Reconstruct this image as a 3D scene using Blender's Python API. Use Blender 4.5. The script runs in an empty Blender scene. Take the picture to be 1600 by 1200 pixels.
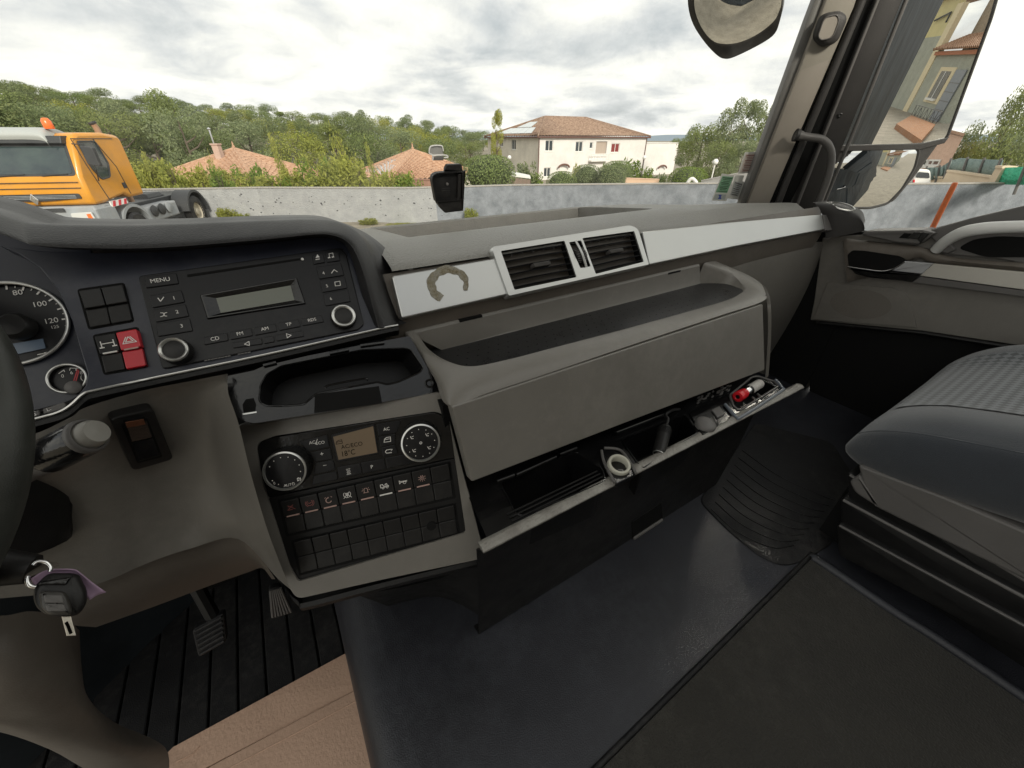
import bpy, bmesh, math, random
from mathutils import Vector as V, Matrix as M4, noise as NZ
S = bpy.context.scene; COL = S.collection; R = math.radians
rng = random.Random(7)

# ------------------------------------------------------------------ camera, sky, sun, exposure
CAMZ = 2.85; FPX = 603.0; TH = R(32.4); YAW = R(31.6)
cam = bpy.data.cameras.new('camera'); camo = bpy.data.objects.new('camera', cam); COL.objects.link(camo)
camo.location = (0, 0, CAMZ); camo.rotation_euler = (R(90)-TH, 0, -YAW)
cam.sensor_width = 36; cam.lens = 36*FPX/1600; cam.clip_start = .02; cam.clip_end = 3000
S.camera = camo
S.view_settings.view_transform = 'Standard'; S.view_settings.look = 'None'
S.view_settings.exposure = 0.55; S.view_settings.gamma = 1
S.cycles.max_bounces = 8; S.cycles.diffuse_bounces = 4; S.cycles.glossy_bounces = 4; S.cycles.transparent_max_bounces = 12
S.cycles.use_denoising = True; S.cycles.sample_clamp_indirect = 4
S.cycles.caustics_reflective = False; S.cycles.caustics_refractive = False

SUN_EL = R(28); SUN_AZ = R(188)      # compass style: measured from +Y towards +X; behind and to the left of the cab
W = bpy.data.worlds.new('World'); S.world = W; W.use_nodes = True
def build_world():
    nt = W.node_tree; N = nt.nodes; L = nt.links; N.clear()
    out = N.new('ShaderNodeOutputWorld')
    sky = N.new('ShaderNodeTexSky'); sky.sky_type = 'NISHITA'; sky.sun_disc = False
    sky.sun_elevation = SUN_EL; sky.sun_rotation = SUN_AZ; sky.dust_density = 2.0; sky.air_density = 1.2
    b1 = N.new('ShaderNodeBackground'); b1.inputs[1].default_value = .10
    L.new(sky.outputs[0], b1.inputs[0])
    tc = N.new('ShaderNodeTexCoord'); sp = N.new('ShaderNodeSeparateXYZ'); L.new(tc.outputs['Generated'], sp.inputs[0])
    def math_(op, a, b):
        m = N.new('ShaderNodeMath'); m.operation = op
        for i, q in ((0, a), (1, b)):
            if hasattr(q, 'links') or hasattr(q, 'is_linked'): L.new(q, m.inputs[i])
            elif q is not None: m.inputs[i].default_value = q
        return m.outputs[0]
    z = math_('MAXIMUM', sp.outputs[2], 0.0); zz = math_('ADD', z, .20)
    cx = math_('DIVIDE', sp.outputs[0], zz); cy = math_('DIVIDE', sp.outputs[1], zz)
    cb = N.new('ShaderNodeCombineXYZ'); L.new(cx, cb.inputs[0]); L.new(cy, cb.inputs[1])
    def noise(scale, det, rough, dist, off):
        mp = N.new('ShaderNodeMapping'); mp.inputs['Location'].default_value = off; L.new(cb.outputs[0], mp.inputs[0])
        n = N.new('ShaderNodeTexNoise'); n.inputs['Scale'].default_value = scale; n.inputs['Detail'].default_value = det
        n.inputs['Roughness'].default_value = rough; n.inputs['Distortion'].default_value = dist
        L.new(mp.outputs[0], n.inputs[0]); return n.outputs[0]
    def ramp(fac, stops):
        r = N.new('ShaderNodeValToRGB'); e = r.color_ramp.elements
        while len(e) < len(stops): e.new(.5)
        for el, (p, c) in zip(e, stops): el.position = p; el.color = (*c, 1)
        L.new(fac, r.inputs[0]); return r.outputs[0]
    n1 = noise(1.45, 7, .55, .3, (3.1, 1.7, 0)); n2 = noise(.5, 3, .5, 0, (9, 4, 0))
    mixn = math_('ADD', math_('MULTIPLY', n1, .72), math_('MULTIPLY', n2, .28))
    col = ramp(mixn, [(.34, (.41, .43, .44)), (.42, (.56, .57, .565)), (.50, (.74, .735, .69)), (.57, (.88, .865, .78))])
    b2 = N.new('ShaderNodeBackground'); L.new(col, b2.inputs[0]); b2.inputs[1].default_value = 1.0
    cov = ramp(mixn, [(.30, (.90, .90, .90)), (.45, (1, 1, 1))])
    mx = N.new('ShaderNodeMixShader'); L.new(cov, mx.inputs[0]); L.new(b1.outputs[0], mx.inputs[1]); L.new(b2.outputs[0], mx.inputs[2])
    L.new(mx.outputs[0], out.inputs[0])
build_world()
sl = bpy.data.lights.new('sun', 'SUN'); sl.energy = 2.6; sl.angle = R(12); sl.color = (1, .93, .80)
so = bpy.data.objects.new('sun', sl); COL.objects.link(so)
so.rotation_euler = (R(90)-SUN_EL, 0, math.pi-SUN_AZ)

# ------------------------------------------------------------------ sight lines: where the photographed point lies on a real plane
HV = V((math.sin(YAW), math.cos(YAW), 0)); RV = V((math.cos(YAW), -math.sin(YAW), 0)); UV = V((0, 0, 1))
CF = HV*math.cos(TH) - UV*math.sin(TH); CU = HV*math.sin(TH) + UV*math.cos(TH)
C0 = V((0, 0, CAMZ))
def D(x, y): return RV*((x-800)/FPX) - CU*((y-600)/FPX) + CF
def at(x, y, X=None, Y=None, Z=None):          # X, Y, Z are measured from the driver's eye
    d = D(x, y)
    t = X/d.x if X is not None else (Y/d.y if Y is not None else Z/d.z)
    return C0 + d*t
def rel(x, y, z): return V((x, y, z)) + C0
def proj(p):
    q = p - C0; z = q.dot(CF); return 800+FPX*q.dot(RV)/z, 600-FPX*q.dot(CU)/z
class Fr:                                       # a flat working plane with its own axes, n faces the viewer
    def __init__(s, o, ex, ey):
        s.o = o.copy(); s.ex = ex.normalized(); s.ey = (ey - s.ex*ey.dot(s.ex)).normalized(); s.n = s.ex.cross(s.ey)
    def P(s, u, v, w=0): return s.o + s.ex*u + s.ey*v + s.n*w
    def px(s, x, y, w=0):
        d = D(x, y); o = s.o + s.n*w
        return C0 + d*((o-C0).dot(s.n)/d.dot(s.n))
    def uv(s, p): q = p - s.o; return q.dot(s.ex), q.dot(s.ey)
    def pl(s, pts, w=0): return [s.px(x, y, w) for x, y in pts]

# ------------------------------------------------------------------ curves
def cr(pts, n=6, closed=False):
    P = [V(p) for p in pts]; m = len(P); out = []
    for i in range(m if closed else m-1):
        g = (lambda j: P[j % m]) if closed else (lambda j: P[min(max(j, 0), m-1)])
        a, b, c, d = g(i-1), g(i), g(i+1), g(i+2)
        for k in range(n):
            t = k/n
            out.append(.5*(2*b + (c-a)*t + (2*a-5*b+4*c-d)*t*t + (3*b-a-3*c+d)*t**3))
    if not closed: out.append(P[-1])
    return out
def rnd(pts, r, n=4):
    P = [V(p) for p in pts]; m = len(P); out = []
    rs = r if isinstance(r, (list, tuple)) else [r]*m
    for i in range(m):
        a, b, c = P[i-1], P[i], P[(i+1) % m]; ra = min(rs[i], .48*(a-b).length, .48*(c-b).length)
        if ra <= 1e-9: out.append(b); continue
        s = b + (a-b).normalized()*ra; e = b + (c-b).normalized()*ra
        for k in range(n+1):
            t = k/n; out.append(s*(1-t)**2 + b*2*t*(1-t) + e*t*t)
    return out
def resample(pts, n, closed=True):
    P = [V(p) for p in pts]
    if closed: P = P + [P[0]]
    L = [0]
    for a, b in zip(P, P[1:]): L.append(L[-1] + (b-a).length)
    out = []; j = 0
    for i in range(n):
        t = L[-1]*i/(n if closed else n-1)
        while j < len(P)-2 and L[j+1] < t: j += 1
        q = (t-L[j])/max(L[j+1]-L[j], 1e-9); out.append(P[j].lerp(P[j+1], min(max(q, 0), 1)))
    return out
def newell(pts):
    n = V((0, 0, 0))
    for i in range(len(pts)):
        a, b = pts[i], pts[(i+1) % len(pts)]
        n += V(((a.y-b.y)*(a.z+b.z), (a.z-b.z)*(a.x+b.x), (a.x-b.x)*(a.y+b.y)))
    return n.normalized()
def inset(pts, d):
    n = newell(pts); out = []; m = len(pts)
    for i in range(m):
        a, b, c = pts[i-1], pts[i], pts[(i+1) % m]
        e1 = (b-a); e2 = (c-b)
        if e1.length < 1e-9 or e2.length < 1e-9: out.append(b.copy()); continue
        n1 = n.cross(e1.normalized()); n2 = n.cross(e2.normalized()); s = n1+n2
        if s.length < .2: s = n1*2
        k = 2/max(s.length_squared, .7)
        out.append(b + s*k*d)
    return out

# ------------------------------------------------------------------ mesh builder
_txt = {}
def text_geo(s):
    if s in _txt: return _txt[s]
    cu = bpy.data.curves.new('lettering', 'FONT'); cu.body = s; cu.size = 1; cu.align_x = 'CENTER'; cu.align_y = 'CENTER'; cu.resolution_u = 3
    o = bpy.data.objects.new('lettering', cu); COL.objects.link(o)
    dg = bpy.context.evaluated_depsgraph_get(); me = bpy.data.meshes.new_from_object(o.evaluated_get(dg))
    g = ([v.co.copy() for v in me.vertices], [tuple(p.vertices) for p in me.polygons])
    bpy.data.objects.remove(o); bpy.data.curves.remove(cu); bpy.data.meshes.remove(me)
    _txt[s] = g; return g
class MB:
    def __init__(s): s.v = []; s.f = []; s.mi = []; s.cur = 0
    def add(s, vs, fs):
        k = len(s.v); s.v += [V(p) for p in vs]
        for f in fs: s.f.append(tuple(i+k for i in f)); s.mi.append(s.cur)
        return s
    def poly(s, pts): return s.add(pts, [tuple(range(len(pts)))])
    def box(s, c, sx, sy, sz, ax=None):
        c = V(c); ax = ax or (V((1, 0, 0)), V((0, 1, 0)), V((0, 0, 1)))
        vs = [c + ax[0]*(sx/2*i) + ax[1]*(sy/2*j) + ax[2]*(sz/2*k) for k in (-1, 1) for j in (-1, 1) for i in (-1, 1)]
        return s.add(vs, [(0, 2, 3, 1), (4, 5, 7, 6), (0, 1, 5, 4), (2, 6, 7, 3), (0, 4, 6, 2), (1, 3, 7, 5)])
    def bbox(s, a, b):
        a = V(a); b = V(b); d = b-a
        return s.box((a+b)/2, abs(d.x), abs(d.y), abs(d.z))
    def prism(s, pts, dv, ch=0, back=True, ch2=None):      # pts = the near face; dv = vector to the far face
        pts = [V(p) for p in pts]; dv = V(dv)
        if newell(pts).dot(dv) > 0: pts = pts[::-1]
        m = len(pts); rings = []
        if ch > 0:
            dh = dv.normalized()
            rings.append(inset(pts, ch)); 
            rings.append([p + dh*(ch*.3) for p in inset(pts, ch*.3)])
            rings.append([p + dh*ch for p in pts])
        else: rings.append(pts)
        rings.append([p + dv for p in pts])
        vs = [p for r in rings for p in r]; fs = [tuple(range(m))]
        for k in range(len(rings)-1):
            for i in range(m):
                j = (i+1) % m; fs.append((k*m+i, (k+1)*m+i, (k+1)*m+j, k*m+j))
        if back: fs.append(tuple(reversed(range((len(rings)-1)*m, len(rings)*m))))
        return s.add(vs, fs)
    def grid(s, rows, closed=False, flip=False):
        n = len(rows[0]); vs = [p for r in rows for p in r]; fs = []
        for i in range(len(rows)-1):
            for j in range(n if closed else n-1):
                k = (j+1) % n; f = (i*n+j, i*n+k, (i+1)*n+k, (i+1)*n+j); fs.append(f[::-1] if flip else f)
        return s.add(vs, fs)
    def loft(s, rows, nu=5, nv=5, flip=False):
        R1 = [cr(r, nu) for r in rows]
        colsn = len(R1[0]); cols = [cr([r[j] for r in R1], nv) for j in range(colsn)]
        return s.grid([[cols[j][i] for j in range(colsn)] for i in range(len(cols[0]))], flip=flip)
    def ring(s, outer, inner, n=72):
        a = resample(outer, n); b = resample(inner, n)
        return s.grid([a, b], closed=True)
    def tube(s, path, r, n=10, closed=False, caps=True):
        P = [V(p) for p in path]; m = len(P); rows = []
        t0 = None; up = None
        for i in range(m):
            a = P[i-1] if (i > 0 or closed) else P[i]; b = P[(i+1) % m] if (i < m-1 or closed) else P[i]
            t = (b-a).normalized()
            if up is None:
                up = t.orthogonal().normalized()
            else: up = (up - t*up.dot(t)).normalized()
            sd = t.cross(up); rr = r[i] if isinstance(r, (list, tuple)) else r
            rows.append([P[i] + (up*math.cos(2*math.pi*k/n) + sd*math.sin(2*math.pi*k/n))*rr for k in range(n)])
        if closed: rows.append(rows[0])
        k0 = len(s.v); s.grid(rows, closed=True)
        if caps and not closed:
            k = len(s.v); s.add(rows[0], [tuple(reversed(range(n)))]); s.add(rows[-1], [tuple(range(n))])
        return s
    def lathe(s, prof, o, ax, n=32, up=None):
        ax = V(ax).normalized(); e = (V(up) - ax*V(up).dot(ax)).normalized() if up else ax.orthogonal().normalized(); g = ax.cross(e); o = V(o)
        rows = [[o + ax*h + (e*math.cos(2*math.pi*k/n) + g*math.sin(2*math.pi*k/n))*max(r, 1e-5) for k in range(n)] for r, h in prof]
        return s.grid(rows, closed=True)
    def text(s, t, F, p, size, w=.0004, sx=1, rot=0, ex=None, ey=None):
        vs, fs = text_geo(t); u0, v0 = F.uv(p); w = w + (p-F.o).dot(F.n); c, q = math.cos(rot), math.sin(rot)
        return s.add([F.P(u0 + (a.x*sx*c - a.y*q)*size, v0 + (a.x*sx*q + a.y*c)*size, w) for a in vs], fs)
    def line(s, F, pts, wd, w=.0004, closed=False):
        P = [F.o + (p - F.o) for p in pts]
        if closed: P = P + [P[0]]
        for a, b in zip(P, P[1:]):
            d = (b-a); 
            if d.length < 1e-9: continue
            d.normalize(); q = F.n.cross(d)*(wd/2); e = d*(wd*.3); z = F.n*w
            s.add([a-e-q+z, b+e-q+z, b+e+q+z, a-e+q+z], [(0, 1, 2, 3)])
        return s
def obj(name, mb, mat, parent=None, smooth=None, bevel=0, kind=None, label=None, sub=0, recalc=True, solid=0):
    me = bpy.data.meshes.new(name)
    off = parent.matrix_world.translation.copy() if parent else V((0, 0, 0))
    off = V(parent['_o']) if parent and '_o' in parent else V((0, 0, 0))
    me.from_pydata([p - off for p in mb.v], [], mb.f)
    mats = mat if isinstance(mat, (list, tuple)) else [mat]
    for m in mats: me.materials.append(m)
    if len(mats) > 1: me.polygons.foreach_set('material_index', mb.mi)
    o = bpy.data.objects.new(name, me); COL.objects.link(o)
    if recalc:
        bm = bmesh.new(); bm.from_mesh(me); bmesh.ops.remove_doubles(bm, verts=bm.verts, dist=1e-6)
        bmesh.ops.recalc_face_normals(bm, faces=bm.faces); bm.to_mesh(me); bm.free()
    if smooth:
        me.polygons.foreach_set('use_smooth', [True]*len(me.polygons))
        try: me.set_sharp_from_angle(angle=R(smooth))
        except Exception: pass
    if solid:
        md = o.modifiers.new('thickness', 'SOLIDIFY'); md.thickness = solid; md.offset = -1
    if bevel:
        md = o.modifiers.new('bevel', 'BEVEL'); md.width = bevel; md.segments = 2; md.limit_method = 'ANGLE'; md.angle_limit = R(35)
    if sub:
        md = o.modifiers.new('sub', 'SUBSURF'); md.levels = sub; md.render_levels = sub
    if parent:
        o.parent = parent; o['_o'] = tuple(off)
    else: o['_o'] = (0, 0, 0)
    if kind: o['kind'] = kind
    if label: o['label'] = label
    return o
def thing(name, label, cat, loc, group=None):
    o = bpy.data.objects.new(name, None); COL.objects.link(o); o.location = loc; o.empty_display_size = .05
    o['label'] = label; o['category'] = cat; o['_o'] = tuple(loc)
    if group: o['group'] = group
    return o
def tag(o, label, cat, group=None):
    o['label'] = label; o['category'] = cat
    if group: o['group'] = group
    return o
def copy_thing(root, loc=None, rot=None, scale=None, label=None):
    r = root.copy(); COL.objects.link(r)
    if loc is not None: r.location = loc
    if rot is not None: r.rotation_euler = rot
    if scale is not None: r.scale = scale
    if label: r['label'] = label
    for c in root.children:
        cc = c.copy(); COL.objects.link(cc); cc.parent = r
        for g in c.children:
            gg = g.copy(); COL.objects.link(gg); gg.parent = cc
    return r

# ------------------------------------------------------------------ materials
def mat(name, col, rough=.5, metal=0, spec=.5, bump=0, bscale=800, var=0, vscale=6, coat=0, wear=0, sheen=0, col2=None, emit=0, rvar=0, dust=0, dcol=(.34, .32, .29)):
    m = bpy.data.materials.new(name); m.use_nodes = True; nt = m.node_tree; N = nt.nodes; L = nt.links
    b = N['Principled BSDF']; b.inputs['Base Color'].default_value = (*col, 1); b.inputs['Roughness'].default_value = rough
    b.inputs['Metallic'].default_value = metal; b.inputs['Specular IOR Level'].default_value = spec
    b.inputs['Coat Weight'].default_value = coat; b.inputs['Coat Roughness'].default_value = .08
    if sheen: b.inputs['Sheen Weight'].default_value = sheen; b.inputs['Sheen Roughness'].default_value = .6
    tc = N.new('ShaderNodeTexCoord')
    if var or col2:
        n = N.new('ShaderNodeTexNoise'); n.inputs['Scale'].default_value = vscale; n.inputs['Detail'].default_value = 6; n.inputs['Roughness'].default_value = .65
        L.new(tc.outputs['Object'], n.inputs[0]); r = N.new('ShaderNodeValToRGB'); e = r.color_ramp.elements
        e[0].position = .3; e[1].position = .7
        c2 = col2 or tuple(c*(1+var) for c in col); e[0].color = (*(tuple(c*(1-var) for c in col) if not col2 else col), 1); e[1].color = (*c2, 1)
        L.new(n.outputs[0], r.inputs[0]); L.new(r.outputs[0], b.inputs['Base Color'])
        if rvar:
            mr = N.new('ShaderNodeMapRange'); mr.inputs['From Min'].default_value = .3; mr.inputs['From Max'].default_value = .7
            mr.inputs['To Min'].default_value = max(rough-rvar, .02); mr.inputs['To Max'].default_value = min(rough+rvar, 1)
            L.new(n.outputs[0], mr.inputs[0]); L.new(mr.outputs[0], b.inputs['Roughness'])
    if dust:
        nd = N.new('ShaderNodeTexNoise'); nd.inputs['Scale'].default_value = 55; nd.inputs['Detail'].default_value = 9; nd.inputs['Roughness'].default_value = .75; L.new(tc.outputs['Object'], nd.inputs[0])
        nl = N.new('ShaderNodeTexNoise'); nl.inputs['Scale'].default_value = 3.5; nl.inputs['Detail'].default_value = 3; L.new(tc.outputs['Object'], nl.inputs[0])
        mm = N.new('ShaderNodeMath'); mm.operation = 'MULTIPLY'; L.new(nd.outputs[0], mm.inputs[0]); L.new(nl.outputs[0], mm.inputs[1])
        dr = N.new('ShaderNodeMapRange'); dr.inputs['From Min'].default_value = .24; dr.inputs['From Max'].default_value = .40; dr.inputs['To Max'].default_value = dust; L.new(mm.outputs[0], dr.inputs[0])
        dx = N.new('ShaderNodeMix'); dx.data_type = 'RGBA'; L.new(dr.outputs[0], dx.inputs['Factor']); dx.inputs['B'].default_value = (*dcol, 1)
        src = b.inputs['Base Color'].links[0].from_socket if b.inputs['Base Color'].is_linked else None
        if src: L.new(src, dx.inputs['A'])
        else: dx.inputs['A'].default_value = (*col, 1)
        L.new(dx.outputs['Result'], b.inputs['Base Color'])
    if bump:
        n2 = N.new('ShaderNodeTexNoise'); n2.inputs['Scale'].default_value = bscale; n2.inputs['Detail'].default_value = 2
        L.new(tc.outputs['Object'], n2.inputs[0]); bp = N.new('ShaderNodeBump'); bp.inputs['Strength'].default_value = bump; bp.inputs['Distance'].default_value = 1.0/bscale
        L.new(n2.outputs[0], bp.inputs['Height']); L.new(bp.outputs[0], b.inputs['Normal'])
    if emit: b.inputs['Emission Color'].default_value = (*col, 1); b.inputs['Emission Strength'].default_value = emit
    return m
M = {}
M['pad'] = mat('grained soft plastic', (.29, .285, .265), .50, bump=.6, bscale=330, dust=.3, var=.10, vscale=14, rvar=.08)
M['hood'] = mat('hood plastic', (.014, .0135, .0145), .46, bump=.35, bscale=650, dust=.05, var=.12, vscale=12, rvar=.06)
M['dash'] = mat('warm grey plastic', (.186, .175, .158), .38, dust=.2, bump=.22, bscale=900, var=.09, vscale=9, rvar=.08)
M['dashd'] = mat('brown grey plastic', (.125, .108, .091), .5, dust=.1, bump=.22, bscale=900, var=.10, vscale=9, rvar=.08)
M['silver'] = mat('silver painted plastic', (.50, .505, .495), .30, metal=.75, dust=.03, var=.02, vscale=6)
M['silverrim'] = mat('satin silver rim', (.60, .60, .58), .28, metal=.8)
M['panel'] = mat('blue black panel', (.022, .025, .040), .36, dust=.06, bump=.1, bscale=1500, var=.1, vscale=20, rvar=.06)
M['radio'] = mat('radio black', (.0065, .0065, .0080), .36, spec=.35, dust=.04, bump=.05, bscale=1500)
M['black'] = mat('black plastic', (.0085, .0083, .0086), .42, spec=.35, dust=.03, bump=.25, bscale=900, var=.2, vscale=25, rvar=.1)
M['key'] = mat('switch black', (.012, .0115, .0115), .40, spec=.35, dust=.05, bump=.12, bscale=1200)
M['gloss'] = mat('glossy black plastic', (.006, .006, .0065), .14, dust=.02, bump=.05, bscale=300, var=.3, vscale=40, rvar=.1)
M['dark'] = mat('dark recess plastic', (.006, .006, .006), .8, spec=.2)
M['print'] = mat('white print', (.80, .78, .75), .5)
M['printp'] = mat('pinkish print', (.50, .33, .29), .5)
M['printr'] = mat('dim red print', (.30, .09, .08), .5)
M['red'] = mat('hazard red', (.60, .015, .03), .30, bump=.05, bscale=1200)
M['needle'] = mat('needle red', (.5, .03, .04), .4)
M['lcd'] = mat('green grey lcd', (.135, .145, .115), .25, spec=.6)
M['lcdb'] = mat('blue grey lcd', (.12, .16, .22), .2)
M['lcdw'] = mat('amber grey lcd', (.20, .148, .098), .35, spec=.3)
M['ink'] = mat('lcd ink', (.004, .0035, .003), .9, spec=0)
M['white'] = mat('white', (.75, .75, .73), .45)
M['chrome'] = mat('chrome', (.72, .72, .72), .12, metal=1)
M['glue'] = mat('old adhesive', (.33, .32, .28), .55, col2=(.20, .165, .09), vscale=120, bump=.8, bscale=300)
M['rubber'] = mat('black rubber', (.010, .010, .011), .55, spec=.35, dust=.08, bump=.4, bscale=500, var=.25, vscale=10, rvar=.1)
M['vinyl'] = mat('black floor vinyl', (.021, .022, .028), .43, bump=.4, bscale=600, dust=.07, dcol=(.20, .215, .24), var=.35, vscale=4, rvar=.1)
M['carpet'] = mat('dark carpet mat', (.019, .0175, .014), .9, bump=1, bscale=330, dust=.07, col2=(.032, .029, .023), vscale=9, sheen=.1)
M['leather'] = mat('wheel leather', (.040, .042, .037), .42, bump=.2, bscale=1200, var=.4, vscale=14, rvar=.12)
M['fabric'] = mat('blue grey seat cloth', (.016, .021, .029), .95, dust=.1, bump=.6, bscale=900, var=.2, vscale=10, sheen=.4)
M['greyp'] = mat('mid grey plastic', (.12, .114, .110), .5, bump=.25, bscale=900, var=.1, vscale=8, rvar=.07)
M['pillar'] = mat('pillar trim', (.29, .262, .225), .6, dust=.1, bump=.3, bscale=600, var=.06, vscale=7)
M['seal'] = mat('door seal', (.030, .028, .027), .55, bump=.2, bscale=500, var=.2, vscale=10)
M['card'] = mat('cardboard', (.58, .39, .285), .85, bump=.25, bscale=160, var=.07, vscale=3)
M['orange'] = mat('orange marker', (.90, .19, .035), .35)
M['gloss2'] = mat('worn black shelf liner', (.020, .020, .021), .34, bump=.2, bscale=700, var=.5, vscale=12, rvar=.12)
M['well'] = mat('shaded well plastic', (.005, .005, .0055), .35, spec=.25, dust=.02)  # gloss plastic made darker and duller: shade of the wells put in
# ================================================================== DASHBOARD
EX = V((1, 0, 0))
def yk(X, Y, k): return rel(X, Y, Y*k)
def pk(X, Y, z): return rel(X, Y, z)
dash = thing('dashboard', 'long grey truck dashboard with padded top and open storage shelf under the windscreen', 'dashboard', rel(.45, .5, -.3))

# --- padded top with the long open tray behind it (runs across the cab)
def pad_profile(X, tray, drop=0):
    f_ = .022*max(0, (X-.55)/.65)
    e = [(.50, -.1425-f_), (.503, -.1395-f_*.95), (.512, -.136-f_*.85), (.53, -.1315-f_*.6), (.55, -.1285), (.575, -.1268), (.60, -.1262), (.612, -.1272)]
    if tray: b = [(.617, -.131), (.63, -.185), (.84, -.225), (.852, -.19), (.860, -.1555), (.868, -.153), (.882, -.156), (.90, -.20), (.93, -.28)]
    else: b = [(.622, -.1285), (.66, -.132), (.72, -.138), (.79, -.145), (.860, -.1535), (.868, -.154), (.882, -.158), (.90, -.20), (.93, -.28)]
    return [pk(X, y, z - drop*min(1, max(0, (y-.5)/.12))**1) for y, z in e+b]
def pull(prof, ymax):                                    # the windscreen curves back at the side: shorten the section
    return [V((p.x, min(p.y, ymax) if p.y > .6 else .5+(p.y-.5)*min(1, (ymax-.5)/.3+.2), p.z)) for p in prof]
mb = MB()
st = [(.128, 0, 0, 9), (.150, 0, 0, 9), (.176, 0, 0, 9), (.1905, 0, 0, 9), (.196, 1, 0, 9), (.30, 1, 0, 9), (.45, 1, 0, 9), (.60, 1, 0, 9), (.735, 1, 0, 9), (.742, 0, 0, 9), (.80, 0, .001, 9), (.90, 0, .004, 9), (1.0, 0, .008, .86), (1.10, 0, .015, .78), (1.17, 0, .021, .72), (1.21, 0, .030, .68), (1.226, 0, .045, .66)]
rows = []
for X, t, dr, ym in st:
    p = pad_profile(X, t, dr)
    if ym < 9: p = [V((q.x, q.y if q.y < .60 else .60+(q.y-.60)*(ym-.6)/.33, q.z)) for q in p]
    rows.append(p)
rows.append([V((1.232, p.y, p.z-.03)) for p in rows[-1]])
mb.grid(rows)
obj('top_pad', mb, M['pad'], dash, smooth=50)
# --- fascia body behind trims
mb = MB()
mb.grid([[pk(X, .505, -.146), pk(X, .476, -.196), pk(X, .480, -.224), pk(X, .490, -.262), pk(X, .60, -.30)] for X in (.10, .5, 1.0, 1.235)])
obj('fascia', mb, M['dashd'], dash, smooth=30)
# --- trim plane
TPa = rel(0, .468, -.413*.468); TPb = rel(0, .50, -.145)
TP = Fr(TPa, EX, TPb-TPa)
mb = MB(); mb.prism(rnd(TP.pl([(612, 431), (775, 403), (797, 459), (628, 497)], .006), .003), -TP.n*.012, .0015)
tl = obj('trim_strip', mb, M['silver'], dash, label='short silver trim strip with a ring of old adhesive')
mb = MB()
cx_, cy_ = 700, 444; pts_o = []; pts_i = []
for k in range(41):
    a = R(-158 + 268*k/40); j = 1 + .015*math.sin(k*1.7)+.03*math.sin(k*.63)
    pts_o.append((cx_ + 33*j*math.sin(a), cy_ - 29*j*math.cos(a))); j = 1 + .05*math.sin(k*1.1+1)
    wq = 20.5 + 3*math.cos(a*.5-.9); pts_i.append((cx_+1 + wq*j*math.sin(a), cy_+2 - wq*.84*j*math.cos(a)))
mb.grid([TP.pl(pts_o, .0063), TP.pl([((a[0]+b[0])/2, (a[1]+b[1])/2) for a, b in zip(pts_o, pts_i)], .0075), TP.pl(pts_i, .0063)])
obj('adhesive_ring', mb, M['glue'], tl, smooth=60)
mb = MB(); mb.prism(rnd(TP.pl([(1004, 362), (1150, 346.5), (1284, 335), (1289, 358), (1152, 384), (1015, 413)], .006), .002), -TP.n*.012, .0015)
obj('trim_strip', mb, M['silver'], dash)
mb = MB(); mb.prism(rnd(TP.pl([(1286, 335), (1313, 337), (1323, 358), (1290, 360)], .006), .002), -TP.n*.012, .0015)
obj('trim_end_cap', mb, M['greyp'], dash)
# --- twin air vents
vent = thing('air_vent', 'twin rectangular dashboard air vents in a silver surround', 'air vent', TP.px(890, 410))
oc = rnd(TP.pl([(768, 386), (985, 352), (997, 357), (1014, 413), (795, 462)], .009), [.008, .006, .010, .003, .003], 6)
vl = [(782.6, 392), (882, 376), (901, 433), (804, 453)]; vr = [(910, 372), (991, 361), (1006, 409), (931, 428)]
wl = [(889, 378.5), (908, 375.5), (923, 416), (907, 419)]
mb = MB()
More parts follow.
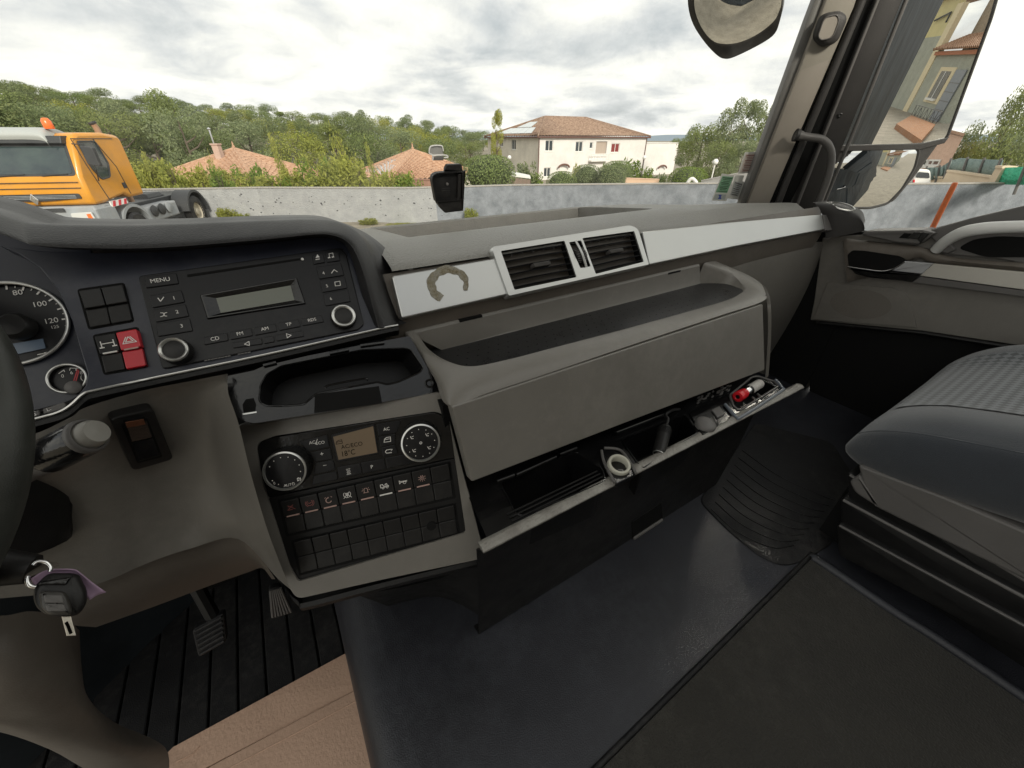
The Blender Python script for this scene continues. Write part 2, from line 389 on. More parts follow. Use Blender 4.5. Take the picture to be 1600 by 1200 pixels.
# surround: outer rim strip + three openings joined by a plate with holes made of strips
def strip_plate(mb, F, outer_px, holes, w):
    pass
bz = bmesh.new()
def bez(F, outer, holes, w):
    import mathutils.geometry as G
    loops = [outer] + holes
    tess = G.tessellate_polygon([[V((*F.uv(p), 0)) for p in lp] for lp in loops])
    flat = [p for lp in loops for p in lp]
    return flat, [tuple(t) for t in tess]
holes = [rnd(TP.pl(q, .009), .002, 3) for q in (vl, wl, vr)]
fv, ff = bez(TP, oc, holes, .009); mb.add(fv, ff)
mb.grid([oc, [p - TP.n*.004 for p in inset(oc, -.0015)], [p - TP.n*.016 for p in inset(oc, -.0015)]], closed=True)
for h_ in holes: mb.grid([h_, [p - TP.n*.0025 for p in h_]], closed=True)
obj('surround', mb, M['silver'], vent, smooth=40)
for q in (vl, vr):
    mb = MB(); h_ = TP.pl(q, .009); c_ = [p - TP.n*.05 for p in h_]; mb.grid([[p - TP.n*.002 for p in inset(h_, -.0004)], c_], closed=True); mb.poly(c_)
    obj('duct', mb, M['dark'], vent)
    ns = 6
    for i in range(ns):
        t = (i+.6)/ns; a = h_[0].lerp(h_[3], t); b = h_[1].lerp(h_[2], t); a, b = a.lerp(b, -.012), b.lerp(a, -.012)
        mb = MB(); e = (b-a).normalized(); up = TP.n.cross(e)
        dn = (TP.n*-.014 + V((0, 0, .004))); th = V((0, 0, .0011))
        a = a - TP.n*.003; b = b - TP.n*.003
        m = 8; rows = []
        for s_ in (0, 1, 2, 3):
            rows.append([a.lerp(b, j/m) + (th if s_ in (0, 1) else -th)*(1 if s_ in (0, 3) else .8) + (dn if s_ in (1, 2) else V((0, 0, 0))) + TP.n*(.002*math.sin(math.pi*j/m)) for j in range(m+1)])
        mb.grid(rows + [rows[0]])
        obj('slat', mb, M['radio'], vent, smooth=40)
    # adjuster tab and row of pegs
    c = (h_[0]+h_[1]+h_[2]+h_[3])/4 + TP.n*.002 + (h_[2]-h_[3])*.02
    mb = MB(); mb.prism(rnd([c + EX*sx*.0155 + V((0, 0, sz*.0032)) + EX*sz*-.002 for sx, sz in ((-1, -1), (1, -1), (1, 1), (-1, 1))], .002), -TP.n*.010, .001)
    obj('adjuster_tab', mb, M['greyp'], vent)
    mb = MB()
    for i in range(1, 6):
        p = h_[0].lerp(h_[1], i/6).lerp(h_[3].lerp(h_[2], i/6), .10) - TP.n*.008; mb.box(p, .0022, .004, .0022)
    obj('peg', mb, M['greyp'], vent)
h_ = TP.pl(wl, .009); c = sum(h_, V((0, 0, 0)))/4
mb = MB(); c_ = [p - TP.n*.02 for p in h_]; mb.grid([h_, c_], closed=True); mb.poly(c_); obj('wheel_slot', mb, M['dark'], vent)
for q in (.26, .76):
    mid = h_[0].lerp(h_[1], q).lerp(h_[3].lerp(h_[2], q), .5); up = ((h_[0]-h_[3])+(h_[1]-h_[2])).normalized()
    mb = MB(); mb.lathe([(.0, -.0045), (.0125, -.0045), (.0135, 0), (.0125, .0045), (0, .0045)], mid - TP.n*.010, TP.n.cross(up), 28); 
    w_ = obj('thumb_wheel', mb, M['key'], vent, smooth=40)
    mb = MB()
    for j in range(-4, 5):
        a = R(j*15); p = mid - TP.n*.010 + (up*math.sin(a) + TP.n*math.cos(a))*.0136; mb.box(p, .0075, .0012, .0012)
    obj('grip_ridge', mb, M['greyp'], w_)
mb = MB(); mb.tube(cr([h_[0].lerp(h_[1], .52)+TP.n*.001, (h_[0]+h_[1]+h_[2]+h_[3])/4+TP.n*.004, h_[3].lerp(h_[2], .52)+TP.n*.001], 6), .0022, 8); obj('divider', mb, M['silver'], vent, smooth=60)

# --- open shelf under the trims
inner = [(652, 521, .475), (668, 545, .45), (697, 564, .41), (735, 573, .385), (790, 563, .377), (860, 545, .375), (1000, 508, .375), (1128, 472, .375), (1156, 460, .380), (1163, 449, .40), (1143, 428, .44), (1100, 411.5, .475)]
outer = [(633, 520, .475), (650, 545, .45), (683, 590, .395), (705, 634, .345), (760, 615, .345), (845, 587, .345), (1000, 534.5, .345), (1130, 491.5, .345), (1191, 471, .345), (1196, 457, .367), (1180, 436, .42), (1122, 410, .48)]
ri = [at(x, y, Y=Y) for x, y, Y in inner]; ro = [at(x, y, Y=Y) for x, y, Y in outer]
ri = cr(ri, 6); ro = cr(ro, 6)
floorz = CAMZ - .2545
ew = []
for i, (a, b) in enumerate(zip(ri, ro)):
    mid1 = a.lerp(b, .12) + V((0, 0, .0016)); mid2 = a.lerp(b, .5) + V((0, -.001, .0035)); mid3 = a.lerp(b, .8) + V((0, -.001, .0028))
    inw = (a-b); inw.z = 0; inw.normalize()
    ew.append([V((a.x, a.y, floorz-.004)) + inw*.012, V((a.x, a.y, a.z-.006)) + inw*.003, a + inw*.001, mid1, mid2, mid3, b])
mb = MB(); mb.grid(ew); 
# skirt of the rim down to the flap
mb.grid([[b, b + V((0, .002, -.004)), b + V((0, .012, -.006))] for b in ro])
obj('shelf_rim', mb, M['dash'], dash, smooth=60)
mb = MB()
tw = [at(640, 518, Y=.477), at(1092, 412.5, Y=.477)]; bw = [at(690, 547, Y=.472), at(1094, 437, Y=.472)]
rows = []
for i in range(9):
    t = i/8; a = tw[0].lerp(tw[1], t); b = bw[0].lerp(bw[1], t); rows.append([a + V((0, .012, .001)), a, a + V((0, -.003, -.003)), b, V((b.x, b.y-.004, floorz-.003))])
mb.grid(rows); obj('shelf_back', mb, M['dash'], dash, smooth=40)
for px_ in ((735, 497), (1052, 425)):
    p = at(px_[0], px_[1], Y=.4765); mb = MB(); mb.box(p, .036, .006, .0032); obj('clip_slot', mb, M['dark'], dash)
mb = MB(); mb.grid([[rel(X, y, -.2545 - .001*math.sin((y-.36)/.12*math.pi)) for y in (.355, .38, .41, .44, .48)] for X in (.14, .3, .5, .7, .8)])
sf = obj('shelf_floor', mb, M['gloss2'], dash, smooth=40)
mb = MB()
for i in range(34):
    for j in range(6):
        p = rel(.185 + i*.0165 + (.008 if j % 2 else 0), .388 + j*.0145, -.2552 - .0005)
        mb.lathe([(.0017, 0), (.0012, .0009), (0, .0012)], p, UV, 6)
o = obj('grip_dot', mb, M['key'], sf, recalc=False); o['kind'] = 'stuff'
# --- fold-down flap
FLa = rel(0, .315, -.356); FLb = rel(0, .343, -.2562); FL = Fr(FLa, EX, FLb-FLa)
mb = MB(); mb.prism(rnd(FL.pl([(706, 636), (1000, 538.5), (1192, 475), (1195, 578), (1000, 652), (737, 753)], .001), [.002, 0, .003, .006, 0, .003]), -FL.n*.014, .0015)
obj('shelf_flap', mb, M['dash'], dash)
# dark body behind flap and the end cheek
mb = MB(); mb.bbox(rel(.13, .375, -.278), rel(.80, .56, -.50)); obj('shelf_body', mb, M['dark'], dash)
mb = MB(); ck = [at(1163, 430, Y=.44), at(1185, 440, Y=.41), at(1198, 456, Y=.375), at(1203, 480, Y=.350), at(1203, 530, Y=.335), at(1199, 588, Y=.318)]
ck = cr(ck, 5); mb.grid([[p + V((-.006, .0, -.004)), p + V((-.002, -.003, .001)), p, p + V((.001, .01, 0)), p + V((.001, .15, .0))] for p in ck]); obj('shelf_cheek', mb, M['dash'], dash, smooth=50)

# --- lower right dash panel beside the shelf
mb = MB()
mb.loft([[at(1085, 414, Y=.485), at(1140, 403, Y=.487), at(1210, 390, Y=.488), at(1270, 379, Y=.488), at(1290, 378, Y=.494), at(1293, 380, Y=.53)],
         [at(1095, 425, Y=.487), at(1150, 420, Y=.485), at(1215, 408, Y=.483), at(1272, 397, Y=.484), at(1290, 400, Y=.492), at(1294, 402, Y=.53)],
         [at(1140, 470, Y=.49), at(1180, 468, Y=.486), at(1220, 462, Y=.484), at(1270, 452, Y=.485), at(1289, 450, Y=.494), at(1294, 450, Y=.53)],
         [at(1150, 530, Y=.50), at(1190, 530, Y=.498), at(1225, 518, Y=.497), at(1262, 505, Y=.50), at(1276, 500, Y=.508), at(1284, 500, Y=.54)],
         [at(1170, 620, Y=.54), at(1200, 600, Y=.54), at(1225, 585, Y=.54), at(1250, 560, Y=.54), at(1262, 550, Y=.545), at(1270, 545, Y=.58)]], 5, 5)
qs = MB(); qs.bbox(rel(1.305, .38, -1.05), rel(1.335, .70, -.20)); obj('side_lining', qs, M['dark'], dash)
obj('lower_panel', mb, M['dash'], dash, smooth=60)
mb = MB(); mb.bbox(rel(-.06, .60, -.31), rel(1.30, .66, -1.05)); mb.bbox(rel(-1.0, .90, -.31), rel(-.061, .96, -1.05)); obj('bulkhead', mb, M['dark'], dash)

# --- instrument hood
crest = [(-90, 306, .52), (-40, 318, .53), (0, 330, .535), (35, 342, .54), (62, 346.5, .545), (150, 349, .55), (250, 348, .55), (400, 342.5, .55), (490, 340.5, .55), (528, 345, .545), (556, 358, .535), (577, 383, .52), (597, 428, .505), (612, 465, .492), (628, 507, .472)]
lip = [(-90, 345, .485), (-40, 355, .487), (0, 366, .49), (35, 378, .492), (62, 384.5, .495), (150, 388, .50), (250, 387, .50), (400, 375.5, .50), (488, 366.5, .50), (518, 367.5, .498), (540, 376, .494), (555, 394, .486), (570, 432, .474), (580, 468, .464), (592, 513, .452)]
cA = cr([at(x, y, Y=Y) for x, y, Y in crest], 5); lA = cr([at(x, y, Y=Y) for x, y, Y in lip], 5)
rows = []
for i, (a, b) in enumerate(zip(cA, lA)):
    t = i/(len(cA)-1); side = max(0, min(1, (t-.68)/.2))
    back = V((0, .12, -.026))*(1-side) + V((.055, .035, -.012))*side
    back2 = V((0, .26, -.20))*(1-side) + V((.075, .09, -.06))*side
    inn = V((0, .03, -.008))*(1-side) + V((-.006, .02, .002))*side
    rows.append([a + back2, a + back, a + back*.35 + V((0, 0, .0005)), a + (b-a)*.06, a + (b-a)*.30 + V((0, -.004, .002)), a + (b-a)*.75 + V((0, -.004, .001)), a + (b-a)*.97, b + inn*.15, b + inn])
mb = MB()
for q in range(len(rows)): pass
mb.grid([cr(r_, 3) for r_ in rows]); obj('instrument_hood', mb, M['hood'], dash, smooth=60)

# ================================================================== INSTRUMENT PANEL
IP = Fr(rel(0, .455, -.2002), EX, V((0, .065, .0872)))
clus = thing('instrument_cluster', 'instrument cluster with silver ringed speedometer and small pressure gauge', 'instrument cluster', IP.px(20, 510))
mb = MB()
pan = [(0, 384), (62, 392), (150, 395), (250, 393), (400, 381), (490, 371), (520, 372), (541, 382), (556, 404), (592, 514), (574, 520), (420, 553), (250, 588), (150, 609), (128, 617), (118, 622), (133, 603), (137, 585), (128, 555), (112, 500), (92, 455), (62, 418), (30, 397)]
mb.prism(IP.pl(pan, 0), -IP.n*.02, .001); pnl = obj('fascia_panel', mb, M['panel'], dash)
mb = MB(); mb.prism(IP.pl([(-120, 360), (140, 372), (160, 640), (-120, 700)], -.016), -IP.n*.004); obj('cluster_face', mb, M['panel'], clus)
# silver line under the panel and the dark lip below it
sl_ = [(622, 508), (592, 514), (420, 553), (250, 588.5), (150, 609.5), (130, 616), (112, 632), (92, 644), (50, 656), (-60, 684)]
sp_ = cr(IP.pl(sl_, .004), 4)
mb = MB(); mb.tube(sp_, .0014, 6); obj('silver_edge', mb, M['silverrim'], dash, smooth=60)
mb = MB(); mb.grid([[p + V((0, .03, -.002)), p + V((0, .001, -.001)), p + V((0, -.002, -.006)), p + V((0, .006, -.016)), p + V((0, .04, -.022))] for p in sp_]); obj('panel_lip', mb, M['black'], dash, smooth=50)
def ringgeo(mb, F, c, r, t, n=64, w=0.0):
    u, v = F.uv(c); mb.tube([F.P(u + r*math.cos(2*math.pi*k/n), v + r*math.sin(2*math.pi*k/n), w) for k in range(n)], t, 8, closed=True)
CW = -.016
sc_ = IP.px(20, 507, CW); su, sv = IP.uv(sc_); rr = (IP.px(110, 500, CW) - sc_).length
mb = MB(); mb.lathe([(0, 0), (rr*.98, 0), (rr, .004)], sc_ + IP.n*.0005, IP.n, 64); spd = obj('speedometer', mb, M['radio'], clus, smooth=40)
mb = MB(); ringgeo(mb, IP, sc_, rr, .0016, 80, CW+.004); obj('bezel_ring', mb, M['silverrim'], spd, smooth=60)
mb = MB()
a120 = math.atan2(*[(IP.uv(IP.px(103, 499, CW))[1]-sv), (IP.uv(IP.px(103, 499, CW))[0]-su)])
dpt = R(17.5)
for i in range(0, 15):
    for sub in (0, 1):
        a = a120 + dpt*(i + sub*.5); r0 = rr*(.87 if not sub else .91)
        p0 = IP.P(su+r0*math.cos(a), sv+r0*math.sin(a), CW); p1 = IP.P(su+rr*.95*math.cos(a), sv+rr*.95*math.sin(a), CW)
        if a < a120+R(215): mb.line(IP, [p0, p1], .0014 if not sub else .0007, .0012)
mb.line(IP, [IP.px(103, 509.5, CW), IP.px(108, 509, CW)], .0006, .0012)
obj('scale_mark', mb, M['print'], spd)
mb = MB()
for t_, x, y, s_ in (('80', 33, 457, .0072), ('100', 67, 475, .0072), ('120', 85, 501, .0072), ('125', 91, 510.5, .0042)): mb.text(t_, IP, IP.px(x-4, y+1, CW), s_*.95, .0012)
mb.line(IP, [IP.px(60, 554.5, CW), IP.px(69, 552.8, CW)], .0007, .0012); mb.line(IP, [IP.px(70.5, 552, CW), IP.px(84, 549.6, CW)], .0009, .0012)
obj('numeral', mb, M['print'], spd)
mb = MB(); mb.prism(IP.pl([(19, 537), (67, 529), (71, 544), (24, 554)], CW+.002), -IP.n*.001); obj('trip_display', mb, M['lcdb'], spd)
mb = MB(); q = IP.px(17, 507, .0); mb.lathe([(.0115, -.012), (.0115, -.003), (.009, 0), (0, .0006)], q, IP.n, 28); nd = obj('needle_hub', mb, M['key'], spd, smooth=40)
mb = MB(); e = IP.P(su-.05, sv-.03, CW+.006); mb.line(IP, [IP.P(su, sv, CW+.006), e], .002, 0); obj('needle', mb, M['needle'], nd)
# small gauge
gc = IP.px(109, 592, CW); gu, gv = IP.uv(gc); gr = (IP.px(78, 593, CW)-gc).length
mb = MB(); mb.lathe([(0, 0), (gr*.97, 0), (gr, .004)], gc + IP.n*.0005, IP.n, 48); sg = obj('pressure_gauge', mb, M['radio'], clus, smooth=40)
mb = MB(); ringgeo(mb, IP, gc, gr, .0013, 56, CW+.004); obj('bezel_ring', mb, M['silverrim'], sg, smooth=60)
mb = MB(); mb.line(IP, [IP.px(110, 579, CW), IP.px(111, 575.5, CW), IP.px(130, 576, CW), IP.px(129, 580, CW)], .0006, .0012); mb.line(IP, [IP.px(120, 576, CW), IP.px(120, 579, CW)], .0006, .0012)
mb.line(IP, [IP.px(93, 584, CW), IP.px(101, 578.5, CW), IP.px(102, 581, CW)], .0006, .0012)
for t_, x, y in (('0', 99, 588), ('6', 113, 583), ('8', 128, 583)): mb.text(t_, IP, IP.px(x, y, CW), .0042, .0012)
mb.text('( )', IP, IP.px(132, 590, CW), .006, .0012)
obj('scale_mark', mb, M['print'], sg)
mb = MB(); mb.line(IP, [IP.px(117.5, 598, CW), IP.px(124, 578, CW)], .0008, .003); mb.line(IP, [IP.px(121, 598, CW), IP.px(126, 580, CW)], .0008, .003); obj('needle', mb, M['needle'], sg)
mb = MB(); mb.lathe([(.0062, -.006), (.0062, -.001), (.005, 0), (0, .0004)], IP.px(113, 605, CW+.007), IP.n, 24); obj('needle_hub', mb, M['greyp'], sg, smooth=40)
# stalk-like push buttons at the foot of the cluster
for q in ([(46, 646), (61, 640), (62, 649), (47, 655)], [(66, 639), (100, 628), (104, 634), (98, 640), (68, 648)]):
    mb = MB(); mb.prism(rnd(IP.pl(q, -.004), .001), -IP.n*.008, .0008); b_ = obj('push_button', mb, M['greyp'], clus)
mb = MB(); mb.text('S', IP, IP.px(54, 647, -.004), .006, .0004); mb.text('L-', IP, IP.px(77, 640, -.004), .004, .0004); obj('lettering', mb, M['print'], clus)

# --- switch blocks
def quadpt(q, u, v):
    a = V((*q[0], 0)).lerp(V((*q[1], 0)), u); b = V((*q[3], 0)).lerp(V((*q[2], 0)), u); c = a.lerp(b, v); return (c.x, c.y)
def subq(q, u0, u1, v0, v1): return [quadpt(q, u0, v0), quadpt(q, u1, v0), quadpt(q, u1, v1), quadpt(q, u0, v1)]
def button(F, q, w, th, m_, parent, name='button', ch=.0008, r=.0012, tilt=0):
    mb = MB(); pts = F.pl(q, w)
    if tilt: pts = [p + F.n*(tilt if i in (0, 1) else 0) for i, p in enumerate(pts)]
    mb.prism(rnd(pts, r, 3), -F.n*th, ch, back=False); return obj(name, mb, m_, parent, label=None)
def rocker(F, q, mats_, parent, label=None, w=.004, bar=None, icon=None, name='rocker_switch', ikm='print'):
    o1 = button(F, subq(q, .02, .98, .02, .485), w, w+.006, mats_, parent, name, tilt=.0012)
    if label: o1['label'] = label
    button(F, subq(q, .02, .98, .515, .98), w-.0012, w+.004, mats_, o1, 'lower_half', tilt=-.0012)
    mb = MB()
    if bar: b_ = subq(q, .16, .84, .465, .50); mb.prism(F.pl(b_, w+.0006), -F.n*.002); obj('indicator_bar', mb, M[bar], o1)
    if icon:
        mb = MB(); c = subq(q, .5, .5, .24, .24)[0]; pts_ = F.px(*c, w+.0008); u, v = F.uv(pts_); icon(mb, F, u, v, w+.0008); obj('symbol', mb, M[ikm], o1)
    return o1
blk1 = [(123, 453.5), (192, 443.5), (207, 501), (140, 513)]; blk2 = [(147, 525), (214, 513), (229, 572), (164, 584)]
for nm, bq in (('a', blk1), ('b', blk2)):
    bq_ = subq(bq, -.04, 1.04, -.04, 1.04); mb = MB(); h_ = rnd(IP.pl(bq_, .0004), .003); mb.prism(h_, -IP.n*.003, .0003); mb2 = obj('switch_frame', mb, M['dark'], dash)
    sw = thing('switch_block', 'block of four blank black switches left of the radio' if nm == 'a' else 'differential lock switch beside red hazard light switch', 'switch', IP.px(*quadpt(bq, .5, .5)))
    for i in range(2):
        q = subq(bq, i*.5, i*.5+.5, 0, 1)
        if nm == 'a': rocker(IP, q, M['key'], sw)
        elif i == 0:
            def ic(mb, F, u, v, w):
                for du, a in ((-.0045, .0035), (.0045, .0035)): mb.line(F, [F.P(u+du, v-a, w), F.P(u+du, v+a, w)], .0008, 0)
                for dv in (0, -.0008): pass
                mb.line(F, [F.P(u-.0045, v, w), F.P(u+.0045, v, w)], .0008, 0)
                for du in (-.0045, .0045):
                    for dv in (-.0035, .0035): mb.line(F, [F.P(u+du-.0014, v+dv, w), F.P(u+du+.0014, v+dv, w)], .0011, 0)
            rocker(IP, q, M['key'], sw, bar='print', icon=ic)
        else:
            def ic(mb, F, u, v, w):
                for s_ in (.0058, .0032):
                    mb.line(F, [F.P(u+s_*math.sin(R(a)), v-.0006+s_*math.cos(R(a)), w) for a in (0, 120, 240)], .0007, 0, closed=True)
            rocker(IP, q, M['red'], sw, label='red hazard light switch with white triangle', bar='printp', icon=ic, w=.0065)

# ================================================================== RADIO
rad = thing('car_radio', 'black two knob car radio with blank display in the dashboard', 'radio', IP.px(400, 480))
mb = MB(); mb.prism(rnd(IP.pl([(215, 431), (532, 386.5), (541, 396), (569, 507), (560, 515), (253, 577)], .003), [.004, .003, .002, .003, .002, .004]), -IP.n*.01, .001); obj('body', mb, M['radio'], rad)
RW = .0032
rbt = dict(menu=[(225, 432.5), (275, 426), (279, 443), (227.5, 450)], b1=[(233.5, 462), (283, 453), (288.5, 472), (238, 481)], b2=[(239, 484), (289.5, 475), (295, 494), (243, 503.5)], b3=[(243, 506), (296, 497), (301, 517), (246.5, 526)],
  cd=[(317.5, 527), (354, 519.5), (357, 532), (319, 539)], fm=[(357.5, 519), (392, 512.5), (395, 524.5), (360, 531)], am=[(396, 512), (430, 505.5), (433, 517.5), (398.5, 524)], tp=[(434, 504.8), (466, 498.5), (470, 510), (436.5, 516.5)], rds=[(470, 498), (502, 492), (506, 503), (473, 509)],
  prev=[(362.5, 535.5), (408, 527.5), (410, 537.5), (364, 544)], mid=[(411, 527), (427, 524), (429, 534), (412.5, 537)], nxt=[(430, 523.5), (473, 516), (475, 525.5), (432, 533)],
  ej=[(487, 399), (505, 396), (508, 410), (490, 413)], note=[(508, 395.5), (529, 392.5), (532, 407), (511, 410)], b4=[(494, 417), (533, 411), (538, 430), (499, 436)], b5=[(499.5, 438), (538.5, 432), (543, 450), (504, 457)], b6=[(504.5, 459), (543.5, 452), (548, 471), (509, 478)])
for k_, q in rbt.items(): button(IP, q, RW+.0013, .004, M['radio'], rad, 'button', ch=.0006, r=.0012)
LW = RW+.0013
mb = MB()
for t_, x, y, s_ in (('MENU', 250.5, 438, .0052), ('1', 272, 466, .0046), ('2', 277, 487.5, .0046), ('3', 284, 509.5, .0046), ('CD', 336, 529.5, .0048), ('FM', 375, 521.5, .0046), ('AM', 414, 514, .0046), ('TP', 451, 507, .0046), ('RDS', 487.5, 500, .0044), ('4', 505.5, 427, .0044), ('5', 511, 447, .0044), ('6', 517, 467, .0044)):
    mb.text(t_, IP, IP.px(x, y, LW), s_*1.12, .0004)
def Lp(*pts): return IP.pl(pts, LW)
mb.line(IP, Lp((247, 466), (251, 471), (256, 464.5)), .0008)
mb.line(IP, Lp((251, 489), (255, 489), (258, 494), (261, 494)), .0006); mb.line(IP, Lp((251, 495), (255, 494), (258, 489), (261, 488.5)), .0006)
mb.line(IP, Lp((518, 427), (522, 421.5), (527, 425)), .0008)
mb.line(IP, Lp((523, 441), (531, 439.5), (532, 446), (524, 447)), .0007, closed=True)
mb.line(IP, Lp((382, 538), (389, 533.5), (390, 540)), .0006, closed=True); mb.line(IP, Lp((447.5, 521.5), (455, 524), (449, 528)), .0006, closed=True)
mb.poly(IP.pl([(493, 403), (496, 397.5), (499.5, 402)], LW+.0004)); mb.poly(IP.pl([(493, 405), (499.5, 404), (499.7, 405.2), (493.2, 406.2)], LW+.0004))
mb.line(IP, Lp((515, 403), (514, 396.5), (520, 395.5), (521, 401.5)), .0006); mb.line(IP, Lp((513, 403), (515.5, 402.5)), .0014); mb.line(IP, Lp((519, 402), (521.5, 401.5)), .0014)
obj('lettering', mb, M['print'], rad)
mb = MB(); [mb.line(IP, [IP.px(320+i*5.2, 563.5-i*.98, RW), IP.px(323.4+i*5.2, 562.9-i*.98, RW)], .0011, .0002) for i in range(14) if i not in (8, 9)]; obj('lettering', mb, M['greyp'], rad)
mb = MB(); mb.lathe([(.0016, 0), (.0014, .0008), (0, .001)], IP.px(472.5, 405, RW), IP.n, 12, up=IP.ey); obj('led', mb, M['print'], rad)
mb = MB(); mb.prism(IP.pl([(292, 429), (470, 403), (471, 406), (293, 433)], RW+.0002), -IP.n*.0008); obj('disc_slot', mb, M['dark'], rad)
bo = rnd(IP.pl([(312, 461), (464, 434), (478, 475), (324, 499)], RW+.0004), .002); bi = IP.pl([(337.5, 466), (454, 446), (460, 469), (345, 489)], -.004)
mb = MB(); mb.ring(rnd(IP.pl([(312, 461), (464, 434), (478, 475), (324, 499)], RW+.0004), .0001, 1), bi, 96); 
sb = [(312, 461), (464, 434), (478, 475), (324, 499)]
mb = MB(); A = IP.pl(sb, RW+.0005); B = IP.pl([(337.5, 466), (454, 446), (460, 469), (345, 489)], RW+.0002)
A2 = [p + IP.n*.0026 for p in A]
mb.grid([A, [p + IP.n*.0016 for p in inset(A, .001)], [p + IP.n*.0016 for p in inset(A, .002)], B], closed=True); dsp = obj('display_frame', mb, M['gloss'], rad)
mb = MB(); mb.poly(IP.pl([(337.5, 466), (454, 446), (460, 469), (345, 489)], RW+.0004)); obj('display', mb, M['lcd'], dsp)
def knob(F, x, y, rx, h, parent, ringm, capm, name='knob', ridges=36, ring_t=.0017, rim=.74, base=0):
    c = F.px(x, y, h); r = (F.px(x+rx, y, h)-F.px(x-rx, y, h)).length/2
    mb = MB(); mb.lathe([(r*1.04, -h+base), (r*1.02, -.003), (r*.99, -.0008), (r*.93, .0002)], c, F.n, 40, up=F.ex); k_ = obj(name, mb, M['key'], parent, smooth=40)
    mb = MB(); mb.lathe([(r*.985, -.0012), (r*.97, .0010), (r*.90, .0016), (r*rim, .0006), (r*(rim-.03), -.0008)], c, F.n, 48); obj('rim', mb, ringm, k_, smooth=60)
    mb = MB(); mb.lathe([(r*(rim-.02), -.0008), (r*.5, -.0002), (r*.25, .0001), (0, .0002)], c, F.n, 40); obj('cap', mb, capm, k_, smooth=60)
    mb = MB()
    for i in range(ridges):
        a = 2*math.pi*i/ridges; u, v = F.uv(c); p = F.P(u+r*1.035*math.cos(a), v+r*1.035*math.sin(a), h*.45); t = F.ex*-math.sin(a)+F.ey*math.cos(a); n_ = F.n
        mb.box(p, r*.045, r*.03, h*.75, (t, t.cross(n_), n_))
    obj('grip_ridge', mb, M['key'], k_)
    return k_, c, r
knob(IP, 271, 546, 25, .016, rad, M['silverrim'], M['key'])
knob(IP, 537, 493, 19.5, .012, rad, M['silverrim'], M['key'])

# ================================================================== CENTRE CONSOLE
TLc = rel(-.074, .44, -.296); TRc = rel(.1316, .386, -.296); BLc = rel(-.082, .36, -.442)
CP = Fr(TLc, TRc-TLc, TLc-BLc)
cons = thing('centre_console', 'grey centre console housing climate panel and rows of switches', 'console', CP.px(560, 930))
fw = .004
outl = [(372, 664), (392, 664), (540, 639), (688, 613), (692, 620), (757, 866), (748, 874), (600, 905), (464, 936), (452, 918), (418, 832), (392, 745)]
hole = rnd(CP.pl([(399, 692), (430, 681), (684, 642), (702, 656), (728, 832), (466, 909), (452, 885), (412, 760)], fw), [.010, .002, .010, .004, .004, .004, .001, .001], 5)
ol = rnd(CP.pl(outl, fw), [.004, .004, 0, .004, .003, .006, .006, 0, .008, .002, 0, .002], 4)
fv, ff = bez(CP, ol, [hole], fw); mb = MB(); mb.add(fv, ff)
mb.grid([ol, [p - CP.n*.002 for p in inset(ol, -.001)], [p - CP.n*.02 for p in inset(ol, -.001)]], closed=True); mb.grid([hole, [p - CP.n*.006 for p in hole]], closed=True)
obj('surround', mb, M['dash'], cons, smooth=40)
# lower lip of the console
lipc = cr(CP.pl([(440, 905), (452, 926), (466, 939), (480, 941), (600, 910), (757, 872)], .002), 5)
mb = MB(); mb.grid([[p, p + V((0, -.004, -.004)), p + V((0, -.003, -.011)), p + V((0, .01, -.017)), p + V((.0, .05, -.03)), p + V((0, .13, -.05))] for p in lipc]); obj('lower_lip', mb, M['black'], cons, smooth=50)
clim = thing('climate_panel', 'black climate control panel with two round knobs and amber display', 'climate control', CP.px(555, 710))
mb = MB(); mb.prism(rnd(CP.pl([(400, 693), (430, 682.5), (683, 643), (701, 657), (713, 715), (419, 777), (409, 745)], .0022), [.010, .002, .010, .003, .002, .002, .002], 5), -CP.n*.012, .001); obj('body', mb, M['gloss'], clim)
def cbtn(q): button(CP, q, .0036, .004, M['radio'], clim, 'button', ch=.0006, r=.0008)
for q in ([(468, 690), (511, 680), (515, 698), (481, 706)], [(484, 708), (516, 701), (520, 717), (492, 722)], [(493, 724), (521, 719), (524, 734), (490, 742)],
          [(588, 663), (627, 657), (619, 676), (592, 681)], [(592, 683), (618, 678), (617, 693), (595, 698)], [(596, 700), (617, 695), (622, 708), (599, 714)],
          [(527, 731), (563, 724), (566, 740), (530, 748)], [(564, 723.5), (600, 717), (603, 733), (567, 740)], [(490, 744), (526, 737), (528, 749), (487, 758)], [(602, 716), (640, 709), (648, 723), (605, 732)]): cbtn(q)
mb = MB(); G_ = .0036
for t_, x, y, s_ in (('AC', 488, 691.5, .0052), ('ECO', 500.5, 692, .0048), ('+', 503, 709.5, .0075), ('–', 507.5, 726.5, .0075), ('AC', 604, 670.5, .0056), ('P', 581, 729.5, .006)): mb.text(t_, CP, CP.px(x, y, G_), s_, .0003)
def Lc(w, *pts): return CP.pl(pts, w)
mb.line(CP, Lc(G_, (493, 694), (496, 686)), .0006)
mb.line(CP, Lc(G_, (600, 691), (601, 686), (604, 683.5), (610, 682.5), (610.5, 689.5)), .0007, closed=True); mb.line(CP, Lc(G_, (601, 687), (609, 685.5)), .0006)
mb.line(CP, Lc(G_, (613, 702), (610, 702), (604, 703), (602, 706), (604, 708), (612, 707)), .0008); mb.line(CP, Lc(G_, (613, 702), (611, 704.5)), .0006)
for dx in (0, 2, 4): mb.line(CP, Lc(G_, (542+dx, 734.5-dx*.2), (543+dx, 736), (542.5+dx, 738), (543.5+dx, 740)), .0005)
mb.line(CP, Lc(G_, (542, 741.5), (548.5, 740)), .0005); mb.line(CP, Lc(G_, (541, 733.5), (547, 732)), .0005)
obj('lettering', mb, M['print'], clim)
